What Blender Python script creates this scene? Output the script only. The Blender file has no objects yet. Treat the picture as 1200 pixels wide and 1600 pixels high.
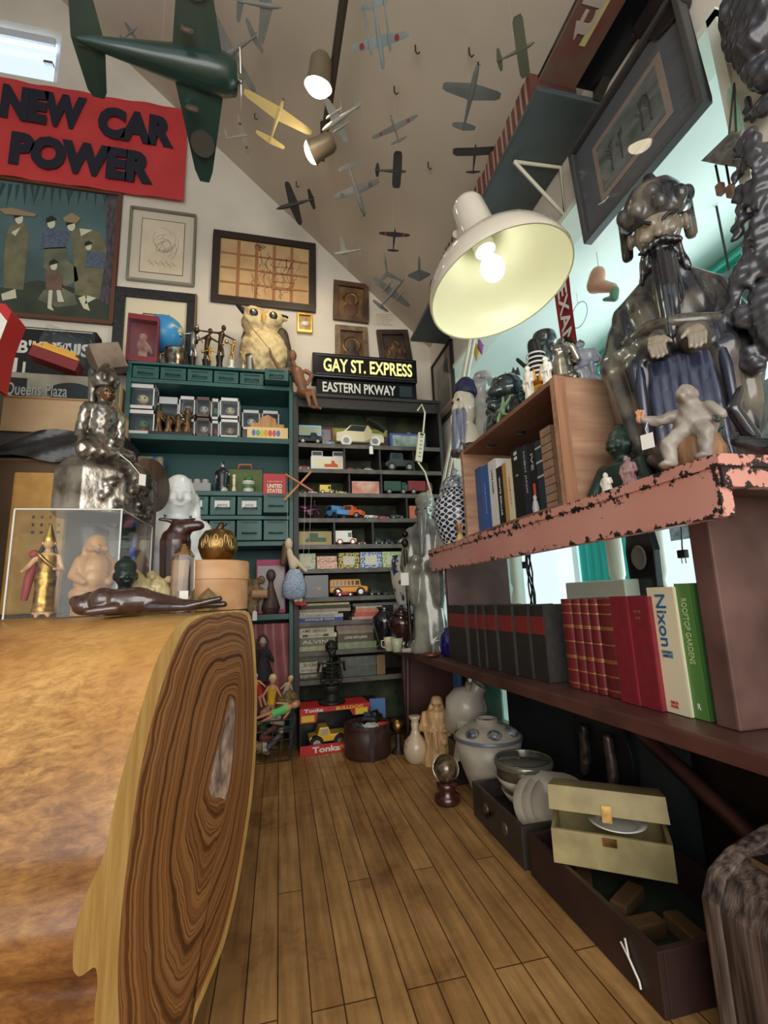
import bpy, bmesh, math, random
from mathutils import Vector, Matrix, Euler
random.seed(7)
sc = bpy.context.scene
COL = sc.collection
PI = math.pi
def S(r, g, b):
    f = lambda c: (c/255/12.92) if c/255 <= .04045 else ((c/255+.055)/1.055)**2.4
    return (f(r), f(g), f(b), 1)
# ------------------------------------------------------------------ camera
F_PX, CAM = 720.8, Vector((0, 0, .70))
_y, _p, _r = math.radians(12.98), math.radians(10.42), math.radians(-2.18)
_f = Vector((math.sin(_y)*math.cos(_p), math.cos(_y)*math.cos(_p), math.sin(_p)))
_ri = Vector((math.cos(_y), -math.sin(_y), 0)); _up = _ri.cross(_f)
RI = math.cos(_r)*_ri + math.sin(_r)*_up
UP = -math.sin(_r)*_ri + math.cos(_r)*_up
FW = _f
cd = bpy.data.cameras.new('camera'); cam = bpy.data.objects.new('camera', cd); COL.objects.link(cam)
cd.sensor_fit = 'VERTICAL'; cd.sensor_height = 24; cd.sensor_width = 18; cd.lens = F_PX/1600*24
cd.clip_start = .02
cam.matrix_world = Matrix.Translation(CAM) @ Matrix((RI, UP, -FW)).transposed().to_4x4()
sc.camera = cam
def ray(x, y): return RI*((x-600)/F_PX) - UP*((y-800)/F_PX) + FW
def on(x, y, ax, v):
    """the point of the place seen at photo position x, y on the plane ax = v"""
    d = ray(x, y); i = 'XYZ'.index(ax); return CAM + d*((v-CAM[i])/d[i])
# ------------------------------------------------------------------ sky, lights, exposure
w = bpy.data.worlds.new('sky'); sc.world = w; w.use_nodes = True
bg = w.node_tree.nodes['Background']; bg.inputs[0].default_value = (.80, .93, 1.0, 1); bg.inputs[1].default_value = .95
def area(name, loc, aim, sx, sy, power, col):
    l = bpy.data.lights.new(name, 'AREA'); l.shape = 'RECTANGLE'; l.size = sx; l.size_y = sy; l.energy = power; l.color = col
    o = bpy.data.objects.new(name, l); COL.objects.link(o); o.location = loc
    o.rotation_euler = (Vector(aim)-Vector(loc)).to_track_quat('-Z', 'Y').to_euler(); return o
area('bay_daylight', (2.15, 1.5, 1.15), (1.0, 1.4, 1.25), 1.7, 1.3, 34, (.80, 1.0, .95))
area('front_fill', (-.2, -1.7, 1.35), (0, 2.2, .45), 2.6, 1.6, 52, (1.0, .93, .84))  # added fill lamp behind the camera, unseen, brightens the lower room
area('gable_window_daylight', (-1.65, 3.1, 4.3), (-.9, 1.2, 3.2), .5, .4, 10, (.75, .88, 1.0))
def spot(name, loc, aim, power, deg, col):
    l = bpy.data.lights.new(name, 'SPOT'); l.energy = power; l.spot_size = math.radians(deg); l.spot_blend = .6; l.color = col; l.shadow_soft_size = .05
    o = bpy.data.objects.new(name, l); COL.objects.link(o); o.location = loc
    o.rotation_euler = (Vector(aim)-Vector(loc)).to_track_quat('-Z', 'Y').to_euler(); return o
sc.cycles.transparent_max_bounces = 24
vs = sc.view_settings
vs.view_transform = 'Standard'; vs.look = 'None'; vs.gamma = 1; vs.use_curve_mapping = False; vs.exposure = 0.18
# ------------------------------------------------------------------ materials
MATS = {}
def P(name, col, rough=.55, metal=0, col2=None, scale=20, detail=4, bump=0, coat=0, stretch=None, mixlo=.35, mixhi=.65, spec=None, emit=None):
    """a procedural material: base colour mottled with a second colour by noise, optional noise bump"""
    if name in MATS: return MATS[name]
    m = bpy.data.materials.new(name); m.use_nodes = True; nt = m.node_tree; N = nt.nodes; L = nt.links
    b = N['Principled BSDF']; b.inputs['Base Color'].default_value = col
    b.inputs['Roughness'].default_value = rough; b.inputs['Metallic'].default_value = metal
    if coat: b.inputs['Coat Weight'].default_value = coat; b.inputs['Coat Roughness'].default_value = .08
    if spec is not None: b.inputs['Specular IOR Level'].default_value = spec
    if emit: b.inputs['Emission Color'].default_value = emit[0]; b.inputs['Emission Strength'].default_value = emit[1]
    if col2 or bump:
        tc = N.new('ShaderNodeTexCoord'); mp = N.new('ShaderNodeMapping'); L.new(tc.outputs['Object'], mp.inputs[0])
        if stretch: mp.inputs['Scale'].default_value = stretch
        n = N.new('ShaderNodeTexNoise'); n.inputs['Scale'].default_value = scale; n.inputs['Detail'].default_value = detail
        L.new(mp.outputs[0], n.inputs['Vector'])
        if col2:
            r = N.new('ShaderNodeValToRGB'); e = r.color_ramp.elements
            e[0].position = mixlo; e[0].color = col; e[1].position = mixhi; e[1].color = col2
            L.new(n.outputs['Fac'], r.inputs[0]); L.new(r.outputs[0], b.inputs['Base Color'])
        if bump:
            bp = N.new('ShaderNodeBump'); bp.inputs['Strength'].default_value = bump; bp.inputs['Distance'].default_value = .01
            L.new(n.outputs['Fac'], bp.inputs['Height']); L.new(bp.outputs[0], b.inputs['Normal'])
    MATS[name] = m; return m
def wood(name, c1, c2, axis=1, scale=6, rough=.5, dens=14, bump=.15, coat=0):
    """wood grain running along the object axis given"""
    if name in MATS: return MATS[name]
    st = [dens, dens, dens]; st[axis] = 1.0
    return P(name, c1, rough, 0, c2, scale=scale, detail=6, bump=bump, stretch=tuple(st), coat=coat)
def glass(name, col=(1, 1, 1, 1), refl=.12, rough=.02):
    """thin clear pane: mostly see-through with a mirror glaze"""
    if name in MATS: return MATS[name]
    m = bpy.data.materials.new(name); m.use_nodes = True; nt = m.node_tree; N = nt.nodes; L = nt.links
    N.remove(N['Principled BSDF']); o = N['Material Output']
    t = N.new('ShaderNodeBsdfTransparent'); t.inputs[0].default_value = col
    g = N.new('ShaderNodeBsdfGlossy'); g.inputs['Roughness'].default_value = rough
    lw = N.new('ShaderNodeLayerWeight'); lw.inputs[0].default_value = .5
    pw = N.new('ShaderNodeMath'); pw.operation = 'POWER'; pw.inputs[1].default_value = 4; L.new(lw.outputs['Facing'], pw.inputs[0])
    ma = N.new('ShaderNodeMath'); ma.operation = 'MULTIPLY_ADD'; ma.inputs[1].default_value = .5; ma.inputs[2].default_value = refl*.1; L.new(pw.outputs[0], ma.inputs[0])
    mx = N.new('ShaderNodeMixShader'); L.new(ma.outputs[0], mx.inputs[0]); L.new(t.outputs[0], mx.inputs[1]); L.new(g.outputs[0], mx.inputs[2])
    L.new(mx.outputs[0], o.inputs[0]); MATS[name] = m; return m
def crystal(name, col=(1, 1, 1, 1), ior=1.45):
    if name in MATS: return MATS[name]
    m = P(name, col, .0); b = m.node_tree.nodes['Principled BSDF']; b.inputs['Transmission Weight'].default_value = 1; b.inputs['IOR'].default_value = ior
    return m
def emis(name, col, s):
    return P(name, (0, 0, 0, 1), .5, emit=(col, s))
# ------------------------------------------------------------------ mesh building
def frame(o, x, y, z):
    m = Matrix((x, y, z)).transposed().to_4x4(); m.translation = o; return m
VX, VY, VZ = Vector((1, 0, 0)), Vector((0, 1, 0)), Vector((0, 0, 1))
def faceY(o): return frame(Vector(o), VX, VZ, -VY)       # a plane looking at the room from the back wall
def faceX(o): return frame(Vector(o), -VY, VZ, -VX)      # a plane looking at the room from the right
class MB:
    def __init__(s): s.v = []; s.f = []; s.mi = []; s.sm = []; s.m = 0; s.T = None
    def add(s, vs, fs, smooth=False):
        n = len(s.v); s.v += [(s.T @ Vector(v)) if s.T else Vector(v) for v in vs]
        for f in fs: s.f.append([n+i for i in f]); s.mi.append(s.m); s.sm.append(smooth)
        return s
    def box(s, x0, x1, y0, y1, z0, z1):
        return s.add([(x, y, z) for x in (x0, x1) for y in (y0, y1) for z in (z0, z1)],
                     [(0, 1, 3, 2), (4, 6, 7, 5), (0, 4, 5, 1), (2, 3, 7, 6), (0, 2, 6, 4), (1, 5, 7, 3)])
    def cbox(s, c, d): return s.box(c[0]-d[0]/2, c[0]+d[0]/2, c[1]-d[1]/2, c[1]+d[1]/2, c[2]-d[2]/2, c[2]+d[2]/2)
    def quad(s, *p): return s.add(p, [tuple(range(len(p)))])
    def ring(s, rings, smooth=True, cap=True, close=True):
        n = len(rings[0]); vs = [p for r in rings for p in r]; fs = []
        for i in range(len(rings)-1):
            for j in range(n if close else n-1):
                k = (j+1) % n; fs.append((i*n+j, i*n+k, (i+1)*n+k, (i+1)*n+j))
        s.add(vs, fs, smooth)
        if cap:
            s.add(rings[0], [tuple(range(n))[::-1]]); s.add(rings[-1], [tuple(range(n))])
        return s
    def tube(s, pts, r, n=8, cap=True):
        pts = [Vector(p) for p in pts]; rr = r if isinstance(r, (list, tuple)) else [r]*len(pts); out = []; a = None
        for i, p in enumerate(pts):
            t = (pts[min(i+1, len(pts)-1)]-pts[max(i-1, 0)]).normalized()
            if a is None: a = t.orthogonal().normalized()
            a = (a-t*a.dot(t)); a = a.normalized() if a.length > 1e-6 else t.orthogonal().normalized()
            b = t.cross(a)
            out.append([p+(a*math.cos(k*2*PI/n)+b*math.sin(k*2*PI/n))*rr[i] for k in range(n)])
        return s.ring(out, True, cap)
    def lathe(s, prof, c=(0, 0, 0), n=24, sx=1, sy=1, M=None, cap=True, smooth=True, wob=None):
        c = Vector(c); out = []
        for r, z in prof:
            row = []
            for k in range(n):
                a = k*2*PI/n; q = r*(wob(a, z) if wob else 1)
                p = Vector((q*math.cos(a)*sx, q*math.sin(a)*sy, z)); p = (M @ p) if M else p
                row.append(p+c)
            out.append(row)
        return s.ring(out, smooth, cap)
    def ell(s, c, r, rot=None, n=14, m=9):
        if not isinstance(r, (list, tuple)): r = (r, r, r)
        R = Euler(rot).to_matrix() if rot else None; c = Vector(c); rows = []
        for i in range(1, m):
            t = PI*i/m; row = []
            for k in range(n):
                a = 2*PI*k/n; p = Vector((r[0]*math.sin(t)*math.cos(a), r[1]*math.sin(t)*math.sin(a), -r[2]*math.cos(t)))
                row.append(c+(R @ p if R else p))
            rows.append(row)
        s.ring(rows, True, False); vs = rows[0]; q = Vector((0, 0, -r[2])); s.add([c+(R @ q if R else q)]+vs, [(0, (k+1) % n+1, k+1) for k in range(n)], True)
        q = Vector((0, 0, r[2])); vs = rows[-1]; s.add([c+(R @ q if R else q)]+vs, [(0, k+1, (k+1) % n+1) for k in range(n)], True); return s
    def cap_(s, p0, p1, r0, r1=None, n=12):
        """a limb: rounded, tapering"""
        r1 = r0 if r1 is None else r1; p0 = Vector(p0); p1 = Vector(p1); d = (p1-p0); L = max(d.length, 1e-6); d /= L
        pts = [p0-d*r0*.9, p0-d*r0*.55, p0, p1, p1+d*r1*.55, p1+d*r1*.9]; return s.tube(pts, [r0*.4, r0*.82, r0, r1, r1*.82, r1*.4], n)
    def prism(s, poly, M, t, smooth=False):
        """an outline in the plane of M given thickness t behind it"""
        a = [M @ Vector((p[0], p[1], 0)) for p in poly]; b = [M @ Vector((p[0], p[1], -t)) for p in poly]
        n = len(a); s.add(a, [tuple(range(n))]); s.add(b, [tuple(range(n))[::-1]])
        s.add(a+b, [(i, i+n, (i+1) % n+n, (i+1) % n) for i in range(n)], smooth); return s
    def mesh(s, name='mesh'):
        me = bpy.data.meshes.new(name); me.from_pydata([tuple(v) for v in s.v], [], s.f)
        for p, i, q in zip(me.polygons, s.mi, s.sm): p.material_index = i; p.use_smooth = q
        me.validate(); me.update(); return me
    def build(s, name, mats, parent=None, bevel=0, loc=None, kind=None, label=None):
        me = s.mesh(name)
        bm = bmesh.new(); bm.from_mesh(me)
        if bevel:
            bmesh.ops.remove_doubles(bm, verts=bm.verts, dist=1e-6)
            es = [e for e in bm.edges if len(e.link_faces) == 2 and e.calc_face_angle(0) > .6]
            bmesh.ops.bevel(bm, geom=es, offset=bevel, segments=2, profile=.6, affect='EDGES', clamp_overlap=True)
        bmesh.ops.recalc_face_normals(bm, faces=bm.faces); bm.to_mesh(me); bm.free()
        return put(me, name, mats, parent, loc, kind, label)
def put(me, name, mats, parent=None, loc=None, kind=None, label=None):
    for m in (mats if isinstance(mats, (list, tuple)) else [mats]): me.materials.append(m)
    o = bpy.data.objects.new(name, me); COL.objects.link(o)
    if parent: o.parent = parent
    if loc is not None: o.location = loc
    if kind: o['kind'] = kind
    if label: o['label'] = label
    return o
def tag(o, label, cat, group=None):
    o['label'] = label; o['category'] = cat
    if group: o['group'] = group
    return o
def T(name, label, cat, loc=(0, 0, 0), rz=0, group=None, M=None):
    o = bpy.data.objects.new(name, None); o.empty_display_size = .02; COL.objects.link(o)
    if M is not None: o.matrix_world = M
    else: o.location = loc; o.rotation_euler = (0, 0, rz)
    return tag(o, label, cat, group)
def dup(src, loc=None, rz=None, label=None, M=None):
    """a copy of a thing with copies of its parts and sub-parts"""
    r = src.copy(); COL.objects.link(r)
    if M is not None: r.matrix_world = M
    else:
        if loc is not None: r.location = loc
        if rz is not None: r.rotation_euler = (0, 0, rz)
    if label: r['label'] = label
    for ch in src.children:
        c = ch.copy(); COL.objects.link(c); c.parent = r
        for g in ch.children:
            d = g.copy(); COL.objects.link(d); d.parent = c
    return r
def blob(name, mats, parent, fn, vox, it=3, disp=None, loc=None, label=None, fac=.5):
    """one continuous sculpted surface: fn adds overlapping limbs and masses, which are fused and smoothed"""
    b = MB(); fn(b); me = b.mesh('tmp'); o = bpy.data.objects.new('tmp', me); COL.objects.link(o)
    r = o.modifiers.new('r', 'REMESH'); r.mode = 'VOXEL'; r.voxel_size = vox
    if it: q = o.modifiers.new('s', 'SMOOTH'); q.iterations = it; q.factor = fac
    dg = bpy.context.evaluated_depsgraph_get(); out = bpy.data.meshes.new_from_object(o.evaluated_get(dg)); out.name = name
    bpy.data.objects.remove(o); bpy.data.meshes.remove(me)
    if disp:
        ns = [v.normal.copy() for v in out.vertices]
        for v, n in zip(out.vertices, ns): v.co += n*disp(v.co)
    for p in out.polygons: p.use_smooth = True
    out.materials.clear()
    return put(out, name, mats, parent, loc, None, label)
def txt(s, size, mat, parent, M, ex=.0006, bold=0, align='CENTER', sx=1, name='lettering', shear=0, space=1, fit=0, fith=0):
    c = bpy.data.curves.new('t', 'FONT'); c.body = s; c.size = size; c.extrude = ex; c.align_x = align; c.align_y = 'CENTER'; c.offset = bold; c.resolution_u = 3; c.shear = shear; c.space_character = space
    o = bpy.data.objects.new('t', c); me = bpy.data.meshes.new_from_object(o); me.name = name
    bpy.data.objects.remove(o); bpy.data.curves.remove(c)
    if fit or fith:
        xs = [v.co.x for v in me.vertices]; ys = [v.co.y for v in me.vertices]; a, c, e, g = min(xs), max(xs), min(ys), max(ys)
        kx = fit/(c-a) if fit else 1; ky = fith/(g-e) if fith else 1
        me.transform(Matrix.Diagonal((kx, ky, 1, 1)) @ Matrix.Translation((-(a+c)/2, -(e+g)/2, 0)))
    me.transform(Matrix.Diagonal((sx, 1, 1, 1))); me.transform(M); me.materials.clear()
    return put(me, name, mat, parent)
# ------------------------------------------------------------------ special materials
def node_mat(name, rough=.5):
    m = bpy.data.materials.new(name); m.use_nodes = True; MATS[name] = m; nt = m.node_tree
    nt.nodes['Principled BSDF'].inputs['Roughness'].default_value = rough
    return m, nt.nodes, nt.links, nt.nodes['Principled BSDF']
def ramp(N, stops):
    r = N.new('ShaderNodeValToRGB'); e = r.color_ramp.elements
    while len(e) < len(stops): e.new(.5)
    for q, (p, c) in zip(e, stops): q.position = p; q.color = c
    return r
def floor_mat():
    m, N, L, b = node_mat('floor_boards', .42)
    tc = N.new('ShaderNodeTexCoord'); mp = N.new('ShaderNodeMapping'); mp.inputs['Rotation'].default_value = (0, 0, PI/2); L.new(tc.outputs['Object'], mp.inputs[0])
    br = N.new('ShaderNodeTexBrick'); L.new(mp.outputs[0], br.inputs['Vector'])
    br.inputs['Scale'].default_value = 1; br.inputs['Brick Width'].default_value = .95; br.inputs['Row Height'].default_value = .057; br.offset = .37; br.offset_frequency = 3
    br.inputs['Mortar Size'].default_value = .0016; br.inputs['Mortar Smooth'].default_value = .3; br.inputs['Bias'].default_value = 0
    br.inputs['Color1'].default_value = S(190, 150, 98); br.inputs['Color2'].default_value = S(168, 128, 80); br.inputs['Mortar'].default_value = S(82, 54, 30)
    mp2 = N.new('ShaderNodeMapping'); mp2.inputs['Scale'].default_value = (60, 4, 1); L.new(tc.outputs['Object'], mp2.inputs[0])
    n1 = N.new('ShaderNodeTexNoise'); n1.inputs['Scale'].default_value = 1; n1.inputs['Detail'].default_value = 7; L.new(mp2.outputs[0], n1.inputs['Vector'])
    n2 = N.new('ShaderNodeTexNoise'); n2.inputs['Scale'].default_value = 5; n2.inputs['Detail'].default_value = 8; n2.inputs['Roughness'].default_value = .7; L.new(tc.outputs['Object'], n2.inputs['Vector'])
    r1 = ramp(N, [(.3, (.62, .58, .52, 1)), (.7, (1.12, 1.1, 1.06, 1))]); L.new(n1.outputs['Fac'], r1.inputs[0])
    r2 = ramp(N, [(.34, (.58, .50, .42, 1)), (.45, (.88, .85, .80, 1)), (.62, (1.12, 1.12, 1.12, 1))]); L.new(n2.outputs['Fac'], r2.inputs[0])
    x1 = N.new('ShaderNodeMixRGB'); x1.blend_type = 'MULTIPLY'; x1.inputs[0].default_value = 1; L.new(br.outputs['Color'], x1.inputs[1]); L.new(r1.outputs[0], x1.inputs[2])
    x2 = N.new('ShaderNodeMixRGB'); x2.blend_type = 'MULTIPLY'; x2.inputs[0].default_value = 1; L.new(x1.outputs[0], x2.inputs[1]); L.new(r2.outputs[0], x2.inputs[2])
    L.new(x2.outputs[0], b.inputs['Base Color'])
    bp = N.new('ShaderNodeBump'); bp.inputs['Strength'].default_value = .25; bp.inputs['Distance'].default_value = .004; bp.invert = True
    L.new(br.outputs['Fac'], bp.inputs['Height']); L.new(bp.outputs[0], b.inputs['Normal'])
    return m
def ring_mat():
    """end grain: growth rings follow the 'ring' value stored on the cut face"""
    m, N, L, b = node_mat('end_grain', .38)
    at = N.new('ShaderNodeAttribute'); at.attribute_name = 'ring'
    tc = N.new('ShaderNodeTexCoord'); n = N.new('ShaderNodeTexNoise'); n.inputs['Scale'].default_value = 9; n.inputs['Detail'].default_value = 3; L.new(tc.outputs['Object'], n.inputs['Vector'])
    ml = N.new('ShaderNodeMath'); ml.operation = 'MULTIPLY_ADD'; ml.inputs[1].default_value = .16; L.new(n.outputs['Fac'], ml.inputs[0]); L.new(at.outputs['Fac'], ml.inputs[2])
    cx = N.new('ShaderNodeCombineXYZ'); L.new(ml.outputs[0], cx.inputs[0])
    n1 = N.new('ShaderNodeTexNoise'); n1.noise_dimensions = '3D'; n1.inputs['Scale'].default_value = 19; n1.inputs['Detail'].default_value = 7; n1.inputs['Roughness'].default_value = .62; L.new(cx.outputs[0], n1.inputs['Vector'])
    r = ramp(N, [(.32, S(40, 22, 12)), (.42, S(90, 54, 28)), (.49, S(142, 94, 54)), (.56, S(184, 134, 84)), (.62, S(108, 66, 36)), (.72, S(58, 34, 18))]); L.new(n1.outputs['Fac'], r.inputs[0])
    L.new(r.outputs[0], b.inputs['Base Color'])
    b.inputs['Coat Weight'].default_value = .25; b.inputs['Coat Roughness'].default_value = .2
    return m
def chip_mat():
    """salmon paint chipped through to black iron along edges and in spots"""
    m, N, L, b = node_mat('chipped_salmon_paint', .5)
    tc = N.new('ShaderNodeTexCoord')
    n = N.new('ShaderNodeTexNoise'); n.inputs['Scale'].default_value = 52; n.inputs['Detail'].default_value = 6; n.inputs['Roughness'].default_value = .62; L.new(tc.outputs['Object'], n.inputs['Vector'])
    n2 = N.new('ShaderNodeTexNoise'); n2.inputs['Scale'].default_value = 3.5; L.new(tc.outputs['Object'], n2.inputs['Vector'])
    at = N.new('ShaderNodeAttribute'); at.attribute_name = 'edge'
    a = N.new('ShaderNodeMath'); a.operation = 'MULTIPLY_ADD'; a.inputs[1].default_value = .20; L.new(at.outputs['Fac'], a.inputs[0]); L.new(n.outputs['Fac'], a.inputs[2])
    a2 = N.new('ShaderNodeMath'); a2.operation = 'MULTIPLY_ADD'; a2.inputs[1].default_value = .22; L.new(n2.outputs['Fac'], a2.inputs[0]); L.new(a.outputs[0], a2.inputs[2])
    r = ramp(N, [(.80, (0, 0, 0, 1)), (.815, (1, 1, 1, 1))]); L.new(a2.outputs[0], r.inputs[0])
    rc = ramp(N, [(.3, S(202, 138, 124)), (.7, S(218, 162, 148))]); L.new(n2.outputs['Fac'], rc.inputs[0])
    x = N.new('ShaderNodeMixRGB'); L.new(r.outputs[0], x.inputs[0]); L.new(rc.outputs[0], x.inputs[1]); x.inputs[2].default_value = S(38, 30, 30)
    L.new(x.outputs[0], b.inputs['Base Color'])
    bp = N.new('ShaderNodeBump'); bp.inputs['Strength'].default_value = .4; bp.inputs['Distance'].default_value = .003; bp.invert = True
    L.new(r.outputs[0], bp.inputs['Height']); L.new(bp.outputs[0], b.inputs['Normal'])
    return m
def lattice_mat(name, c1, c2, k1, k2, rough=.15):
    """blue on white porcelain: interlocked rings round the pot"""
    m, N, L, b = node_mat(name, rough)
    tc = N.new('ShaderNodeTexCoord'); sp = N.new('ShaderNodeSeparateXYZ'); L.new(tc.outputs['Object'], sp.inputs[0])
    an = N.new('ShaderNodeMath'); an.operation = 'ARCTAN2'; L.new(sp.outputs[1], an.inputs[0]); L.new(sp.outputs[0], an.inputs[1])
    def mth(op, i, v):
        q = N.new('ShaderNodeMath'); q.operation = op; L.new(i, q.inputs[0])
        if hasattr(v, 'is_output'): L.new(v, q.inputs[1])
        elif v is not None: q.inputs[1].default_value = v
        return q.outputs[0]
    a = mth('SINE', mth('MULTIPLY', an.outputs[0], k1), None); z = mth('SINE', mth('MULTIPLY', sp.outputs[2], k2), None)
    s1 = mth('ABSOLUTE', mth('ADD', a, z), None); s2 = mth('ABSOLUTE', mth('SUBTRACT', a, z), None); mn = mth('MINIMUM', s1, s2)
    r = ramp(N, [(.22, c1), (.30, c2)]); L.new(mn, r.inputs[0]); L.new(r.outputs[0], b.inputs['Base Color']); return m
M_FLOOR, M_RING, M_CHIP = floor_mat(), ring_mat(), chip_mat()
M_WALL = P('wall_plaster', S(226, 218, 204), .85, 0, S(208, 200, 188), 2.2)
M_CEIL = P('ceiling_plaster', S(196, 184, 168), .85, 0, S(182, 170, 156), 1.6)
M_BAY = P('bay_white', S(238, 244, 240), .6, 0, S(226, 236, 232), 3)
M_TEAL = P('teal_paint', S(88, 206, 186), .4)
M_TEAL2 = P('teal_steel', S(44, 92, 88), .42, 0, S(34, 76, 74), 7, bump=.05)
M_TEAL3 = P('teal_steel_inside', S(36, 82, 82), .55)
M_BLACKW = P('black_stained_wood', S(52, 48, 45), .5, 0, S(36, 33, 31), 12, stretch=(2, 14, 14))
M_EDGE = P('shelf_edge', S(104, 98, 90), .45, 0, S(74, 68, 62), 18)
M_MURAL = P('murky_green_backing', S(22, 24, 18), .7, 0, S(74, 80, 50), 9, 5)
M_BROWN = P('oxblood_paint', S(92, 58, 52), .42, 0, S(64, 40, 36), 7, 6, bump=.1)
M_BROWN2 = P('worn_brown_paint', S(112, 82, 76), .5, 0, S(66, 44, 40), 5, 7, bump=.15)
M_DARK = P('dark_wood', S(46, 34, 28), .45, 0, S(30, 22, 18), 12)
M_BLACK = P('black', S(22, 22, 24), .4)
M_SATIN = P('black_satin_lacquer', S(20, 22, 26), .2)
M_WHITE = P('white', S(232, 230, 224), .5)
M_PAPER = P('paper', S(228, 220, 200), .8, 0, S(206, 196, 172), 60, stretch=(1, 1, 6))
M_CREAM = P('cream', S(232, 222, 190), .5)
M_GOLD = P('gold', S(214, 170, 84), .28, 1)
M_BRASS = P('brass', S(170, 134, 78), .33, 1, S(112, 84, 50), 30)
M_SILVER = P('tarnished_silver', S(170, 166, 158), .3, 1, S(78, 72, 66), 26, bump=.3)
M_STEEL = P('steel', S(176, 174, 170), .3, 1)
M_BRONZE = P('bronze', S(86, 70, 54), .38, .9, S(48, 38, 32), 18)
M_TAN = wood('light_wood', S(196, 150, 96), S(168, 120, 72), 2, 5)
M_LEATHER = P('leather', S(70, 42, 34), .5, 0, S(48, 28, 24), 30)
M_GLASS = glass('pane')
M_ACRYL = glass('acrylic', (.97, .98, .97, 1), .16)
M_PLASTIC = glass('clear_packaging', (.94, .95, .95, 1), .22, .08)
M_RED = P('red', S(190, 36, 36), .45)
M_ROSE = P('red_cloth', S(150, 34, 44), .7)
M_NAVY = P('navy', S(34, 40, 76), .5)
M_YEL = P('yellow', S(240, 190, 40), .4)
M_BLUE = P('blue', S(58, 108, 176), .45)
M_GREY = P('grey', S(126, 126, 122), .5)
M_OLIVE = P('olive', S(92, 92, 66), .55)
M_SKIN = P('skin_plastic', S(222, 164, 128), .45)
M_RUB = P('rubber', S(26, 26, 26), .7)
M_CARD = P('cardboard', S(196, 168, 132), .8, 0, S(182, 152, 116), 8)
M_GLAZE = P('dark_glaze', S(34, 38, 44), .12, 0, S(98, 90, 80), 11, 5, coat=1, mixlo=.45, mixhi=.72)
M_WGLAZE = P('white_glaze', S(232, 228, 218), .15, coat=.6)
M_BWGLAZE = P('blue_white_glaze', S(214, 214, 210), .15, 0, S(52, 60, 92), 34, 4, coat=.6, mixlo=.5, mixhi=.6)
def plain(rgb, rough=.5, metal=0, coat=0):
    return P('c%d_%d_%d_%s' % (*rgb, rough), S(*rgb), rough, metal, coat=coat)
# ------------------------------------------------------------------ the room
YW, XW, YF = 2.75, 1.0, 2.48          # back wall, right wall, front of the units on the back wall
def cz(x): return 3.306-.946*x        # the sloping ceiling
def st(b, name, m, bevel=0): return b.build(name, m, bevel=bevel, kind='structure')
b = MB(); b.box(-2.6, 1.9, -1.6, 2.85, -.06, 0); st(b, 'floor', M_FLOOR)
b = MB(); b.box(-2.6, -1.385, YW, YW+.1, 0, 3.98); b.box(-2.6, -1.95, YW, YW+.1, 3.98, 4.385)
Mw = faceY((0, YW, 0)); b.prism([(-2.6, 4.385), (-1.385, 4.385), (-1.385, cz(-1.385)), (-2.6, cz(-2.6))], Mw, .1)
b.prism([(-1.385, 0), (XW, 0), (XW, cz(XW)), (-1.385, cz(-1.385))], Mw, .1); st(b, 'wall_back', M_WALL)
b = MB(); b.box(-2.7, -2.6, -1.6, 2.85, 0, cz(-2.6)); st(b, 'wall_left', M_WALL)
b = MB(); b.prism([(XW+.1, cz(XW+.1)), (-2.6, cz(-2.6)), (-2.6, cz(-2.6)+.08), (XW+.1, cz(XW+.1)+.08)], faceY((0, -1.6, 0)), 4.5); st(b, 'ceiling', M_CEIL)
b = MB(); b.box(XW, XW+.1, -1.6, YW, 2.01, cz(XW)); b.box(XW, XW+.1, -1.6, .66, 0, 2.01); b.box(XW, XW+.1, 2.46, YW, 0, 2.01); st(b, 'wall_right', M_WALL)
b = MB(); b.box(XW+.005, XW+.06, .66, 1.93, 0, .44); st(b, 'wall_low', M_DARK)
# bay beyond the opening
b = MB(); b.box(XW+.1, 1.9, .6, 2.56, 2.01, 2.06); st(b, 'ceiling_bay', M_BAY)
b = MB(); b.box(XW+.062, 1.9, .6, 2.56, .04, .10); st(b, 'floor_bay', M_BAY)
b = MB(); b.box(1.8, 1.9, .66, 2.46, .1, .52); b.box(XW+.1, 1.9, .60, .66, .1, 2.01); b.box(XW+.1, 1.9, 2.46, 2.56, .1, .5); b.box(XW+.1, 1.35, 2.46, 2.56, .5, 2.01); b.box(1.35, 1.9, 2.46, 2.56, 1.86, 2.01); st(b, 'wall_bay', M_BAY)
def window(name, x0, x1, z0, z1, M, mull, fm, fw=.04, d=.05):
    o = bpy.data.objects.new(name, None); COL.objects.link(o); o['kind'] = 'structure'
    b = MB(); b.T = M
    b.box(x0, x1, z0, z0+fw, -d, 0); b.box(x0, x1, z1-fw, z1, -d, 0); b.box(x0, x0+fw, z0+fw, z1-fw, -d, 0); b.box(x1-fw, x1, z0+fw, z1-fw, -d, 0)
    for q in mull: b.box(q-.015, q+.015, z0+fw, z1-fw, -d, -.01)
    f = b.build('window_frame', fm, o); g = MB(); g.T = M; g.box(x0+fw, x1-fw, z0+fw, z1-fw, -d*.6, -d*.6+.003); g.build('pane', M_GLASS, o); return o
M_UPVC = P('white_window_frame', S(214, 222, 232), .4)
wd = window('window_1', -1.95, -1.385, 3.98, 4.385, faceY((0, YW+.05, 0)), [], M_UPVC, .045)
b = MB(); b.cbox((-1.44, YW+.0, 4.11), (.05, .03, .018)); b.build('window_catch', M_STEEL, wd)
b = MB(); b.box(-1.9, -1.43, YW+.012, YW+.03, 4.285, 4.34); b.build('roller_blind', P('blind', S(206, 214, 222), .6), wd)
window('window_2', -2.46, -.66, .52, 1.88, faceX((1.8, 0, 0)), [-1.98, -1.32], M_BAY, .045)
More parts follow.
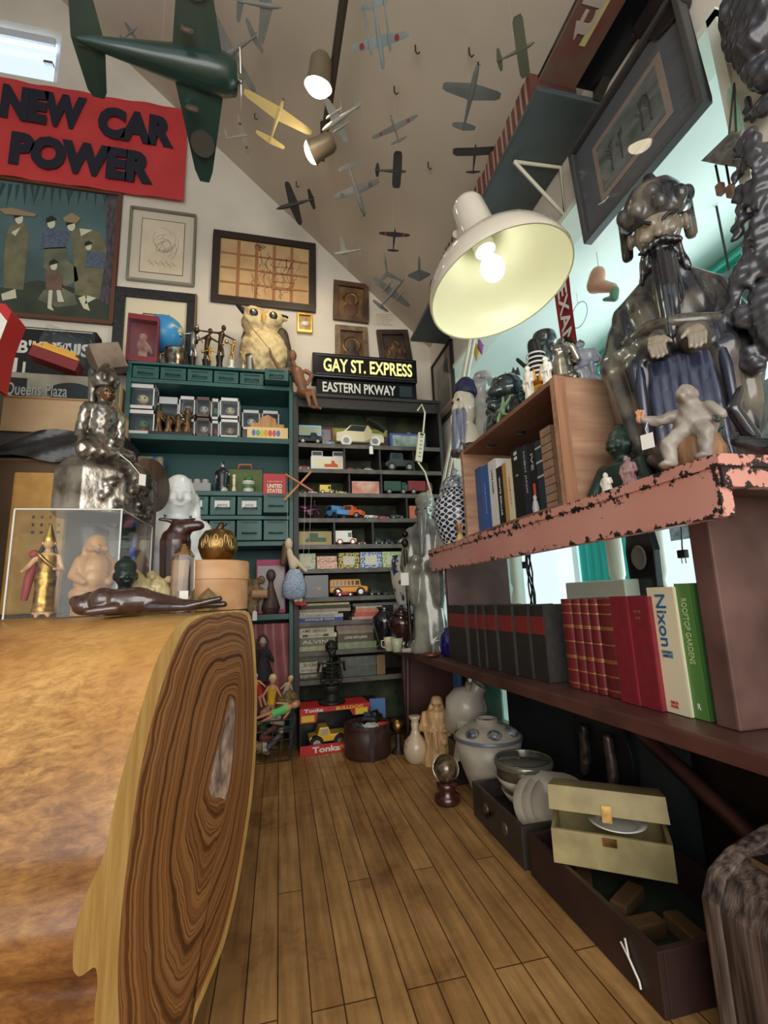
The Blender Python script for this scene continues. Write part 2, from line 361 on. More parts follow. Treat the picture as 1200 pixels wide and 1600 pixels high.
window('window_3', 1.35, 1.8, .5, 1.86, faceY((0, 2.47, 0)), [], M_BAY, .04)
b = MB(); b.box(1.76, 1.84, .66, 2.46, 1.88, 2.005); b.box(1.73, 1.80, .66, 2.46, 1.95, 1.965); b.box(1.72, 1.80, .66, 2.46, 1.875, 1.90); st(b, 'trim_1', M_TEAL)
b = MB(); b.box(XW-.012, XW+.10, .648, .672, .40, 2.03); b.box(XW-.012, XW+.10, .648, 2.47, 2.0, 2.022); st(b, 'trim_2', P('opening_trim', S(222, 226, 214), .5))
# ------------------------------------------------------------------ log slab table (left foreground)
AX = math.radians(15); LN = Vector((math.cos(AX), -math.sin(AX), 0)); LD = Vector((math.sin(AX), math.cos(AX), 0))
LP = on(318, 1600, 'Z', .04)
def face_pt(x, y):
    d = ray(x, y); p = CAM + d*(LN.dot(LP-CAM)/LN.dot(d)); return ((p-LP).dot(LD), p.z)
def resample(pl, n):
    pts = [Vector(p) for p in pl]; pts.append(pts[0]); L = [0]
    for i in range(1, len(pts)): L.append(L[-1]+(pts[i]-pts[i-1]).length)
    out = []; k = 0
    for j in range(n):
        t = L[-1]*j/n
        while L[k+1] < t: k += 1
        out.append(pts[k].lerp(pts[k+1], (t-L[k])/max(L[k+1]-L[k], 1e-9)))
    return out
OUT = [(287, 962), (388, 951), (396, 980), (400, 1030), (402, 1084), (400, 1171), (396, 1229), (388, 1290), (371, 1394), (351, 1476), (326, 1538), (300, 1600)]
LEFT = [(146, 1620), (149, 1560), (153, 1538), (150, 1508), (124, 1528), (113, 1517), (115, 1456), (136, 1394), (165, 1332), (181, 1245), (214, 1126), (247, 1022)]
HEART = [(296, 962), (385, 954), (392, 982), (396, 1032), (398, 1084), (396, 1171), (391, 1229), (383, 1290), (366, 1394), (345, 1476), (319, 1538), (290, 1600)]
HLEFT = [(188, 1620), (184, 1560), (184, 1500), (187, 1456), (192, 1400), (199, 1345), (206, 1290), (212, 1250), (218, 1210), (226, 1175), (238, 1120), (266, 1030)]
HOLE = [(361, 1090), (364, 1092), (367, 1105), (367, 1121), (365, 1150), (363, 1187), (359, 1220), (353, 1250), (344, 1246), (331, 1247), (326, 1229), (333, 1195), (340, 1171), (346, 1148), (351, 1126), (356, 1106)]
outl = [face_pt(*p) for p in OUT]+[(-.03, .012), (-.10, .0), (-.20, .0)]+[face_pt(*p) for p in LEFT]
hrt = [face_pt(*p) for p in HEART]+[(-.05, .03), (-.10, .02), (-.165, .02)]+[face_pt(*p) for p in HLEFT]
outl = [(p[0], max(p[1], 0)) for p in outl]; hrt = [(p[0], max(p[1], .012)) for p in hrt]
hole = [face_pt(*p) for p in HOLE]
# index-matched loops: the outer and heart outlines have the same number of control points
def multi(pl, per): 
    out = []
    for i in range(len(pl)):
        a = Vector(pl[i]); c = Vector(pl[(i+1) % len(pl)])
        for k in range(per): out.append(a.lerp(c, k/per))
    return out
per = 5
ro = multi(outl, per); rh = multi(hrt, per); n = len(ro)
def smooth_loop(l, it):
    for _ in range(it): l = [(l[i-1]+l[i]*2+l[(i+1) % len(l)])/4 for i in range(len(l))]
    return l
ro = smooth_loop(ro, 2); rh = smooth_loop(rh, 4)
# the hole loop, matched to the heart loop by bearing from the hole's centre
hc = Vector(face_pt(349, 1170)); hp = resample(hole, n)
def bearing(p): q = p-hc; return math.atan2(q.y*.45, q.x)
dif = lambda a, c: abs((a-c+PI) % (2*PI)-PI)
best = min(((sum(dif(bearing(rh[i]), bearing(hp[(g*i+k) % n])) for i in range(0, n, 4)), g, k) for g in (1, -1) for k in range(0, n, 2)))
rhole = [hp[(best[1]*i+best[2]) % n] for i in range(n)]
logt = T('log_table', 'huge slab of tree trunk with polished end grain used as a low display table', 'log table', LP*1)
logt.location = (LP.x, LP.y, 0)
def w3(p, dx=0): return Vector((LD.x*p[0]-LN.x*dx, LD.y*p[0]-LN.y*dx, p[1]))
b = MB(); STEPS = 26; loops = [[w3(p) for p in rh]]
for k in range(1, STEPS+1):
    t = k/STEPS; loops.append([w3(rh[i].lerp(rhole[i], t)) for i in range(n)])
b.ring(loops, False, False)
me = b.mesh('heartwood'); at = me.attributes.new('ring', 'FLOAT', 'POINT')
for i, v in enumerate(me.vertices): at.data[i].value = (i//n)/STEPS
put(me, 'heartwood_end', M_RING, logt, label='dark striped end grain with growth rings')
b = MB(); b.ring([[w3(p) for p in ro], [w3(p) for p in rh]], False, False)
M_SAP = wood('sapwood', S(226, 190, 118), S(206, 160, 90), 2, 7, .45, 9)
b.build('sapwood_rim', M_SAP, logt, label='pale sapwood rim round the end grain')
b = MB(); q1 = [w3(p) for p in rhole]; q2 = [w3(hc.lerp(p, .85), .022+.010*math.sin(i*.9)) for i, p in enumerate(rhole)]; q3 = [w3(hc.lerp(p, .3), .03+.012*math.sin(i*.6)) for i, p in enumerate(rhole)]
b.ring([q1, q2, q3], False, True)
b.build('bark_pocket', P('bark_pocket', S(206, 180, 160), .9, 0, S(104, 88, 84), 30, 6, bump=.8), logt, label='rough grey hollow in the middle of the end grain')
m, N, L, bb = node_mat('log_side', .4)
tc = N.new('ShaderNodeTexCoord'); mp = N.new('ShaderNodeMapping'); mp.inputs['Rotation'].default_value = (0, .5, AX); mp.inputs['Scale'].default_value = (1, 3, 2.6); L.new(tc.outputs['Object'], mp.inputs[0])
n1 = N.new('ShaderNodeTexNoise'); n1.inputs['Scale'].default_value = 3.4; n1.inputs['Detail'].default_value = 5; L.new(tc.outputs['Object'], n1.inputs['Vector'])
n2 = N.new('ShaderNodeTexNoise'); n2.inputs['Scale'].default_value = 40; n2.inputs['Detail'].default_value = 8; n2.inputs['Roughness'].default_value = .7; n2.inputs['Distortion'].default_value = .4; L.new(mp.outputs[0], n2.inputs['Vector'])
r1 = ramp(N, [(.32, S(104, 64, 34)), (.42, S(158, 108, 56)), (.52, S(192, 142, 78)), (.70, S(214, 170, 104))]); L.new(n1.outputs['Fac'], r1.inputs[0])
r2 = ramp(N, [(.35, (.84, .79, .72, 1)), (.6, (1.05, 1.05, 1.03, 1))]); L.new(n2.outputs['Fac'], r2.inputs[0])
x = N.new('ShaderNodeMixRGB'); x.blend_type = 'MULTIPLY'; x.inputs[0].default_value = 1; L.new(r1.outputs[0], x.inputs[1]); L.new(r2.outputs[0], x.inputs[2]); 
pr_ = x.outputs[0]
for px_, rad, cc in ((on(120, 1290, 'Y', .74), .15, (.40, .30, .24, 1)), (on(60, 1480, 'Y', .70), .18, (.42, .34, .28, 1)), (on(30, 1150, 'Y', .80), .12, (.66, .55, .45, 1))):
    vd = N.new('ShaderNodeVectorMath'); vd.operation = 'DISTANCE'; vd.inputs[1].default_value = px_-Vector((LP.x, LP.y, 0)); L.new(tc.outputs['Object'], vd.inputs[0])
    ad = N.new('ShaderNodeMath'); ad.operation = 'MULTIPLY_ADD'; ad.inputs[1].default_value = .22; L.new(n2.outputs['Fac'], ad.inputs[0]); L.new(vd.outputs['Value'], ad.inputs[2])
    rr = ramp(N, [(.12, cc), (.15+rad, (1, 1, 1, 1))]); L.new(ad.outputs[0], rr.inputs[0]); y_ = N.new('ShaderNodeMixRGB'); y_.blend_type = 'MULTIPLY'; y_.inputs[0].default_value = 1; L.new(pr_, y_.inputs[1]); L.new(rr.outputs[0], y_.inputs[2]); pr_ = y_.outputs[0]
L.new(pr_, bb.inputs['Base Color'])
bb.inputs['Coat Weight'].default_value = .35; bb.inputs['Coat Roughness'].default_value = .25
bp = N.new('ShaderNodeBump'); bp.inputs['Strength'].default_value = .12; bp.inputs['Distance'].default_value = .01; L.new(n2.outputs['Fac'], bp.inputs['Height']); L.new(bp.outputs[0], bb.inputs['Normal'])
M_LOG = m
b = MB(); loops = []
ctr = Vector((sum(p.x for p in ro)/n, sum(p.y for p in ro)/n))
for k in range(22):
    dx = .0+1.25*k/21; row = []
    for p in ro:
        s = 1 if k == 0 else 1+.022*math.sin(dx*5+p.y*7)*(1 if p.y < .6 else 0)
        q = ctr+(p-ctr)*s
        if k and p.x < ctr.x and .27 < p.y < .62: q.x -= .03*math.sin(min(dx*6, PI/2))*math.sin((p.y-.27)/.35*PI)
        row.append(w3(Vector((q.x, max(q.y, 0) if p.y < .66 else p.y)), dx))
    loops.append(row)
b.ring(loops, True, False); b.add(loops[-1], [tuple(range(n))])
b.build('trunk_side', M_LOG, logt, label='golden brown stripped trunk surface with dark knots')
# ------------------------------------------------------------------ teal steel cabinet on the back wall
CX0, CX1 = -.785, .072
cab = T('drawer_cabinet', 'tall teal steel shop cabinet with open shelves and small drawers', 'cabinet', ((CX0+CX1)/2, 2.6, 0))
def cb(): m = MB(); m.T = Matrix.Translation(-cab.location); return m
b = cb(); b.box(CX0, CX0+.022, YF, 2.745, 0, 1.965); b.box(CX1-.022, CX1, YF, 2.745, 0, 1.965); b.build('side_panel', M_TEAL2, cab, .002)
b = cb(); b.box(CX0+.02, CX1-.02, 2.725, 2.743, 0, 1.96); b.build('back_panel', M_TEAL3, cab)
b = cb(); b.box(CX0, CX1, YF-.005, 2.745, 1.962, 1.976); b.build('top_panel', M_TEAL2, cab, .003)
for z, h in ((1.862, .022), (1.548, .030), (1.252, .026), (1.125, .022), (.985, .026), (.605, .030), (.06, .03)):
    b = cb(); b.box(CX0+.02, CX1-.02, YF+.001, 2.73, z, z+h); b.build('shelf_board', M_TEAL2, cab, .003)
DW = (CX1-CX0-.044)/6
def drawer(i, z0, z1, out=0, sticker=None):
    x0 = CX0+.022+i*DW+.004; x1 = x0+DW-.008; y = YF+.004-out
    b = cb(); b.box(x0, x1, y, 2.70-out, z0, z1); d = b.build('drawer', M_TEAL2, cab, .003)
    c = (x0+x1)/2; zz = z0+(z1-z0)*.36
    b = cb(); b.tube([(c-.036, y+.002, zz), (c-.034, y-.014, zz), (c+.034, y-.014, zz), (c+.036, y+.002, zz)], .0045, 6); b.box(c-.045, c+.045, y-.002, y+.001, zz-.012, zz-.006); b.build('handle', M_TEAL2, d)
    b = cb(); b.box(c-.042, c+.042, y-.005, y+.001, z1-.014, z1-.006); b.build('card_holder', M_TEAL3, d)
    if sticker:
        b = cb(); b.box(c-.040, c+.034, y-.004, y-.0025, zz-.004, zz+.040); s = b.build('sticker', M_WHITE, d, label='white handwritten sticker')
        txt(sticker, .026, M_BLACK, d, Matrix.Translation(-cab.location) @ faceY((c-.003, y-.0045, zz+.018)), .0003, 0, name='handwriting', shear=.2)
for i in range(6): drawer(i, 1.888, 1.955, .07 if i == 5 else 0)
for i, s in ((1, None), (2, 'coins'), (3, 'gems'), (4, 'pins'), (5, None)): drawer(i, 1.150, 1.248, .07 if i == 5 else 0, s)
for i in (1, 2, 3, 4, 5): drawer(i, 1.014, 1.120, .012 if i > 3 else 0)
# ------------------------------------------------------------------ black display shelf unit
KX0, KX1 = .085, .945
unit = T('display_shelves', 'black painted shelf unit of many shallow compartments against back wall', 'shelf unit', ((KX0+KX1)/2, 2.6, 0))
def ub(): m = MB(); m.T = Matrix.Translation(-unit.location); return m
b = ub(); b.box(KX0-.012, KX0+.016, YF-.005, 2.74, 0, 1.842); b.build('upright', M_BLACKW, unit, .002)
b = ub(); b.box(KX1-.020, KX1, YF-.005, 2.74, 0, 1.842); b.build('upright', M_BLACKW, unit, .002)
b = ub(); b.box(KX0+.01, KX1-.01, 2.715, 2.74, .02, 1.84); b.build('backing', M_MURAL, unit)
b = ub(); b.box(KX0-.01, KX1, YF-.012, 2.74, 1.832, 1.85); b.box(KX0+.01, KX1-.02, YF, YF+.02, 1.772, 1.832); b.build('top_board', M_BLACKW, unit, .003)
KZ = [1.555, 1.409, 1.272, 1.131, .987, .858, .709, .586, .437, .297, .03]
for z in KZ:
    b = ub(); b.box(KX0+.014, KX1-.018, YF+.004, 2.72, z-.020, z); s = b.build('shelf_board', M_BLACKW, unit)
    b = ub(); b.box(KX0+.014, KX1-.018, YF-.004, YF+.004, z-.022, z+.001); b.build('edge_strip', M_EDGE, s)
def kx(px, py=750): return on(px, py, 'Y', YF).x
for (px, zi) in ((539, 1), (595, 1), (648, 1), (546, 2), (596, 2), (634, 3), (521, 4), (580, 4)):
    x = kx(px); z = KZ[zi]; b = ub(); b.box(x-.005, x+.005, YF+.002, 2.715, z, KZ[zi-1]-.02); b.build('divider', M_BLACKW, unit)
# ------------------------------------------------------------------ bench, salmon shelf, crate
BZ = .448
bench = T('workbench', 'long dark oxblood bench carrying books below the salmon shelf', 'bench', (.8, 1.4, 0))
def bb_(): m = MB(); m.T = Matrix.Translation(-bench.location); return m
Mz = frame(Vector((0, 0, BZ)), VX, VY, VZ)
b = bb_(); b.prism([(.565, 2.40), (.715, .53), (1.0, .53), (.975, 2.40)], Mz, .034); b.build('bench_top', M_BROWN, bench, .006)
b = bb_(); b.box(.60, .93, 2.31, 2.35, 0, BZ-.034); b.build('leg_panel', M_BROWN, bench, .003)
b = bb_(); b.box(.80, .97, .60, .64, 0, BZ-.034); b.build('leg_panel', M_BROWN, bench, .003)
b = bb_(); b.tube([(.955, 1.34, .40), (.93, .70, .13)], .020, 4); b.build('brace', M_BROWN, bench)
b = bb_(); b.tube([(.62, 2.29, .40), (.60, 2.27, .06)], .012, 4); b.build('brace', M_BROWN, bench)
rack = T('salmon_shelf', 'chipped salmon painted shelf top on two brown uprights above the bench', 'shelf', (.83, 1.25, BZ))
def rb(): m = MB(); m.T = Matrix.Translation(-rack.location); return m
def chipped(name, x0, x1, y0, y1, z0, z1, par, nx, ny, nz, tf=None):
    """a board whose 'edge' value is high near its upper and lower arrises"""
    vs, fs, ed = [], [], []
    def face(o, u, v, nu, nv, vert):
        s = len(vs)
        for i in range(nu+1):
            for j in range(nv+1):
                p = o+u*(i/nu)+v*(j/nv); vs.append(p); e = min(j/nv, 1-j/nv)*v.length
                e2 = min(i/nu, 1-i/nu)*u.length; ed.append(max(0, 1-min(e, e2*1.0)/.020))
        for i in range(nu):
            for j in range(nv):
                a = s+i*(nv+1)+j; fs.append((a, a+1, a+nv+2, a+nv+1))
    X, Y, Z = Vector((x1-x0, 0, 0)), Vector((0, y1-y0, 0)), Vector((0, 0, z1-z0)); o = Vector((x0, y0, z0))
    face(o, Y, Z, ny, nz, 1); face(o+X, Y, Z, ny, nz, 1); face(o, X, Z, nx, nz, 1); face(o+Y, X, Z, nx, nz, 1); face(o, Y, X, ny, nx, 0); face(o+Z, Y, X, ny, nx, 0)
    vs = [v-rack.location for v in vs]
    me = bpy.data.meshes.new(name); me.from_pydata([tuple(v) for v in vs], [], fs); at = me.attributes.new('edge', 'FLOAT', 'POINT')
    for i, e in enumerate(ed): at.data[i].value = e
    bm = bmesh.new(); bm.from_mesh(me); bmesh.ops.remove_doubles(bm, verts=bm.verts, dist=1e-5); bmesh.ops.recalc_face_normals(bm, faces=bm.faces); bm.to_mesh(me); bm.free()
    return put(me, name, M_CHIP, par)
chipped('front_board', .652, .676, .555, 1.965, .800, .877, rack, 2, 110, 14)
chipped('top_board', .648, .99, .545, 1.965, .877, .896, rack, 30, 110, 4)
chipped('end_rail', .655, .99, .548, .566, .845, .877, rack, 30, 2, 6)
b = rb(); b.box(.675, .98, .56, 1.95, .862, .878); b.build('under_board', M_BROWN, rack)
b = rb(); b.T = b.T @ frame(Vector((0, 0, 0)), VX, VY, VZ); Mu = faceY((0, .615, 0))
b.prism([(.778, .87), (.98, .87), (.86, BZ+.001), (.772, BZ+.001)], faceY((0, .695, 0)), .045); b.build('upright', M_BROWN2, rack, .004)
b = rb(); b.prism([(.668, .87), (.945, .87), (.945, BZ+.001), (.672, BZ+.001)], faceY((0, 1.802, 0)), .03); b.build('upright', M_BROWN2, rack, .003)
CRZ, CRT = .8965, 1.232
crate = T('wooden_crate', 'worn wooden crate lying on its side as a bookcase on the salmon shelf', 'crate', (.83, 1.27, CRZ))
M_CRATE = wood('crate_wood', S(188, 146, 116), S(158, 118, 92), 0, 5, .6, 10)
M_CRATE2 = wood('crate_wood_dark', S(146, 104, 82), S(120, 84, 66), 1, 5, .6, 10)
def crb(): m = MB(); m.T = Matrix.Translation(-crate.location); return m
CY0, CY1, CXa, CXb = .957, 1.585, .672, .985
b = crb(); b.box(CXa, CXb, CY0, CY0+.022, CRZ, CRT); b.build('end_board', M_CRATE, crate, .002)
b = crb(); b.box(CXa, CXb, CY1-.022, CY1, CRZ, CRT); b.build('end_board', M_CRATE, crate, .002)
b = crb(); b.box(CXa+.002, CXb, CY0+.022, CY1-.022, CRT-.014, CRT); b.build('top_board', M_CRATE2, crate, .001)
b = crb(); b.box(CXa+.002, CXb, CY0+.022, CY1-.022, CRZ, CRZ+.014); b.build('bottom_board', M_CRATE2, crate, .001)
b = crb(); b.box(CXb-.014, CXb, CY0+.022, CY1-.022, CRZ+.014, CRT-.014); b.build('back_board', M_CRATE2, crate)
b = crb(); b.box(CXa-.002, CXa+.03, CY0-.002, CY0+.001, CRZ, CRT); b.build('corner_batten', wood('batten', S(176, 128, 96), S(150, 106, 78), 2, 5), crate)
plk = MB(); plk.box(.0, .016, -.06, .06, 0, .30); plk = plk.build('offcut_board', M_TAN, None, .002, loc=(.986, .895, .897)); tag(plk, 'pale offcut board leaning behind the wooden crate beside the dark statue', 'board')
# ------------------------------------------------------------------ pictures and signs on the back wall
def rect(tl, br, y=YW):
    a, c = on(*tl, 'Y', y), on(*br, 'Y', y); return a.x, c.x, c.z, a.z
def framed(name, label, cat, r, fw, fm, pm, y=YW, d=.025, mat=None, mw=0, tilt=0, glz=False):
    x0, x1, z0, z1 = r; c = Vector(((x0+x1)/2, y-.002, (z0+z1)/2)); W, H = (x1-x0)/2, (z1-z0)/2
    t = T(name, label, cat, M=faceY(c) @ Matrix.Rotation(tilt, 4, 'Z'))
    b = MB(); b.box(-W, W, -H, -H+fw, 0, d); b.box(-W, W, H-fw, H, 0, d); b.box(-W, -W+fw, -H+fw, H-fw, 0, d); b.box(W-fw, W, -H+fw, H-fw, 0, d)
    b.build('frame', fm, t, .003)
    if mat:
        b = MB(); b.box(-W+fw, W-fw, -H+fw, H-fw, 0, .006); b.build('mount', mat, t); q = fw+mw
    else: q = fw
    b = MB(); b.box(-W+q, W-q, -H+q, H-q, 0, .009); b.build('picture', pm, t)
    if glz: b = MB(); b.box(-W+fw, W-fw, -H+fw, H-fw, d-.008, d-.006); b.build('pane', M_GLASS, t)
    return t, W, H
# banner
bx1, bz0, bz1, bx0 = -.600, 3.215, 3.915, -2.12
ban = T('cloth_banner', 'red cloth banner with dark NEW CAR POWER lettering high on the wall', 'banner', M=faceY(((bx0+bx1)/2, YW-.030, (bz0+bz1)/2)))
BW, BH = (bx1-bx0)/2, (bz1-bz0)/2
b = MB(); rows = []
for j in range(13):
    v = j/12; rows.append([Vector((-BW+2*BW*i/40, -BH+2*BH*v-.012*math.sin(i/40*PI)*v, .004+.004*math.sin(i*.55+v*2)+.003*math.sin(i*1.3-v*4))) for i in range(41)])
back = [[p-Vector((0, 0, .003)) for p in r] for r in rows]
for g in (rows, back):
    for j in range(12): 
        pass
b.ring(rows, True, False, False); b.ring(back, True, False, False)
b.build('cloth', P('banner_red', S(202, 62, 62), .75, 0, S(188, 54, 56), 4), ban)
M_BANTXT = P('banner_ink', S(26, 28, 44), .8)
def bl(px0, px1, py0, py1):
    a, c = on(px0, py0, 'Y', YW), on(px1, py1, 'Y', YW); return a, c
def word(s, x0, x1, zc, h, par, org, mat, dz=.012, bold=.021):
    return txt(s, .3, mat, par, org.inverted() @ faceY(((x0+x1)/2, YW-dz, zc)), .001, bold, fit=x1-x0, fith=h)
OB = ban.matrix_world
xa, xb, xc, xd = on(8, 170, 'Y', YW).x, on(138, 190, 'Y', YW).x, on(157, 200, 'Y', YW).x, on(275, 210, 'Y', YW).x
word('NEW', xa, xb, 3.725, .245, ban, OB, M_BANTXT, .046); word('CAR', xc, xd, 3.70, .235, ban, OB, M_BANTXT, .046)
xe, xf = on(22, 240, 'Y', YW).x, on(243, 270, 'Y', YW).x
word('POWER', xe, xf, 3.405, .235, ban, OB, M_BANTXT, .046)
# figures painting
t, W, H = framed('figure_painting', 'large painting of robed figures under a tree in thin brown frame', 'painting', (-1.93, -.957, 2.326, 3.222), .022, P('red_brown_frame', S(96, 58, 40), .5), P('painted_dusk', S(84, 112, 116), .7, 0, S(64, 86, 86), 2.4))
x2 = lambda px, py: (lambda p: (p.x-(-1.93-.957)/2, p.z-(2.326+3.222)/2))(on(px, py, 'Y', YW))
def flat(par, name, mat, pts, z=.0105, th=.002):
    b = MB(); b.prism([x2(*p) for p in pts], Matrix.Translation((0, 0, z)), th); return b.build(name, mat, par)
MI = Matrix.Translation
pg = P('paint_ground', S(62, 70, 56), .7, 0, S(44, 52, 42), 5); flat(t, 'painted_ground', pg, [(0, 452), (60, 440), (120, 452), (180, 446), (174, 503), (0, 490)], .0098)
pt = P('paint_trunk', S(92, 82, 92), .7, 0, S(58, 52, 58), 20, stretch=(4, 1, 1)); flat(t, 'painted_tree', pt, [(168, 306), (186, 304), (182, 400), (176, 480), (156, 472), (166, 400)], .0102)
pl = P('paint_leaves', S(40, 66, 66), .7)
b = MB()
for k in range(16):
    x = 4+k*11; c0 = x2(x, 288+(k % 3)*2); c1 = x2(x-6+(k % 5)*3, 318+(k*7) % 14); c2 = x2(x+7, 290)
    b.prism([c0, c1, c2], MI((0, 0, .0102)), .001)
b.build('painted_fronds', pl, t)
pk = [P('paint_kimono_olive', S(122, 118, 88), .7, 0, S(98, 96, 74), 14), P('paint_kimono_brown', S(126, 96, 82), .7, 0, S(100, 80, 70), 14), P('paint_kimono_indigo', S(70, 82, 108), .7, 0, S(96, 106, 120), 60), P('paint_rock', S(128, 128, 102), .7, 0, S(90, 94, 78), 8)]
pf, ph, pw = P('paint_pale', S(206, 204, 178), .7), P('paint_hair', S(34, 34, 40), .7), P('paint_hat', S(150, 128, 98), .7)
flat(t, 'painted_rock', pk[3], [(60, 470), (70, 455), (100, 452), (118, 462), (122, 478), (90, 482)], .0100)
flat(t, 'painted_robe', pk[0], [(18, 352), (38, 350), (48, 366), (44, 400), (38, 455), (8, 452), (8, 402), (12, 370)])
flat(t, 'painted_robe', pk[2], [(68, 362), (82, 358), (110, 366), (104, 390), (64, 392)])
flat(t, 'painted_robe', pk[3], [(70, 390), (108, 388), (104, 408), (120, 420), (124, 440), (104, 450), (70, 420)])
flat(t, 'painted_robe', pk[0], [(112, 362), (130, 358), (158, 366), (168, 392), (156, 470), (118, 462), (116, 400)])
flat(t, 'painted_bundle', pk[2], [(136, 395), (164, 398), (166, 422), (134, 420)], .0125)
flat(t, 'painted_robe', pk[1], [(72, 428), (86, 424), (100, 432), (98, 456), (74, 456)], .0125)
for (x, y, s) in ((32, 345, 8), (82, 352, 8), (113, 356, 8), (86, 418, 7), (140, 388, 6)):
    flat(t, 'painted_face', pf, [(x+s*math.cos(a)*.8, y+s*math.sin(a)) for a in [k*PI/5 for k in range(10)]], .0135)
    flat(t, 'painted_hair', ph, [(x-s, y), (x-s, y-s*.9), (x, y-s*1.5), (x+s, y-s*.9), (x+s*.6, y-s*.5)], .0145)
flat(t, 'painted_hat', pw, [(0, 330), (20, 328), (60, 338), (56, 342), (10, 338)], .015)
flat(t, 'painted_hat', pw, [(100, 344), (114, 336), (128, 344), (122, 352), (104, 350)], .015)
for q in ([(4, 462), (26, 454), (28, 468), (6, 472)], [(78, 456), (84, 456), (82, 480), (86, 488), (76, 484)], [(90, 456), (96, 456), (102, 474), (92, 474)], [(124, 468), (134, 464), (142, 488), (132, 484)], [(138, 464), (152, 468), (134, 478)], [(20, 366), (34, 358), (26, 372)], [(126, 360), (146, 362), (128, 372)]):
    flat(t, 'painted_limb', pf, q, .0128)
# sketch portrait print
t, W, H = framed('sketch_print', 'pale framed pencil sketch of a head above the black framed print', 'print', (-.905, -.523, 2.632, 3.140), .012, P('silver_frame', S(150, 146, 130), .35, .6), P('cream_paper', S(222, 208, 184), .8, 0, S(206, 192, 168), 5), mat=P('linen_mount', S(206, 196, 180), .8), mw=.055)
b = MB()
for (x0, x1, z0, z1) in ((-W+.066, W-.066, -H+.066, -H+.069), (-W+.066, W-.066, H-.069, H-.066), (-W+.066, -W+.069, -H+.066, H-.066), (W-.069, W-.066, -H+.066, H-.066)): b.box(x0, x1, z0, z1, .009, .0105)
b.build('mount_line', P('brown_line', S(110, 74, 48), .7), t)
b = MB(); rnd = random.Random(3)
for k in range(26):
    a0 = rnd.uniform(0, 2*PI); r0 = rnd.uniform(.03, .085); cx, cz_ = rnd.uniform(-.02, .03), rnd.uniform(-.03, .06)
    b.tube([(cx+r0*math.cos(a0+q*.25)*.8, cz_+r0*math.sin(a0+q*.25), .0095) for q in range(7)], .0008, 3, False)
for k in range(14): x = -.08+k*.011; b.tube([(x, -.115, .0095), (x+.01, -.10-.02*(k % 3), .0095), (x+.02, -.125, .0095)], .0008, 3, False)
b.build('pencil_lines', P('pencil', S(120, 108, 100), .9), t)
# black framed print
t, W, H = framed('framed_print', 'black framed print with cream mount half hidden behind the globe', 'print', (-.953, -.500, 2.02, 2.575), .055, P('black_frame', S(24, 24, 28), .35, 0, S(44, 42, 44), 50), P('print_grey', S(150, 142, 128), .8, 0, S(196, 186, 166), 12), mat=P('cream_mount', S(222, 212, 184), .8), mw=.10)
b = MB()
for (x0, x1, z0, z1) in ((-W+.152, W-.152, H-.157, H-.152), (-W+.152, -W+.157, -H+.152, H-.152), (W-.157, W-.152, -H+.152, H-.152)): b.box(x0, x1, z0, z1, .009, .0105)
b.build('mount_line', M_BLACK, t)
b = MB(); b.box(W-.008, W-.002, -H, H, .004, .026); b.build('gilt_edge', M_GOLD, t)
# map
t, W, H = framed('panel_map', 'dark framed old map of tan squares with brown tree drawing', 'map', (-.420, .228, 2.540, 3.045), .045, P('map_frame', S(46, 36, 32), .4), P('map_paper', S(202, 170, 126), .8, 0, S(184, 148, 104), 6), tilt=-.012)
b = MB()
for k in range(1, 5): x = -W+.045+(2*W-.09)*k/5; b.box(x-.010, x+.010, -H+.05, H-.05, .009, .0105)
for k in range(1, 4):
    z = -H+.045+(2*H-.09)*k/4; b.box(-W+.05, W-.05, z-.007, z+.007, .009, .0100)
b.build('panel_seams', P('map_seam', S(156, 106, 68), .8), t)
b = MB(); rnd = random.Random(5)
for k in range(34):
    p = Vector((rnd.choice((-.04, .02, .08, .15))+rnd.uniform(-.05, .05), rnd.uniform(-.19, .05), .011)); q = [p.copy()]
    for j in range(5): p = p+Vector((rnd.uniform(-.018, .018), rnd.uniform(.0, .04), 0)); q.append(p.copy())
    b.tube(q, .0011, 3, False)
for k in range(60):
    a = rnd.uniform(0, 2*PI); r0 = rnd.uniform(0, .034); p = Vector((-.035+r0*math.cos(a), .175+r0*.9*math.sin(a), .011)); b.tube([p, p+Vector((rnd.uniform(-.012, .012), rnd.uniform(-.012, .012), 0))], .0012, 3, False)
for k in range(5): z = .10-k*.055; b.tube([(.05, z, .011), (.19, z+.008, .011)], .0014, 3, False)
b.build('map_lines', P('map_ink', S(92, 62, 42), .9), t)
# gilt miniature, note, icons
t, W, H = framed('miniature_portrait', 'tiny gilt framed picture beside the lower right of the map', 'picture', rect((464, 491), (488, 523)), .014, M_GOLD, P('mini', S(214, 184, 128), .5, 0, S(150, 110, 70), 30))
b = MB(); b.T = MI((0, 0, .0095)); b.lathe([(.0, 0), (.028, 0), (.026, .003), (0, .004)], sx=.8, sy=.6, n=20); b.build('oval_plaque', M_WHITE, t)
nt_ = MB(); r = rect((584, 487), (615, 510)); nt_.box(r[0], r[1], YW-.004, YW-.001, r[2], r[3]); nt_.m = 1
for k in range(7): z = r[3]-.015-k*.012; nt_.box(r[0]+.012, r[1]-.012-(k % 3)*.012, YW-.0046, YW-.004, z-.002, z)
nt_ = nt_.build('paper_note', [M_PAPER, M_GREY]); tag(nt_, 'small paper note with faint lines pinned beside the highest icon', 'note')
M_ICON = P('icon_brown', S(104, 76, 54), .5, 0, S(62, 42, 30), 14); M_ICON2 = P('icon_dark', S(74, 56, 46), .55, 0, S(44, 34, 30), 10)
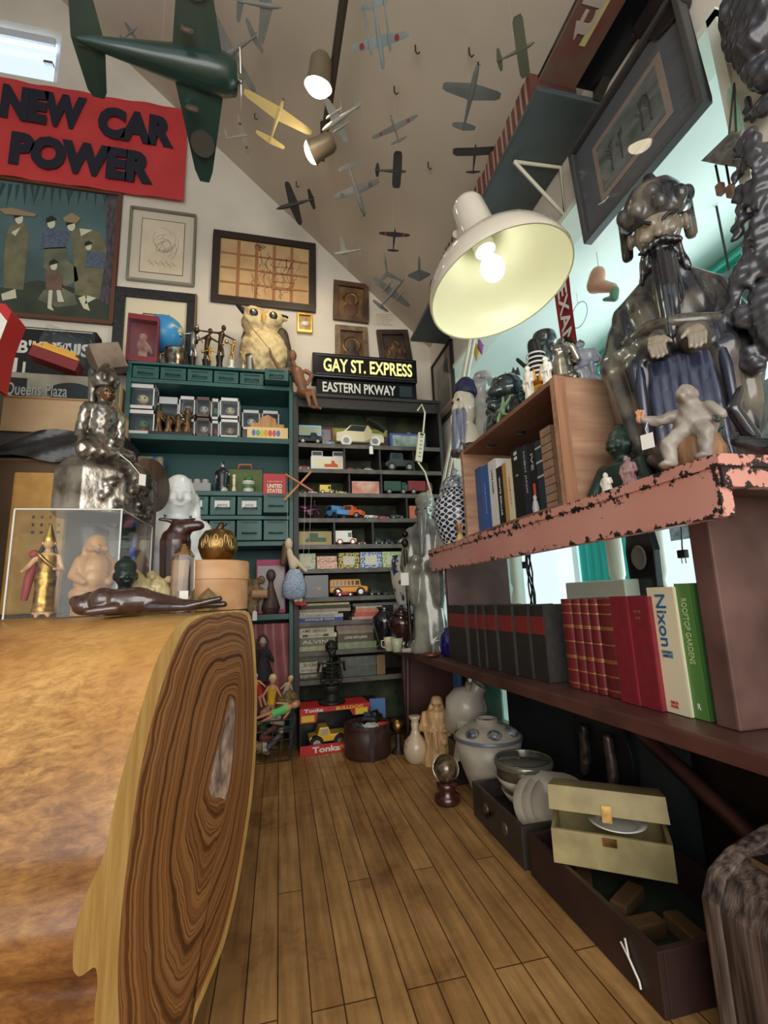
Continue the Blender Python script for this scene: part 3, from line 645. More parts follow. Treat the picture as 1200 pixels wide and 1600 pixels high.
def icon(label, tl, br, tilt, fm, pm, heads):
    x0, x1, z0, z1 = rect(tl, br); t, W, H = framed('wooden_icon', label, 'icon', (x0, x1, z0, z1), .035, fm, pm, tilt=tilt)
    for (hx, hz, s, m) in heads:
        b = MB(); b.T = MI((hx*W, hz*H, .009)); b.ell((0, 0, 0), (s*.62, s*.85, .006)); b.ell((0, -s*1.5, 0), (s*1.1, s*1.1, .005)); b.build('figure', m, t)
        b = MB(); b.T = MI((hx*W, hz*H+.004, .007)); b.lathe([(s*1.2, 0), (s*1.2, .004), (s*.95, .004), (s*.95, 0)], n=24, cap=False); b.build('halo', M_BRASS, t)
icon('brown icon of a single haloed head nearest the sloping ceiling', (520, 441), (576, 507), -.03, M_ICON, P('icon_p', S(126, 96, 62), .5, 0, S(84, 60, 40), 16), [(0, .1, .045, P('icon_face', S(92, 60, 42), .5))])
icon('pale worn icon standing directly under the highest icon', (523, 510), (575, 568), .0, P('icon_pale', S(134, 112, 84), .5, 0, S(92, 72, 52), 20), M_ICON, [(0, -.1, .05, M_ICON2)])
icon('dark icon tilted to the left at far right of the wall', (590, 516), (642, 580), .10, M_ICON2, M_ICON2, [(-.3, -.1, .03, M_ICON), (0, .2, .03, M_ICON), (.35, -.1, .03, M_ICON)])
# roll signs on the display shelves
def sign(name, label, tl, br, y, d, rows, z0=None, z1=None, mats=M_SATIN, extra=None):
    x0, x1, zb, zt = rect(tl, br, y); zb = z0 if z0 else zb; zt = z1 if z1 else zt
    t = T(name, label, 'sign', ((x0+x1)/2, y, zb)); W, H = (x1-x0)/2, zt-zb
    b = MB(); b.box(-W, W, 0, d, 0, H); b.build('case', mats, t, .006)
    for (s, u0, u1, v, h, m) in rows:
        txt(s, .1, m, t, faceY((-W+2*W*(u0+u1)/2, -.002, H*v)), .001, .002, fit=2*W*(u1-u0), fith=H*h)
    return t, W, H
M_LIT = P('sign_yellow', S(250, 240, 160), .5, emit=(S(250, 236, 140), .35)); M_SIGNW = P('sign_white', S(214, 214, 206), .5)
t, W, H = sign('street_sign', 'black box sign reading EASTERN PKWAY on top of the black shelves', (494, 590), (652, 628), 2.49, .12, [('EASTERN PKWAY', .06, .78, .5, .60, M_SIGNW)], 1.852, 1.955)
b = MB(); b.box(W*.64, W*.9, -.003, 0, .018, H-.018); b.build('window_patch', P('sign_patch', S(44, 56, 60), .3), t)
t, W, H = sign('street_sign', 'black box sign reading GAY ST. EXPRESS in glowing yellow letters', (488, 552), (652, 590), 2.47, .14, [('GAY ST. EXPRESS', .10, .95, .50, .56, M_LIT)], 1.957, 2.105)
b = MB(); b.box(-W+.02, W-.02, -.004, -.001, .012, .020); b.box(-W+.02, W-.02, -.004, -.001, H-.020, H-.012); b.build('trim', M_BLACKW, t)
# ------------------------------------------------------------------ left corner: signs, boxes on a high shelf
SZ = 1.83
hs = MB(); hs.box(-2.1, -.80, 2.36, 2.745, 1.60, 1.64); hs.box(-2.1, -2.06, 2.36, 2.745, 0, 1.60); hs.box(-.83, -.80, 2.7, 2.745, 0, 1.60)
hs = hs.build('wall_ledge', M_DARK, None, .003); tag(hs, 'dark ledge left of the teal cabinet under the Queens Plaza sign', 'ledge')
x0, x1, zb, zt = rect((0, 574), (195, 612), 2.38)
qs = T('station_sign', 'long pale metal station sign reading Queens Plaza with black oval end', 'sign', ((-2.0-.80)/2, 2.38, 1.641))
W = .60; H = .185; b = MB(); b.box(-W, W, 0, .06, 0, H); b.build('case', P('sign_metal', S(160, 154, 138), .45, .2, S(126, 118, 104), 9), qs, .004)
b = MB(); b.box(-W, W*.36, -.003, 0, .03, H-.03); b.prism([(W*.68+.10*math.cos(a), H/2+.052*math.sin(a)) for a in [k*PI/12 for k in range(24)]], faceY((0, -.003, 0)), .004); b.build('black_panel', M_SATIN, qs)
txt('Queens Plaza', .1, P('sign_grey', S(160, 164, 160), .5), qs, faceY((on(60, 592, 'Y', 2.38).x+1.40, -.004, H*.5)), .0008, .001, fit=.26, fith=.075)
b = MB(); b.box(W*.86, W*.96, -.002, 0, H*.55, H*.95); b.build('price_sticker', M_WHITE, qs)
# B'KLYN sign
x0, x1, zb, zt = rect((0, 497), (157, 580), 2.55)
bs = T('roll_sign', 'black station roll sign with white letters behind the toy case on the ledge', 'sign', (on(157, 540, 'Y', 2.56).x-.50, 2.56, 1.828)); W = .52; H = .345
b = MB(); b.box(-W, W*.92, 0, .08, 0, H); b.build('case', M_SATIN, bs, .008)
for s, cx, v, wd_, h in (("B'KLYN", on(70, 527, 'Y', 2.56).x-bs.location.x+.02, .66, .27, .075), ('BUS', on(126, 535, 'Y', 2.56).x-bs.location.x-.03, .66, .16, .075), ('L', on(44, 555, 'Y', 2.56).x-bs.location.x, .30, .035, .075), ('G', on(8, 540, 'Y', 2.56).x-bs.location.x, .45, .13, .17)):
    txt(s, .1, M_SIGNW, bs, faceY((cx, -.002, H*v)), .001, .003, fit=wd_, fith=h)
b = MB(); b.box(on(22, 540, 'Y', 2.56).x-bs.location.x-.004, on(22, 540, 'Y', 2.56).x-bs.location.x+.003, -.003, 0, .01, H-.01); b.box(-W+.02, W*.88, -.002, 0, H-.014, H-.010); b.build('divider_line', M_SIGNW, bs)
rest = MB(); rest.box(-2.0, -.80, 2.45, 2.74, 1.641, 1.826); rest = rest.build('storage_box', M_CARD, None, .003); tag(rest, 'cardboard storage box behind the Queens Plaza sign holding up the signs', 'box')
# toy in a clear dome case, tilted
def tilt_case(label, c, size, rz, ry, base_m, win_m, name):
    M = MI(Vector(c)) @ Matrix.Rotation(rz, 4, 'Z') @ Matrix.Rotation(ry, 4, 'Y'); t = T(name, label, 'toy box', M=M); a, d, h = size
    return t, a, d, h
t, a, d, h = tilt_case('red and yellow toy in a clear plastic dome tipped on the ledge', on(86, 563, 'Y', 2.41)-Vector((0, 0, .035)), (.21, .085, .19), .1, .30, None, None, 'packaged_toy')
b = MB(); b.box(-a/2, a/2, -d/2, d/2, 0, .055); b.build('base', P('maroon_card', S(132, 36, 40), .5), t, .003)
b = MB(); b.box(-a/2, a/2-.01, -d/2-.001, -d/2+.02, .056, .070); b.box(-a/2+.03, a/2-.03, -d/2+.01, -d/2+.03, .07, .095); b.build('toy', P('toy_yellow', S(240, 176, 60), .4), t, .002)
b = MB(); b.box(-a/2+.01, a/2, -d/2, d/2, .056, h); b.build('dome', M_PLASTIC, t, .012)
bx = MB(); bx.box(-.07, .07, -.05, .06, 0, .13); o = bx.build('clear_box', [P('beige_box', S(150, 134, 118), .4, 0, S(96, 80, 68), 6)], None, .003)
o.matrix_world = MI(on(180, 575, 'Y', 2.44)-Vector((.015, 0, .02))) @ Matrix.Rotation(.5, 4, 'Z') @ Matrix.Rotation(-.42, 4, 'Y'); tag(o, 'tilted clear fronted box beside the boxed red toy on the ledge', 'box')
# cartons, black sheet, envelope
tb = T('back_table', 'dark low table behind the log table carrying cartons and figures', 'table', (-.9, 1.95, 0))
b = MB(); b.box(-1.2, .66, -.47, .36, .655, .685); b.build('table_top', M_DARK, tb, .003)
for x in (-1.15, .60):
    for y in (-.43, .3): b = MB(); b.box(x-.025, x+.025, y-.025, y+.025, 0, .655); b.build('leg', M_DARK, tb)
def carton(label, tl, br, y, d, m, z0=None, seam=True):
    x0, x1, zb, zt = rect(tl, br, y); zb = z0 if z0 is not None else zb
    t = T('carton', label, 'box', ((x0+x1)/2, y, zb)); W = (x1-x0)/2
    b = MB(); b.box(-W, W, 0, d, 0, zt-zb); b.build('box_body', m, t, .003)
    b = MB(); b.box(-W-.001, W+.001, -.001, d, zt-zb-.012, zt-zb-.004); b.build('flap_edge', P('card_edge', S(150, 112, 76), .8), t)
    return t
x0, x1, zb, zt = rect((-60, 690), (122, 815), 2.02)
carton('brown lower carton behind the envelope at far left', (-90, 712), (112, 815), 2.05, .22, P('carton_brown', S(112, 88, 66), .8, 0, S(96, 74, 54), 3), .686)
zt_ = on(60, 712, 'Y', 2.05).z
carton('large flat cream carton lying above the black plastic sheet', (-90, 612), (172, 690), 2.05, .22, M_CARD, zt_+.10)
b = MB(); rows = []
for j in range(9):
    v = j/8; rows.append([Vector((-1.30+.66*i/24, 2.035-.025*v+.010*math.sin(i*.8+j), zt_+.098-.12*v-.05*max(0, (i-16)/8)*v+.012*math.sin(i*.5+j*.4))) for i in range(25)])
b.ring(rows, True, False, False); b.ring([[p+Vector((0, .006, 0)) for p in r] for r in rows], True, False, False); b.box(-1.3, -.64, 2.06, 2.25, zt_+.002, zt_+.098)
o = b.build('plastic_sheet', P('black_plastic', S(64, 62, 62), .3, 0, S(40, 40, 42), 9, bump=.3)); tag(o, 'black plastic sheet crumpled between two cartons at far left', 'plastic sheet')
x0, x1, zb, zt = rect((22, 737), (96, 860), 1.92)
env = T('padded_envelope', 'yellow brown padded envelope standing behind the acrylic case', 'envelope', ((x0+x1)/2, 1.92, .686)); W = (x1-x0)/2; H = zt-.686
b = MB(); b.box(-W, W, 0, .03, 0, H); b.build('envelope_body', P('manila', S(196, 150, 78), .7, 0, S(170, 124, 60), 12), env, .008)
for k in range(5): txt('|l!', .05, M_LEATHER, env, faceY((-W*.1+k*.028, -.002, H*.62)) @ Matrix.Rotation(PI/2, 4, 'Z'), .0004, 0, fit=.07, fith=.010, name='stamp_text')
o = MB(); x0, x1, zb, zt = rect((176, 662), (200, 800), 2.35); o.box(x0, x1-.055, 2.37, 2.5, 1.08, zt); o = o.build('game_box', P('gamebox', S(60, 34, 36), .5, 0, S(150, 120, 110), 9)); tag(o, 'narrow dark picture box standing in the gap left of the teal cabinet', 'box')
st_ = MB(); st_.box(-.93, -.84, 2.36, 2.56, 0, 1.08); st_ = st_.build('storage_bin', M_DARK); tag(st_, 'dark bin standing between the ledge post and teal cabinet', 'bin')
# red and white package at the left edge of the photo
p0 = on(2, 530, 'Y', 1.72); rp = T('toy_package', 'red and white striped package at the far left edge of the photo', 'package', (p0.x-.10, 1.72, on(2, 600, 'Y', 1.72).z))
H = on(2, 468, 'Y', 1.72).z-rp.location.z
b = MB(); b.prism([(-.12, 0), (.085, 0), (.095, H*.5), (.12, H*.86), (.10, H*.95), (-.12, H)], faceY((0, 0, 0)), .10); b.m = 1; b.prism([(.06, H*.30), (.094, H*.45), (.112, H*.74), (.06, H*.95)], faceY((0, -.002, 0)), .001); b.build('package_body', [M_RED, M_WHITE], rp, 0)
zz = rp.location.z; b = MB(); b.box(rp.location.x-.11, rp.location.x+.08, 1.73, 1.81, .686, zz-.001); b = b.build('storage_box', P('greycard', S(84, 76, 70), .8)); tag(b, 'tall grey box at far left holding up the red package', 'box')
# ------------------------------------------------------------------ right wall: shelf, picture, hangings
sh = T('wall_shelf', 'dark grey wall shelf high on the right carried by a white triangular bracket', 'shelf', (XW, 1.74, 2.22))
def hb(): m = MB(); m.T = MI(-sh.location); return m
b = hb(); b.box(.772, XW-.002, 1.02, 2.46, 2.22, 2.24); b.build('board', P('shelf_slate', S(78, 88, 90), .35, 0, S(66, 76, 78), 5), sh, .004)
M_IVM = P('ivory_metal', S(206, 200, 178), .4)
for y in (1.25,):
    b = hb(); b.tube([(.815, y, 2.214), (.995, y-.01, 2.214), (.995, y, 2.02), (.815, y, 2.214)], .007, 6); b.build('bracket', M_IVM, sh)
proto = None
rnd = random.Random(11)
ML = [P('spine_red', S(104, 58, 54), .5), P('spine_pink', S(166, 138, 122), .6)]
for k in range(30):
    y = 1.07+k*.0345
    b = MB(); b.m = 0; b.box(0, .17, -.010, .010, 0, .10); b.m = 1; b.box(-.001, .171, .0105, .021, .003, .094)
    o = b.build('thin_volume', ML, None, 0, loc=(.775+rnd.uniform(0, .004), y, 2.2405)) if k == 0 else proto.copy()
    if k == 0: proto = o
    else: COL.objects.link(o); o.location = (.775+rnd.uniform(0, .006), y, 2.2405); o.scale.z = rnd.uniform(.92, 1.05)
    tag(o, 'thin red backed volume in the row along the high wall shelf', 'book', 'thin red volumes on the high wall shelf')
sb = T('painted_signboard', 'weathered signboard with pale lettering and yellow strip under the sloping ceiling', 'sign', (.83, .65, 2.236))
b = MB(); b.box(-.058, .065, -.55, .36, 0, .014); b.build('board', P('sign_rust', S(104, 90, 76), .6, 0, S(112, 54, 50), 7, 5), sb, .002)
Mb = lambda x, y: frame(Vector((x, y, -.001)), -VY, -VX, -VZ)
txt('this', .1, P('sign_chalk', S(180, 170, 162), .7), sb, Mb(-.018, .10), .0008, .002, fit=.28, fith=.062)
b = MB(); b.box(.004, .022, .10, .25, -.0015, 0); b.build('yellow_strip', P('old_yellow', S(196, 190, 130), .6), sb)
b = MB(); b.prism([(.012+.034*math.cos(a)*(1+.15*math.sin(5*a)), -.05+.075*math.sin(a)) for a in [k*PI/10 for k in range(20)]], frame(Vector((0, 0, -.0015)), VX, VY, VZ), .001); b.build('blue_patch', P('flaked_blue', S(74, 116, 122), .6, 0, S(150, 160, 152), 24), sb)
b = MB(); b.box(.772, XW-.001, .10, 1.012, 2.2505, 2.262); o = b.build('dark_ledge', M_SATIN); tag(o, 'dark ledge holding the weathered signboard above the big picture', 'ledge')
def onX(pts, x): return [(-(on(*p, 'X', x).y), on(*p, 'X', x).z) for p in pts]
tp = [(926, 157), (923, 118), (936, 94), (966, 32), (982, 2), (992, -40), (1066, -44), (1066, 0), (1050, 34), (1024, 62), (996, 62), (986, 50), (964, 78), (948, 103)]
b = MB(); b.prism(onX(tp, .965), faceX((.965, 0, 0)), .032); o = T('dark_carving', 'dark tapering carving with pointed tip hung on the wall above the big picture', 'carving', (.98, .95, 2.2)); b.T = None
m_ = MB(); m_.T = MI(-o.location); m_.v = []; m_.prism(onX(tp, .965), faceX((.965, 0, 0)), .032); m_.build('carving_body', P('ebony', S(34, 32, 34), .35, 0, S(58, 48, 42), 9), o, .006)
c = on(1036, 12, 'X', .962); m_ = MB(); m_.T = MI(c-o.location); m_.ell((0, 0, 0), (.004, .028, .012)); m_.build('pale_oval', M_GREY, o)
# big picture
bp_ = T('framed_landscape', 'large dark framed landscape under glass leaning out above the window opening', 'picture', M=faceX((XW-.012, .92, 1.988)) @ Matrix.Rotation(.02, 4, 'Z') @ Matrix.Rotation(.03, 4, 'X'))
W, H, fw = .222, .178, .016
M_PF = P('picture_frame_dark', S(70, 68, 68), .4)
b = MB(); b.box(-W, W, -H, -H+fw, 0, .030); b.box(-W, W, H-fw, H, 0, .030); b.box(-W, -W+fw, -H+fw, H-fw, 0, .030); b.box(W-fw, W, -H+fw, H-fw, 0, .030); b.build('frame', M_PF, bp_, .003)
b = MB(); b.box(-W+fw, W-fw, -H+fw, H-fw, 0, .010); b.build('mount', P('slate_mount', S(84, 88, 94), .7), bp_)
b = MB(); b.box(-.137, .137, -.100, .100, .010, .012); b.build('inner_mount', P('taupe_mount', S(140, 124, 114), .7), bp_)
b = MB(); b.box(-.118, .118, -.080, .080, .012, .0135); b.build('picture', P('landscape', S(112, 116, 116), .6, 0, S(74, 84, 74), 9, 5, stretch=(1, 3, 1)), bp_)
b = MB(); rnd = random.Random(2)
for x in (-.07, -.03, .05, .08):
    b.tube([(x, -.05, .0145), (x+.004, .0, .0145), (x, .04, .0145)], [.003, .002, .001], 4)
    for k in range(7): z = -.01+k*.007; s = rnd.choice((-1, 1)); b.tube([(x, z, .0145), (x+s*.014, z+.014, .0145)], .0008, 3)
b.build('drawn_trees', P('tree_ink', S(60, 58, 56), .8), bp_)
b = MB(); b.box(-W+fw, W-fw, -H+fw, H-fw, .020, .022); b.build('pane', glass('picture_glass', (1, 1, 1, 1), .06, .01), bp_)
# small framed picture on the right wall beside the display shelves
c = (on(680, 600, 'X', XW)+on(712, 545, 'X', XW))/2
sp_ = T('framed_photo', 'small framed picture with glinting glass on right wall behind the lamp pole', 'picture', M=faceX((XW-.004, 2.52, 1.97)))
b = MB(); W, H, fw = .175, .22, .014; b.box(-W, W, -H, -H+fw, 0, .02); b.box(-W, W, H-fw, H, 0, .02); b.box(-W, -W+fw, -H, H, 0, .02); b.box(W-fw, W, -H, H, 0, .02); b.build('frame', M_BLACK, sp_)
b = MB(); b.box(-W+fw, W-fw, -H+fw, H-fw, 0, .008); b.build('mount', P('taupe2', S(150, 134, 122), .7), sp_)
b = MB(); b.box(-.10, .10, -.13, .14, .008, .010); b.build('picture', P('dim_photo', S(86, 84, 76), .4, 0, S(40, 42, 42), 12), sp_)
b = MB(); b.box(-W+fw, W-fw, -H+fw, H-fw, .013, .0145); b.build('pane', M_GLASS, sp_)
# pennant on a stick
pn = T('felt_pennant', 'red felt pennant reading ALEXAN hanging by the opening behind the lamp', 'pennant', M=faceX((XW-.012, 1.30, 1.60)))
b = MB(); rows = []
for j in range(9):
    v = j/8; z = .34-.60*v; wl = .046-.010*v; rows.append([Vector((-wl+2*wl*i/6, z, .004*math.sin(i+v*5))) for i in range(7)])
b.ring(rows, True, False, False); b.ring([[p-Vector((0, 0, .003)) for p in r] for r in rows], True, False, False); b.build('felt', M_ROSE, pn)
txt('ALEXANDRIA', .06, M_WHITE, pn, MI((.006, .0, .007)) @ Matrix.Rotation(-PI/2, 4, 'Z'), .0005, .001, fit=.56, fith=.052)
txt('N.Y.', .06, M_WHITE, pn, MI((-.032, -.10, .007)) @ Matrix.Rotation(-PI/2, 4, 'Z'), .0005, 0, fit=.08, fith=.014)
b = MB(); b.tube([(-.03, .40, .003), (.0, .36, .003), (.012, .20, .003)], [.012, .015, .008], 6); b.build('stick', P('old_wood', S(126, 104, 76), .6), pn)
# hanging leg ornament from the bay ceiling
c = on(940, 445, 'X', 1.22); lg = T('hanging_leg_ornament', 'flesh pink leg ornament in a green shoe hanging below the white bay ceiling', 'ornament', c)
e = lambda px, py: on(px, py, 'X', 1.22)-c
blob('leg', P('flesh', S(214, 160, 132), .4), lg, lambda b: (b.cap_(e(934, 428), e(930, 446), .030, .034), b.cap_(e(930, 446), e(958, 450), .030, .018)), .006)
blob('shoe', P('shoe_green', S(104, 150, 120), .4), lg, lambda b: (b.cap_(e(960, 454), e(960, 463), .018, .016), b.cap_(e(961, 466), e(944, 468), .014, .008)), .005)
b = MB(); b.tube([e(936, 424), (e(936, 424).x, e(936, 424).y, 2.01-c.z)], .0012, 4); b.build('hanging_wire', M_STEEL, lg)
# wire ring, corn husk ornament
c = on(905, 492, 'X', 1.3); o = T('wire_ring', 'thin wire hoop hanging from the bay ceiling left of the statue', 'hoop', c)
b = MB(); b.tube([(.0, .055*math.cos(a), .055*math.sin(a)) for a in [k*PI/12 for k in range(25)]], .0022, 5, False); b.tube([(0, 0, .055), (0, 0, 2.01-c.z)], .001, 4); b.build('hoop', M_STEEL, o)
c = on(748, 545, 'X', .95); o = T('corn_husk_ornament', 'purple and yellow husk ornament hanging by a cord near the lamp pole', 'ornament', c)
for dx, m in ((-.02, P('husk_yellow', S(190, 160, 70), .7)), (.015, P('husk_purple', S(140, 90, 150), .7))):
    b = MB(); b.tube([(0, -dx, .04), (0, -dx*1.3, .0), (0, -dx*1.8, -.045)], [.004, .016, .003], 7)
    for k in range(4): b.tube([(0, -dx, .03), (.01*(k-1.5), -dx-.015*(k % 2)*math.copysign(1, dx), .0)], [.004, .001], 4)
    b.build('husk', m, o)
b = MB(); b.tube([(0, 0, .035), (0, 0, 2.01-c.z+.15)], .0015, 4); b.build('cord', M_DARK, o)
for (px, py, ax, v) in ((1035, 185, 0, 0), (1003, 430, 0, 0), (1062, 368, 0, 0)):
    c = on(px, py, 'Z', 2.006); b = MB(); b.tube([(0, 0, .004), (0, 0, -.012), (.006, 0, -.02), (.012, 0, -.012)], .0016, 5); o = b.build('ceiling_hook', M_STEEL, None, loc=c)
    tag(o, 'small bare steel hook screwed into the white bay ceiling', 'hook', 'hooks in the bay ceiling')
# hanging canopy with clappers
c = on(1140, 250, 'X', .96); hc_ = T('hanging_canopy', 'small woven canopy with two hanging wooden clappers beside the dark masks', 'ornament', c)
e = lambda px, py: on(px, py, 'X', .96)-c
b = MB(); b.ring([[e(1147, 205)+Vector((dx*.2, 0, 0)) for dx in (-.03, .03)]+[e(1150, 206)+Vector((dx*.2, 0, 0)) for dx in (.03, -.03)], [e(1112, 255)+Vector((dx, 0, 0)) for dx in (-.03, .03)]+[e(1166, 262)+Vector((dx, 0, 0)) for dx in (.03, -.03)]], False)
b.build('canopy', P('woven', S(96, 92, 84), .7, 0, S(54, 52, 50), 60), hc_)
for (p0, p1) in (((1118, 258), (1125, 292)), ((1134, 256), (1141, 295))):
    b = MB(); b.tube([e(*p0), e(*p1)], .0025, 5); b.build('cord', M_DARK, hc_)
    q = e(*p1); b = MB(); b.cbox(q-Vector((0, 0, .006)), (.014, .014, .026)); b.build('clapper', P('clapper', S(140, 108, 86), .5), hc_, .002)
b = MB(); b.tube([e(1147, 130), e(1140, 200), e(1136, 245)], .002, 5); b.tube([e(1147, 130), e(1150, 206)], .002, 5); b.build('hanging_cord', M_DARK, hc_)
b = MB(); b.prism(onX([(1136, 140), (1147, 132), (1158, 200), (1150, 210)], .975), faceX((.975, 0, 0)), .004); o = b.build('green_tag', P('pale_green', S(150, 196, 170), .6)); tag(o, 'long pale green tag hanging on the opening edge above the canopy', 'tag')
# dark carved masks on the near jamb
M_MASK = P('carved_ebony', S(44, 44, 50), .3, 0, S(62, 62, 68), 20, bump=.2, coat=.3)
def mk(label, ctr, x, fn, vox=.006, disp=None):
    c = on(*ctr, 'X', x); t = T('carved_mask', label, 'mask', c); E_ = lambda px, py, dx=0: on(px, py, 'X', x)-c+Vector((dx, 0, 0))
    blob('carved_face', M_MASK, t, lambda b: fn(b, E_), vox, 3, disp); return t, E_
t, E_ = mk('dark carved mask hung highest in the upper right corner', (1180, 50), .96, lambda b, e: (b.ell(e(1185, 20), (.04, .075, .10)), b.cap_(e(1158, 20), e(1170, 90), .030, .022), b.cap_(e(1165, 95), e(1200, 120), .022, .028), b.ell(e(1150, 30, -.01), (.03, .022, .05)), b.ell(e(1190, 70, -.02), (.03, .03, .03))), .005, lambda p: .002*math.sin(p.z*190+p.y*150)+.0014*math.sin(p.y*280))
t, E_ = mk('small dark winged carving between the two large masks', (1182, 175), .975, lambda b, e: (b.cap_(e(1168, 185), e(1200, 150), .008, .012), b.cap_(e(1168, 155), e(1176, 190), .007, .005), b.cap_(e(1164, 174), e(1182, 180), .006, .010), b.ell(e(1196, 168), (.012, .02, .02))), .003)
def m3(b, e):
    rn = random.Random(6); b.cap_(e(1196, 240), e(1200, 420), .020, .026); b.ell(e(1204, 500), (.04, .034, .085))
    for k in range(48):
        y = rn.uniform(210, 430); x = rn.uniform(1164, 1200)+(y-210)*.03; b.cap_(e(x, y, -.02), e(x-rn.uniform(-6, 9), y+rn.uniform(14, 30), -.03), .011, .005)
    b.cap_(e(1176, 425, -.03), e(1168, 470, -.035), .016, .014); b.cap_(e(1168, 470, -.035), e(1155, 530, -.04), .012, .013); b.ell(e(1160, 534, -.035), (.016, .013, .010))
    b.cap_(e(1166, 548, -.035), e(1190, 552, -.03), .009, .012); b.cap_(e(1170, 560, -.035), e(1190, 564, -.03), .008, .012); b.cap_(e(1178, 574, -.03), e(1196, 572, -.02), .012, .016); b.ell(e(1182, 500, -.035), (.016, .016, .026)); b.cap_(e(1168, 452, -.04), e(1190, 446, -.03), .010, .010)
    b.cap_(e(1168, 215), e(1150, 232), .010, .005)
t, E_ = mk('large dark carved head with feathered headdress facing left near the right edge', (1190, 400), .93, m3, .004, lambda p: .0016*math.sin(p.z*250+p.y*80)+.0012*math.sin(p.y*310+p.x*200))
b = MB(); b.tube([E_(1192, 290, .02), E_(1192, 290, .07)], .008, 6); b.build('wall_peg', M_DARK, t)
# ------------------------------------------------------------------ big white lamp
lc = on(783, 452, 'Y', .93); rc = ray(783, 452).normalized()
imx, imy = RI, UP
ax = (imx*-.38+imy*.925).normalized()*.92 + rc*.37; ax.normalize()
side = ax.cross(rc).normalized(); ML_ = frame(lc, side, ax.cross(side), ax)
R = 113/F_PX*(lc-CAM).dot(FW)
lamp = T('desk_lamp', 'large glossy white bell shaped lamp shade on a tall cream pole, lit', 'lamp', M=ML_)
pr = [(1.0, 0), (1.005, .05), (.99, .12), (.95, .25), (.86, .40), (.72, .52), (.56, .62), (.42, .72), (.33, .85), (.285, 1.0), (.26, 1.22), (.245, 1.52), (.22, 1.60), (.18, 1.63)]
b = MB(); b.lathe([(r*R, z*R) for r, z in pr], n=64); b.v = b.v; sh_ = MB(); sh_.lathe([(r*R, z*R) for r, z in pr], n=64, cap=False); sh_.add([Vector((.18*R*math.cos(k*PI/32), .18*R*math.sin(k*PI/32), 1.63*R)) for k in range(64)], [tuple(range(64))])
M_SHADE = P('lamp_enamel', S(208, 200, 184), .1, coat=.8); M_SHIN = P('lamp_inside', S(232, 236, 204), .3)
so = sh_.build('lamp_shade', M_SHADE, lamp)
si = MB(); si.lathe([(r*R-.004, z*R+.001) for r, z in pr[:-2]]+[(.19*R, 1.45*R)], n=64, cap=False); si.lathe([(1.0*R, 0), (R-.004, .001)], n=64, cap=False); si.build('inside', M_SHIN, so, label='pale yellow inside of the shade')
b = MB(); b.ell((0, 0, .38*R), (.165*R, .165*R, .2*R), n=24, m=14); b.build('bulb', emis('bulb_glow', (1, .96, .86, 1), 5), so)
b = MB(); b.tube([(0, 0, .7*R), (0, 0, 1.35*R)], .15*R, 16); b.build('socket', M_WHITE, so)
ll = bpy.data.lights.new('lamp_light', 'POINT'); ll.energy = .30; ll.color = (1, .97, .88); ll.shadow_soft_size = .03
lo = bpy.data.objects.new('lamp_light', ll); COL.objects.link(lo); lo.location = ML_ @ Vector((0, 0, .16*R))
iv = ML_.inverted(); pt_, pb_ = on(738, 530, 'Y', 1.74), on(697, 745, 'Y', 2.0)
dv = (pb_-pt_).normalized(); bot = pt_+dv*((BZ+.03-pt_.z)/dv.z); top = pt_-dv*.34
b = MB(); b.T = iv
for s in (-.010, .010): b.tube([bot+Vector((s, 0, 0)), top+Vector((s, 0, 0))], .0085, 4)
b.build('pole', M_IVM, lamp)
b = MB(); b.T = iv; b.tube([top, top.lerp(ML_ @ Vector((0, 0, 1.25*R)), .5)+Vector((.05, .1, .06)), ML_ @ Vector((.28*R, 0, 1.25*R))], .010, 8); b.build('arm', M_IVM, lamp)
b = MB(); b.T = iv; b.lathe([(.0, 0), (.09, 0), (.09, .012), (.02, .025), (.015, .04)], c=(bot.x, bot.y, BZ+.001), n=24); b.build('base', M_IVM, lamp)
# ------------------------------------------------------------------ books
def book(label, M, t, h, d, cover, title=None, group=None, bands=(), name='book', page=M_PAPER, flat=True):
    """spine faces local -y, thickness along x, height along z; parts: cover, page_block, spine title, bands"""
    o = T(name, label, 'book', M=M, group=group); q = .0022
    b = MB()
    if flat: b.box(-t/2, t/2, 0, q, 0, h)
    else: b.lathe([(t/2, 0), (t/2, h)], c=(0, t*.28, 0), n=16, sy=.56)
    y0 = q*.5 if flat else t*.26; b.box(-t/2, -t/2+q, y0, d, 0, h); b.box(t/2-q, t/2, y0, d, 0, h); c = b.build('cover', cover, o)
    b = MB(); b.box(-t/2+q, t/2-q, q if flat else t*.3, d-.004, .003, h-.003); b.build('page_block', page, o)
    for (v, hh, m) in bands:
        b = MB(); 
        if flat: b.box(-t/2-.0003, t/2+.0003, -.0006, .001, h*v-hh/2, h*v+hh/2)
        else: b.lathe([(t/2+.0007, h*v-hh/2), (t/2+.0007, h*v+hh/2)], c=(0, t*.28, 0), n=16, sy=.56)
        b.build('spine_band', m, c)
    if title:
        for (s, v, ln, hh, m, rot) in title:
            Mt = frame(Vector((0, -.0012, h*v)), VZ*-1, VX, -VY) if rot else faceY((0, -.0012, h*v))
            txt(s, .02, m, c, Mt, .0004, .0002, fit=ln, fith=hh, name='spine_title')
    return o
RX = Matrix.Rotation(-PI/2, 4, 'Z')     # spine towards the aisle (-X)
def stand(label, pxl, pxr, py, x, z, h, d, cover, top=None, lean=0, **k):
    """a standing book whose spine spans photo columns pxl..pxr"""
    a, c = on(pxl, py, 'X', x), on(pxr, py, 'X', x); t = abs(a.y-c.y)*.97; y = (a.y+c.y)/2
    if top: h = on((pxl+pxr)/2, top, 'X', x).z-z
    return book(label, MI((x, y, z)) @ RX @ Matrix.Rotation(lean, 4, 'Y'), t, h, d, cover, **k)
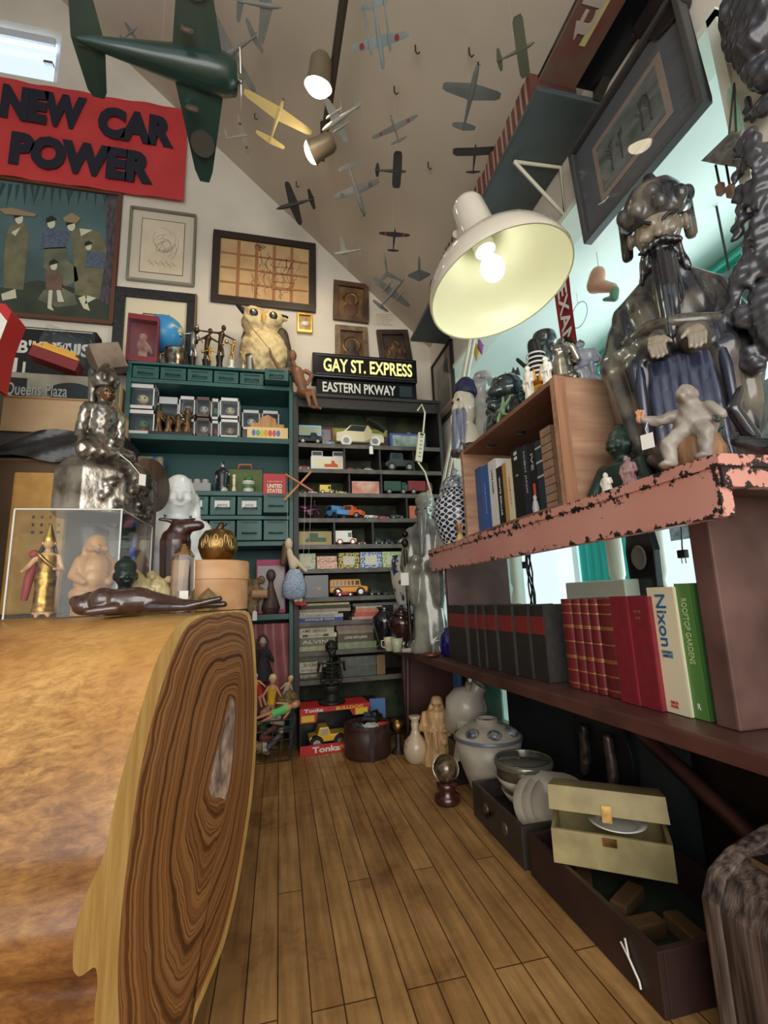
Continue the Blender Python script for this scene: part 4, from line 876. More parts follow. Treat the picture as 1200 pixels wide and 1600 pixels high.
BX = lambda y: .655+(1.85-y)*.105       # line of the book spines on the bench
bz = BZ+.0015
rows = [(703, 729), (729, 745), (745, 757), (757, 776), (776, 802), (802, 827), (827, 852)]
M_BCL = P('black_cloth_binding', S(52, 46, 40), .6, 0, S(38, 34, 32), 40); M_LBL = P('red_label', S(132, 44, 42), .5)
names = ['leftmost black bound volume with red label at the far end of the bench', 'second black volume with red label from the far end of the bench', 'thin third black volume with red label in the bench row', 'thin fourth black volume with red label in the bench row', 'fifth black volume with red label in the bench row', 'sixth black volume with red label in the bench row', 'last black volume with red label next to the red sets']
for (a, c), nm in zip(rows, names):
    x = BX(on((a+c)/2, 1000, 'X', .68).y); stand(nm, a, c, 1000, x, bz, .235, .15, M_BCL, top=946, bands=[(.73, .050, M_LBL)], group='black volumes with red labels on the bench')
M_RCL = P('red_leather', S(118, 36, 40), .42, 0, S(96, 26, 32), 30); M_GLD = P('gold_tooling', S(186, 138, 84), .4, .6)
rows = [(880, 897), (897, 911), (911, 924), (924, 938), (938, 961)]
for i, ((a, c), nm) in enumerate(zip(rows, ['widest ribbed red volume beside the last black volume', 'second ribbed red volume with gilt bands', 'middle ribbed red volume with gilt bands', 'fourth ribbed red volume with gilt bands', 'ribbed red volume with gilt bands beside the plain red volumes'])):
    x = BX(on((a+c)/2, 1020, 'X', .72).y)+.012; stand(nm, a, c, 1020, x, bz, .235, .15, M_RCL, top=936, flat=False, bands=[(v, .003, M_GLD) for v in (.06, .20, .34, .36, .52, .68, .70, .84, .94)], group='ribbed red volumes on the bench')
M_CRM = P('crimson_cloth', S(134, 32, 44), .6, 0, S(120, 28, 40), 50)
for i, (a, c, nm) in enumerate([(962, 988, 'plain crimson volume next to the ribbed red set'), (988, 1022, 'plain crimson volume next to the cream book with blue title')]):
    x = BX(on((a+c)/2, 1020, 'X', .74).y); stand(nm, a, c, 1020, x, bz, .24, .16, M_CRM, top=932, title=[('HISTORY', .86, .020, .006, M_GLD, 0), ('OF THE', .80, .014, .005, M_GLD, 0)] if i else None, group='plain crimson volumes on the bench')
M_NX = P('nixon_blue', S(34, 104, 150), .5); M_RDT = P('imprint_red', S(206, 84, 72), .5)
stand('cream book with large blue sideways title on its spine', 1023, 1066, 1020, BX(.73), bz, .232, .165, M_CREAM, top=917,  title=[('Nixon', .73, .105, .026, M_NX, 1), ('STEPHEN E.', .475, .028, .006, M_NX, 0), ('AMBROSE', .445, .026, .006, M_NX, 0), ('SIMON', .085, .018, .006, M_RDT, 0), ('SCHUSTER', .055, .018, .006, M_RDT, 0)])
stand('green book titled ROOFTOP GARDENS beside the cream book with blue title', 1068, 1094, 1020, BX(.66), bz, .24, .17, P('green_jacket', S(84, 132, 66), .45), top=911,  title=[('ROOFTOP GARDENS', .64, .125, .012, P('pale_green_ink', S(188, 206, 150), .5), 1), ('R', .09, .007, .011, M_WHITE, 0)])
# books in the crate
cz_ = CRZ+.0155; CXB = .715
def cbk(label, a, c, top, cover, **k): return stand(label, a, c, 765, CXB, cz_, .2, .15, cover, top=top, **k)
M_B1, M_B2 = P('book_blue', S(52, 88, 146), .5), P('book_blue2', S(44, 100, 170), .45)
W_ = M_WHITE; BL = M_BLACK; M_SLV = P('silver_ink', S(176, 176, 176), .4)
cbk('dark blue book at the far end of the crate', 744, 752, 730, M_B1)
cbk('bright blue book with pale spine lettering in the crate', 752, 765, 726, M_B2, title=[('LAWS OF FILE SHARING', .5, .11, .005, M_SLV, 1)])
cbk('white book titled LIARS POKER in the crate', 765, 777, 717, M_WHITE, title=[("LIAR'S POKER", .68, .085, .008, BL, 1)])
cbk('black and white book titled WHITE COLLAR in the crate', 777, 787, 728, BL, title=[('WHITE COLLAR', .5, .13, .009, W_, 1)])
cbk('ochre paperback between WHITE COLLAR and the pale book', 787, 793, 722, P('ochre', S(196, 150, 84), .6))
cbk('pale book with small dark lettering left of the thick black book', 793, 802, 716, M_CREAM, title=[('MOZART', .5, .09, .005, M_RDT, 1)])
cbk('thick black book with two line white title in the crate', 803, 818, 697, BL, title=[('EISEN', .93, .018, .011, W_, 0), ('HOWER', .86, .018, .011, W_, 0), ('Bland', .62, .012, .006, M_SLV, 0)])
cbk('black book titled HIGH JINX in the crate', 818, 830, 692, P('book_ink', S(34, 38, 52), .4), title=[('HIGH JINX', .62, .13, .010, M_SLV, 1)])
cbk('black book with red letter on its spine in the crate', 830, 842, 689, BL, title=[('IVE', .74, .05, .012, M_SLV, 1), ('I', .34, .04, .012, M_RDT, 1)])
cbk('narrow dark patterned book beside the tan volume', 842, 852, 684, P('book_teal', S(38, 52, 62), .5), bands=[(v, .006, M_SLV) for v in (.9, .7, .5)])
cbk('tall tan volume with dark ribs nearest the crate end board', 852, 870, 662, P('tan_cloth', S(170, 138, 112), .7, 0, S(150, 118, 94), 40), bands=[(v, .002, M_LEATHER) for v in (.1, .2, .3, .4, .5, .6, .7, .8, .9)])
mini = T('miniature_bottle', 'tiny bottle figure standing before the dark books in the crate', 'figurine', (.69, on(838, 800, 'X', .69).y, cz_))
b = MB(); b.lathe([(.008, 0), (.010, .012), (.007, .03), (.004, .036), (.006, .044), (.0, .052)], n=12); b.build('body', M_SLV, mini)
# ------------------------------------------------------------------ figures: sculpting helpers
def robe_body(b, h, w=.17, dp=.13, folds=9, lean=0, flare=1.0, amp=.05, head=.075, sleeves=True, hands=(.035, -.115, .50)):
    wob = lambda a, z: 1+amp*math.sin(folds*a+z/h*5)*(1 if z < .6*h else .2)
    pr = [(w*flare*1.05, 0), (w*flare, .10), (w*.92, .28), (w*.80, .46), (w*.80, .60), (w*.86, .70), (w*.72, .775), (w*.34, .81)]
    b.lathe([(r*h, z*h) for r, z in pr], n=36, sy=dp/w, wob=wob)
    b.cap_((0, 0, .79*h), (0, -.01*h, .85*h), .045*h, .04*h); b.ell((0, -.012*h, .885*h), (head*.82*h, head*.92*h, head*1.15*h))
    if sleeves:
        for s in (-1, 1):
            sh = (s*w*.82*h, 0, .72*h); el = (s*w*1.05*h, -.02*h, .52*h); ha = (s*hands[0]*h, hands[1]*h, hands[2]*h)
            b.cap_(sh, el, .055*h, .06*h); b.cap_(el, ha, .055*h, .045*h); b.cap_((s*w*.75*h, -.09*h, .48*h), (s*w*.7*h, -.07*h, .30*h), .05*h, .03*h)
            b.ell(ha, (.03*h, .03*h, .03*h))
def face_bits(b, c, r, brow=True):
    """nose, brow and cheeks on a head looking along -y"""
    x, y, z = c
    b.cap_((x, y-r*.86, z+r*.12), (x, y-r*1.08, z-r*.22), r*.11, r*.16); b.ell((x, y-r*.82, z-r*.55), (r*.24, r*.16, r*.09))
    for s in (-1, 1):
        b.ell((x+s*r*.40, y-r*.74, z-r*.18), (r*.26, r*.2, r*.24)); b.ell((x+s*r*.93, y+r*.05, z-r*.05), (r*.12, r*.22, r*.34))
        if brow: b.cap_((x+s*r*.14, y-r*.90, z+r*.28), (x+s*r*.60, y-r*.74, z+r*.30), r*.09, r*.07)
def eyes(par, c, r, m=M_BLACK, name='eye'):
    x, y, z = c
    for s in (-1, 1): b = MB(); b.ell((x+s*r*.36, y-r*.88, z+r*.08), (r*.15, r*.06, r*.06), n=8, m=6); b.build(name, m, par)
def fig(name, label, base, top, ax, v, z0, rz, mat, cat='figurine', grp=None, w=.17, head=.075, folds=9, amp=.05, flare=1., extra=None, it=3, res=70, dp=.13, sleeves=True, eye=False, hands=(.035, -.115, .50), hair=None, h=None, disp=None):
    """a robed statuette standing at photo column base[0] with its crown at row top"""
    p = on(base[0], base[1], ax, v); p = Vector((p.x, p.y, z0)); 
    if not h: h = on(base[0]+(top-base[1])*-.02, top, ax, v).z-z0
    t = T(name, label, cat, p, rz, grp)
    def fn(b):
        robe_body(b, h, w, dp, folds, 0, flare, amp, head, sleeves, hands); face_bits(b, (0, -.012*h, .885*h), head*h)
        if extra: extra(b, h)
    blob('robed_body', mat, t, fn, h/res, it, disp)
    if eye: eyes(t, (0, -.012*h, .885*h), head*h)
    if hair:
        b = MB(); b.ell((0, .012*h, .925*h), (head*.9*h, head*.9*h, head*.85*h)); b.ell((0, .02*h, .985*h), (head*.4*h,)*3); b.build('hair', hair, t)
    return t, h
# ------------------------------------------------------------------ the big glazed statue
PZ = .8965
sp = Vector((.885, .80, PZ)); st0 = T('robed_statue', 'huge dark glazed statue of a bearded official in robes on the salmon shelf', 'statue', sp, math.radians(-46)); st0.scale = (.77, .77, .935)
M_SK = P('statue_face', S(150, 138, 118), .3, 0, S(120, 108, 94), 8, coat=.3)
M_DK = P('statue_navy', S(24, 28, 54), .2, 0, S(56, 58, 80), 12, coat=.35, stretch=(3, 3, 1))
M_RB = P('statue_robe', S(118, 110, 98), .2, 0, S(34, 36, 44), 7, 6, coat=.35, mixlo=.36, mixhi=.56)
def body(b):
    wob = lambda a, z: 1+.045*math.sin(11*a+z*14)*(1 if z < .3 else .25)
    b.lathe([(.160, 0), (.155, .06), (.142, .16), (.130, .28), (.126, .38), (.132, .45), (.118, .50), (.075, .535), (.04, .55)], n=48, sy=.80, wob=wob)
    for s in (-1, 1):
        b.cap_((s*.105, 0, .475), (s*.150, -.03, .34), .050, .058); b.cap_((s*.150, -.03, .34), (s*.035, -.125, .335), .055, .040)
        b.cap_((s*.140, -.045, .31), (s*.128, -.055, .13), .052, .032); b.cap_((s*.10, -.10, .30), (s*.10, -.085, .15), .040, .022); b.cap_((s*.155, -.01, .28), (s*.150, -.01, .12), .04, .02)
        b.cap_((s*.02, -.08, .53), (s*.13, -.01, .475), .022, .030); b.cap_((s*.13, -.01, .475), (s*.11, .07, .46), .03, .03)
    b.cap_((0, -.005, .52), (0, -.012, .57), .040, .036)
    b.ell((0, -.02, .598), (.048, .056, .064)); face_bits(b, (0, -.02, .60), .056)
    b.cap_((-.11, -.10, .375), (.11, -.10, .36), .022, .022)
blob('body', M_RB, st0, body, .0062, 3, lambda p: .0022*math.sin(p.x*120+p.z*36)*(1 if p.z < .5 else 0))
HT = MI((0, -.012, .565)) @ Matrix.Rotation(.44, 4, 'X') @ MI((0, 0, -.570)) @ Matrix.Diagonal((1.42, 1.36, 1.12, 1))
def beard(b):
    q = HT @ Vector((0, -.052, .553)); b.cap_(q, (0, -.122, .45), .034, .040); b.cap_((0, -.122, .45), (-.012, -.148, .34), .040, .014)
    b.T = HT
    for s in (-1, 1): b.cap_((s*.026, -.066, .568), (s*.040, -.060, .50), .008, .008); b.cap_((s*.006, -.080, .575), (s*.034, -.082, .56), .009, .006)
blob('beard', P('beard_black', S(26, 28, 36), .14, coat=.8), st0, beard, .005, 2, lambda p: .0016*math.sin(p.x*420))
def hat(b):
    b.T = HT
    b.lathe([(.056, .615), (.066, .63), (.062, .655), (.05, .685), (.034, .705), (.01, .712)], n=24, sy=1.05)
    for k in range(9): a = k*PI*2/9; b.ell((.060*math.cos(a), -.006+.062*math.sin(a), .652), (.014, .014, .020))
    b.cap_((-.055, .01, .65), (-.06, .02, .57), .014, .012); b.cap_((.055, .01, .65), (.06, .02, .57), .014, .012); b.ell((0, -.055, .675), (.016, .012, .022)); b.cap_((0, .0, .70), (0, .03, .722), .018, .012)
    b.cap_((0, .045, .62), (0, .055, .53), .036, .03)
blob('hat', M_RB, st0, hat, .005, 2)
blob('face', M_SK, st0, lambda b: (setattr(b, 'T', HT), b.ell((0, -.030, .597), (.043, .050, .052)), face_bits(b, (0, -.026, .60), .054)), .0042, 2)
eyes(st0, (0, -.033, .60), .066)
b = MB(); b.T = HT
for s in (-1, 1): b.tube([(s*.010, -.082, .612), (s*.022, -.082, .620), (s*.036, -.070, .618)], .004, 5)
b.build('eyebrows', M_BLACK, st0)
def skirt(b):
    for k in range(7): x = -.066+k*.022; b.cap_((x, -.110, .30), (x*1.1, -.128, .02), .013, .016)
blob('front_panel', M_DK, st0, skirt, .006, 2)
for s in (-1, 1):
    def hand(b, s=s):
        b.ell((s*.045, -.160, .325), (.024, .014, .022))
        for k in range(4): b.cap_((s*(.030+k*.011), -.172, .318), (s*(.026+k*.011), -.176, .292-.004*(k in (1, 2))), .0062, .0048, 8)
        b.cap_((s*.028, -.166, .335), (s*.012, -.170, .320), .007, .005, 8)
    blob('hand', M_SK, st0, hand, .0032, 2)
    b = MB(); b.lathe([(.060, 0), (.058, .03), (.05, .04)], c=(0, 0, 0)); 
    q = MB(); q.tube([(s*.086, -.118, .37), (s*.098, -.128, .25), (s*.100, -.125, .10)], [.010, .014, .008], 8); q.build('sleeve_lining', M_DK, st0)
q = MB(); q.tube([(-.125, -.095, .372), (-.06, -.135, .380), (0, -.147, .372), (.07, -.132, .362), (.13, -.09, .366)], [.012, .016, .018, .016, .012], 10); q.build('belt', P('belt_glaze', S(88, 80, 66), .2, 0, S(40, 40, 44), 40, coat=.7), st0)
blob('footing', P('footing', S(52, 52, 56), .2, 0, S(30, 32, 36), 14, coat=.6), st0, lambda b: (b.ell((0, 0, .012), (.19, .16, .022)), b.ell((.14, -.09, .022), (.06, .05, .03)), b.ell((-.13, -.10, .02), (.05, .05, .026))), .007, 2)
# smaller figures round its feet
p = on(1078, 738, 'X', .705); dw = T('seated_figurine', 'grey white laughing figurine with paper tag sitting on a barrel before the dark statue', 'figurine', (.708, .628, PZ), math.radians(-70)); dw.scale = (.9, .9, .9)
M_GW = P('grey_bisque', S(168, 160, 150), .4, 0, S(126, 118, 110), 16)
b = MB(); b.lathe([(.036, 0), (.044, .02), (.045, .035), (.038, .058)], n=20); b.build('barrel', P('barrel_tan', S(168, 130, 92), .4, 0, S(130, 96, 66), 20, stretch=(4, 4, .5)), dw)
def dwf(b):
    b.ell((0, .005, .085), (.040, .034, .042)); b.cap_((0, .002, .105), (0, -.004, .125), .030, .020); b.ell((0, -.012, .148), (.019, .021, .022)); face_bits(b, (0, -.012, .147), .021)
    b.cap_((-.028, -.004, .118), (-.052, -.026, .108), .013, .011); b.cap_((-.052, -.026, .108), (-.074, -.040, .118), .011, .009)
    b.cap_((.030, 0, .115), (.05, -.01, .09), .013, .011); b.cap_((-.018, -.02, .07), (-.03, -.052, .048), .018, .015); b.cap_((-.03, -.052, .048), (-.026, -.055, .012), .014, .012); b.cap_((.02, -.02, .07), (.034, -.045, .055), .018, .015); b.cap_((.034, -.045, .055), (.03, -.05, .012), .014, .012)
    b.ell((-.03, -.065, .008), (.013, .02, .008)); b.ell((.03, -.062, .008), (.013, .02, .008))
blob('body', M_GW, dw, dwf, .0034, 2, lambda p: .0008*math.sin(p.x*300+p.z*200))
for k in range(5):
    pass
blob('hand', M_SKIN, dw, lambda b: (b.ell((-.078, -.042, .121), (.009, .007, .010)), [b.cap_((-.080+.004*k, -.045, .127), (-.082+.005*k, -.048, .138-.002*abs(k-1)), .0026, .002, 6) for k in range(4)], b.cap_((-.072, -.046, .122), (-.066, -.05, .130), .003, .002, 6)), .0015, 1)
b = MB(); b.ell((0, .02, .08), (.042, .03, .02), (.4, 0, 0)); b.cap_((.03, .02, .11), (.05, -.03, .075), .006, .005); b.build('sash', P('dark_green_glaze', S(42, 58, 54), .2, coat=.6), dw)
b = MB(); b.tube([(-.066, -.038, .112), (-.062, -.060, .09), (-.058, -.064, .078)], .0009, 4); b.box(-.071, -.047, -.066, -.0645, .048, .078); b.build('paper_tag', M_WHITE, dw)
gb = T('buddha_bust', 'dark green bust of a meditating Buddha beside the crate end', 'bust', (.755, .862, PZ), math.radians(-75))
M_GRN = P('green_bronze', S(34, 58, 48), .4, .2, S(22, 36, 34), 10)
def gbf(b):
    b.lathe([(.066, 0), (.062, .02), (.054, .05), (.047, .075), (.02, .09)], n=24, sy=.6); b.cap_((0, 0, .08), (0, -.003, .10), .018, .017); b.ell((0, -.003, .122), (.026, .028, .034)); face_bits(b, (0, -.004, .120), .029); b.ell((0, .004, .142), (.026, .027, .022)); b.ell((0, .006, .164), (.011, .011, .010))
    for s in (-1, 1): b.cap_((s*.046, 0, .07), (s*.066, -.022, .015), .018, .016)
blob('body', M_GRN, gb, gbf, .0036, 2)
fig('lady_figurine', 'small pink robed lady figurine in front of the green bust', (987, 770), 708, 'X', .70, PZ, -1.3, P('pink_glaze', S(186, 150, 150), .25, 0, S(150, 110, 118), 30, coat=.5), w=.22, head=.11, hair=M_BLACK, res=50)
fig('sage_figurine', 'tiny white seated sage figurine at the foot of the green bust', (951, 780), 737, 'X', .685, PZ, -1.3, M_WGLAZE, w=.26, head=.13, dp=.2, res=44)
o = T('dark_dragon', 'dark glazed coiling dragon figure on the shelf right of the statue', 'figurine', (.90, .59, PZ), 0)
blob('body', M_GLAZE, o, lambda b: (b.cap_((-.10, -.02, .02), (.04, .0, .022), .022, .026), b.cap_((.04, 0, .022), (.07, .02, .06), .024, .018), b.cap_((-.10, -.02, .02), (-.13, .02, .045), .018, .010), b.cap_((-.05, .01, .04), (-.02, .0, .075), .010, .006), b.ell((.08, .015, .075), (.022, .018, .018))), .005, 2)
blob('tail', M_GLAZE, o, lambda b: (b.cap_((-.08, .03, .06), (-.11, .03, .11), .014, .012), b.cap_((-.11, .03, .11), (-.085, .03, .15), .012, .007)), .004, 2)
o = T('brown_shell', 'dark brown fan shaped shell standing behind the pink lady figurine', 'shell', (.775, .745, PZ), -1.2)
blob('shell', P('brown_shell', S(92, 72, 64), .4, 0, S(54, 44, 42), 30), o, lambda b: ([b.cap_((0, 0, .02), (.05*math.sin(k*.32-.95), 0, .02+.075*math.cos(k*.32-.95)), .010, .012) for k in range(7)], b.ell((0, 0, .012), (.03, .02, .012))), .004, 2)
# ------------------------------------------------------------------ on top of the crate
CT = CRT+.0012
def fit_top(t, px, py, x, h):
    s = (on(px, py, 'X', x).z-t.location.z)/h; t.scale = (s, s, s)
def at(px, py, x, z=CT): p = on(px, py, 'X', x); return Vector((p.x, p.y, z))
hb_ = T('sage_bust', 'blue and white porcelain head of a long bearded sage at the crate corner', 'bust', at(733, 680, .73), -1.25)
blob('head', P('pale_porcelain', S(214, 206, 184), .2, coat=.5), hb_, lambda b: (b.ell((0, -.01, .105), (.036, .040, .050)), face_bits(b, (0, -.012, .105), .042), b.lathe([(.05, .005), (.045, .03), (.03, .06)], n=20)), .0042, 2)
blob('beard', P('blue_wash', S(60, 72, 110), .2, 0, S(160, 164, 176), 20, coat=.5, stretch=(4, 4, .6)), hb_, lambda b: (b.cap_((0, -.042, .078), (0, -.055, .012), .022, .012), [b.cap_((.02*s, -.036, .085), (.024*s, -.05, .02), .012, .007) for s in (-1, 1)]), .004, 2, lambda p: .001*math.sin(p.x*600))
blob('cap', M_NAVY, hb_, lambda b: (b.lathe([(.040, .128), (.044, .138), (.036, .155), (.018, .168)], n=20), b.ell((0, .01, .14), (.042, .042, .025))), .004, 2)
eyes(hb_, (0, -.014, .108), .042)
b = MB(); rnd = random.Random(4); [b.ell((rnd.uniform(-.055, .055), rnd.uniform(-.05, .04), .008), (.012, .012, .008), n=8, m=5) for _ in range(34)]; b.build('pebble_base', P('pebbles', S(90, 80, 68), .3, 0, S(40, 36, 34), 30), hb_)
rb_ = T('rider_figurine', 'pale porcelain rider with round hat beside the blue bearded head', 'figurine', at(760, 655, .80), -1.25)
M_PG = P('pale_grey_glaze', S(186, 184, 180), .2, 0, S(96, 104, 124), 22, coat=.6, mixlo=.45, mixhi=.7)
blob('body', M_PG, rb_, lambda b: (b.cap_((0, 0, .05), (0, -.005, .115), .032, .026), b.ell((-.0, -.012, .150), (.020, .022, .025)), face_bits(b, (0, -.012, .150), .023), b.cap_((-.03, 0, .11), (-.06, -.03, .075), .014, .010), b.cap_((.03, 0, .11), (.06, -.02, .085), .014, .010), b.cap_((-.02, -.01, .04), (-.045, -.05, .045), .018, .014), b.cap_((-.045, -.05, .045), (-.04, -.055, .0), .013, .010), b.cap_((.02, -.01, .04), (.05, -.045, .04), .018, .014), b.cap_((.05, -.045, .04), (.05, -.05, .0), .013, .010), b.cap_((-.05, .02, .08), (-.07, .02, .16), .022, .016), b.cap_((-.075, .02, .16), (-.078, .02, .19), .007, .003)), .0042, 2)
b = MB(); b.lathe([(.032, .160), (.030, .166), (.022, .178), (.0, .184)], n=20); b.build('round_hat', M_PG, rb_)
lion = T('black_lion', 'curly black glazed lion figure in the middle of the crate top', 'figurine', at(800, 640, .80), -1.3)
rnd = random.Random(9)
def lf(b):
    b.ell((0, 0, .06), (.055, .05, .055)); b.ell((.005, -.015, .115), (.046, .042, .040)); b.cap_((-.04, -.02, .06), (-.05, -.03, .0), .02, .018); b.cap_((.04, -.02, .06), (.05, -.03, .0), .02, .018); b.ell((0, -.05, .105), (.022, .018, .016))
    for k in range(46):
        a, z = rnd.uniform(0, 2*PI), rnd.uniform(.02, .145); r = .056*math.sqrt(max(.1, 1-((z-.075)/.085)**2)); b.ell((r*math.cos(a), r*.9*math.sin(a), z), (.014, .014, .014), n=8, m=6)
    for k in range(5): b.cap_((-.02+.012*k, 0, .145), (-.025+.014*k, 0, .165+.006*(k % 2)), .008, .003)
blob('body', P('black_green_glaze', S(20, 30, 32), .1, 0, S(48, 70, 74), 20, coat=1), lion, lf, .0036, 1)
sf = T('starfish', 'pale green dried starfish leaning against the black lion', 'starfish', M=MI(at(787, 662, .70)+Vector((0, 0, .045))) @ faceX((0, 0, 0)) @ Matrix.Rotation(-.25, 4, 'X'))
blob('body', P('star_green', S(150, 176, 138), .6, 0, S(120, 150, 116), 40), sf, lambda b: ([b.tube([(0, 0, 0), (.03*math.cos(k*2*PI/5+.35), .03*math.sin(k*2*PI/5+.35), .002), (.058*math.cos(k*2*PI/5+.6), .058*math.sin(k*2*PI/5+.6), -.001)], [.009, .006, .003], 8) for k in range(5)]), .0022, 2)
fig('lady_figurine', 'slim white porcelain lady at the front edge of the crate top', (829, 622), 564, 'X', .70, CT, -1.3, M_WGLAZE, w=.13, head=.08, res=60)
fig('lady_figurine', 'white porcelain lady holding flowers before the bearded black bust', (857, 605), 551, 'X', .70, CT, -1.3, M_WGLAZE, w=.16, head=.10, res=56)
gs = T('gold_shrine', 'small gold temple shrine with orange spires between the white ladies', 'figurine', at(843, 612, .725), -1.3)
b = MB()
for (w_, z) in ((.022, 0), (.018, .018), (.014, .032), (.009, .044)): b.box(-w_, w_, -w_, w_, z, z+.009); b.lathe([(w_*1.5, z+.009), (w_*.8, z+.018)], n=4, M=Matrix.Rotation(PI/4, 3, 'Z'))
b.build('shrine', M_GOLD, gs)
for s in (-1, 1): b = MB(); b.lathe([(.006, .05), (.008, .065), (.002, .09), (0, .10)], c=(s*.012, 0, 0), n=10); b.build('spire', P('orange', S(236, 160, 60), .5), gs)
zb_ = T('striped_figurine', 'black and white striped figurine rising behind the gold shrine', 'figurine', at(841, 596, .78), -1.3)
blob('body', [P('stripe_b', S(40, 38, 38), .3)], zb_, lambda b: (b.cap_((0, 0, .01), (0, 0, .11), .017, .014), b.cap_((0, -.0, .11), (0, -.002, .135), .013, .012), b.cap_((-.016, 0, .09), (-.035, -.01, .12), .005, .004)), .003, 2)
b = MB()
for k in range(9): z = .04+k*.009; b.lathe([(.0172, z-.0017), (.0178, z), (.0172, z+.0017)], n=16, cap=False)
b.build('white_stripes', M_WHITE, zb_)
bk = T('bearded_bust', 'black bust of a bearded man in a flat cap on the crate top', 'bust', at(857, 590, .83), -1.2)
blob('body', P('bust_black', S(36, 40, 42), .18, 0, S(66, 70, 70), 20, coat=.8), bk, lambda b: (b.lathe([(.05, 0), (.046, .04), (.038, .09), (.022, .105)], n=20, sy=.75), b.ell((0, -.005, .138), (.028, .032, .036)), face_bits(b, (0, -.008, .138), .032), b.cap_((0, -.03, .12), (0, -.042, .07), .024, .014), b.lathe([(.030, .155), (.034, .165), (.030, .178), (.01, .184)], n=16)), .0036, 2)
ss = T('silver_goddess', 'silver seated figure with haloed head on the crate top', 'figurine', at(884, 600, .80), -1.2)
blob('body', P('bright_silver', S(190, 184, 174), .25, .8, S(90, 84, 78), 24), ss, lambda b: (b.ell((0, -.015, .03), (.05, .04, .03)), b.cap_((-.05, -.04, .03), (.05, -.04, .03), .018, .018), b.cap_((0, 0, .05), (0, -.003, .11), .032, .026), b.ell((0, -.008, .140), (.020, .021, .025)), face_bits(b, (0, -.008, .14), .022), b.cap_((-.028, 0, .105), (-.05, -.03, .07), .012, .010), b.cap_((-.05, -.03, .07), (-.015, -.05, .055), .010, .009), b.cap_((.028, 0, .105), (.055, -.02, .085), .012, .010), b.cap_((.055, -.02, .085), (.05, -.035, .12), .009, .008), b.ell((0, 0, .165), (.012, .012, .014))), .0036, 2)
b = MB(); b.lathe([(.034, 0), (.034, .004), (.022, .004), (.022, 0)], c=(0, .015, .148), M=Matrix.Rotation(PI/2, 3, 'X'), n=24, cap=False); b.build('halo', M_BRONZE, ss)
fig('robed_lady', 'tall pale blue grey robed lady with flared hem at the near end of crate top', (915, 612), 522, 'X', .84, CT, -1.1, P('bluegrey_glaze', S(168, 172, 190), .22, 0, S(120, 122, 134), 14, coat=.6), w=.26, flare=1.25, head=.085, amp=.09, folds=11, hair=P('dark_brown', S(70, 60, 58), .4), res=70)
vz = T('white_vase', 'small white vase with blue spot on the front corner of the crate top', 'vase', at(893, 612, .705))
b = MB(); b.lathe([(.012, 0), (.026, .008), (.030, .022), (.022, .036), (.012, .046), (.010, .056), (.016, .066), (.013, .066), (.008, .056)], n=28); b.build('vase_body', M_WGLAZE, vz)
b = MB(); b.ell((-.027, .004, .02), (.004, .010, .009)); b.build('blue_spot', P('cobalt', S(48, 62, 116), .2), vz)
gl = T('glass_lantern', 'small glass lantern with pointed dark roof beyond the crate by the window', 'lantern', (1.0, .955, CT+.001), 0)
b = MB(); [b.box(x-.003, x+.003, y-.003, y+.003, 0, .10) for x in (-.035, .035) for y in (-.035, .035)]; b.box(-.038, .038, -.038, .038, 0, .006); b.build('lantern_frame', M_DARK, gl)
b = MB(); b.box(-.034, .034, -.034, .034, .006, .098); b.build('pane', M_GLASS, gl)
b = MB(); b.lathe([(.062, .098), (.03, .12), (.008, .135), (.0, .15)], n=4, M=Matrix.Rotation(PI/4, 3, 'Z'), smooth=False); b.build('roof', P('lantern_roof', S(74, 60, 50), .5), gl)
gp = MB(); gp.cbox((1.0, .955, (PZ+CT)/2), (.07, .07, CT-PZ)); gp = gp.build('plinth', M_DARK); tag(gp, 'narrow dark plinth behind the crate holding the glass lantern', 'plinth')

fit_top(hb_, 728, 590, .73, .168); fit_top(rb_, 765, 568, .80, .184); fit_top(lion, 812, 566, .80, .165); fit_top(bk, 860, 506, .83, .184); fit_top(ss, 890, 516, .80, .177); fit_top(zb_, 841, 522, .78, .147); fit_top(vz, 890, 579, .705, .066); fit_top(gs, 845, 566, .725, .10)

hb_.scale.x *= .62; hb_.scale.y *= .62; bk.scale.x *= .72; bk.scale.y *= .72; rb_.scale.x *= .8; rb_.scale.y *= .8
# ------------------------------------------------------------------ far end of the bench
BT = BZ+.001
lv = T('longevity_sage', 'tall grey green glazed sage with domed bald head and long beard at the bench end', 'statue', (.672, 2.05, BT), math.radians(-35))
H = on(655, 766, 'Y', 2.05).z-BT
M_CEL = P('celadon', S(150, 150, 136), .18, 0, S(84, 82, 80), 9, 5, coat=.6)
def lvf(b):
    robe_body(b, H, .115, .10, 8, head=.001, amp=.05, hands=(.06, -.10, .50)); 
    b.ell((0, -.012*H, .865*H), (.056*H, .06*H, .075*H)); b.ell((0, .004*H, .925*H), (.064*H, .066*H, .066*H)); face_bits(b, (0, -.014*H, .862*H), .064*H)
    b.ell((-.04*H, -.12*H, .55*H), (.035*H, .035*H, .035*H)); b.lathe([(.15*H, 0), (.14*H, .05*H), (.11*H, .09*H)], n=18, sy=.8, wob=lambda a, z: 1+.12*math.sin(a*5))
blob('body', M_CEL, lv, lvf, H/95, 2)
blob('beard', P('beard_grey', S(128, 126, 118), .25, 0, S(80, 80, 78), 20, stretch=(4, 4, .5), coat=.4), lv, lambda b: (b.cap_((0, -.075*H, .83*H), (.0, -.115*H, .58*H), .035*H, .012*H)), H/110, 2, lambda p: .0016*math.sin(p.x*420))
eyes(lv, (0, -.016*H, .862*H), .064*H)
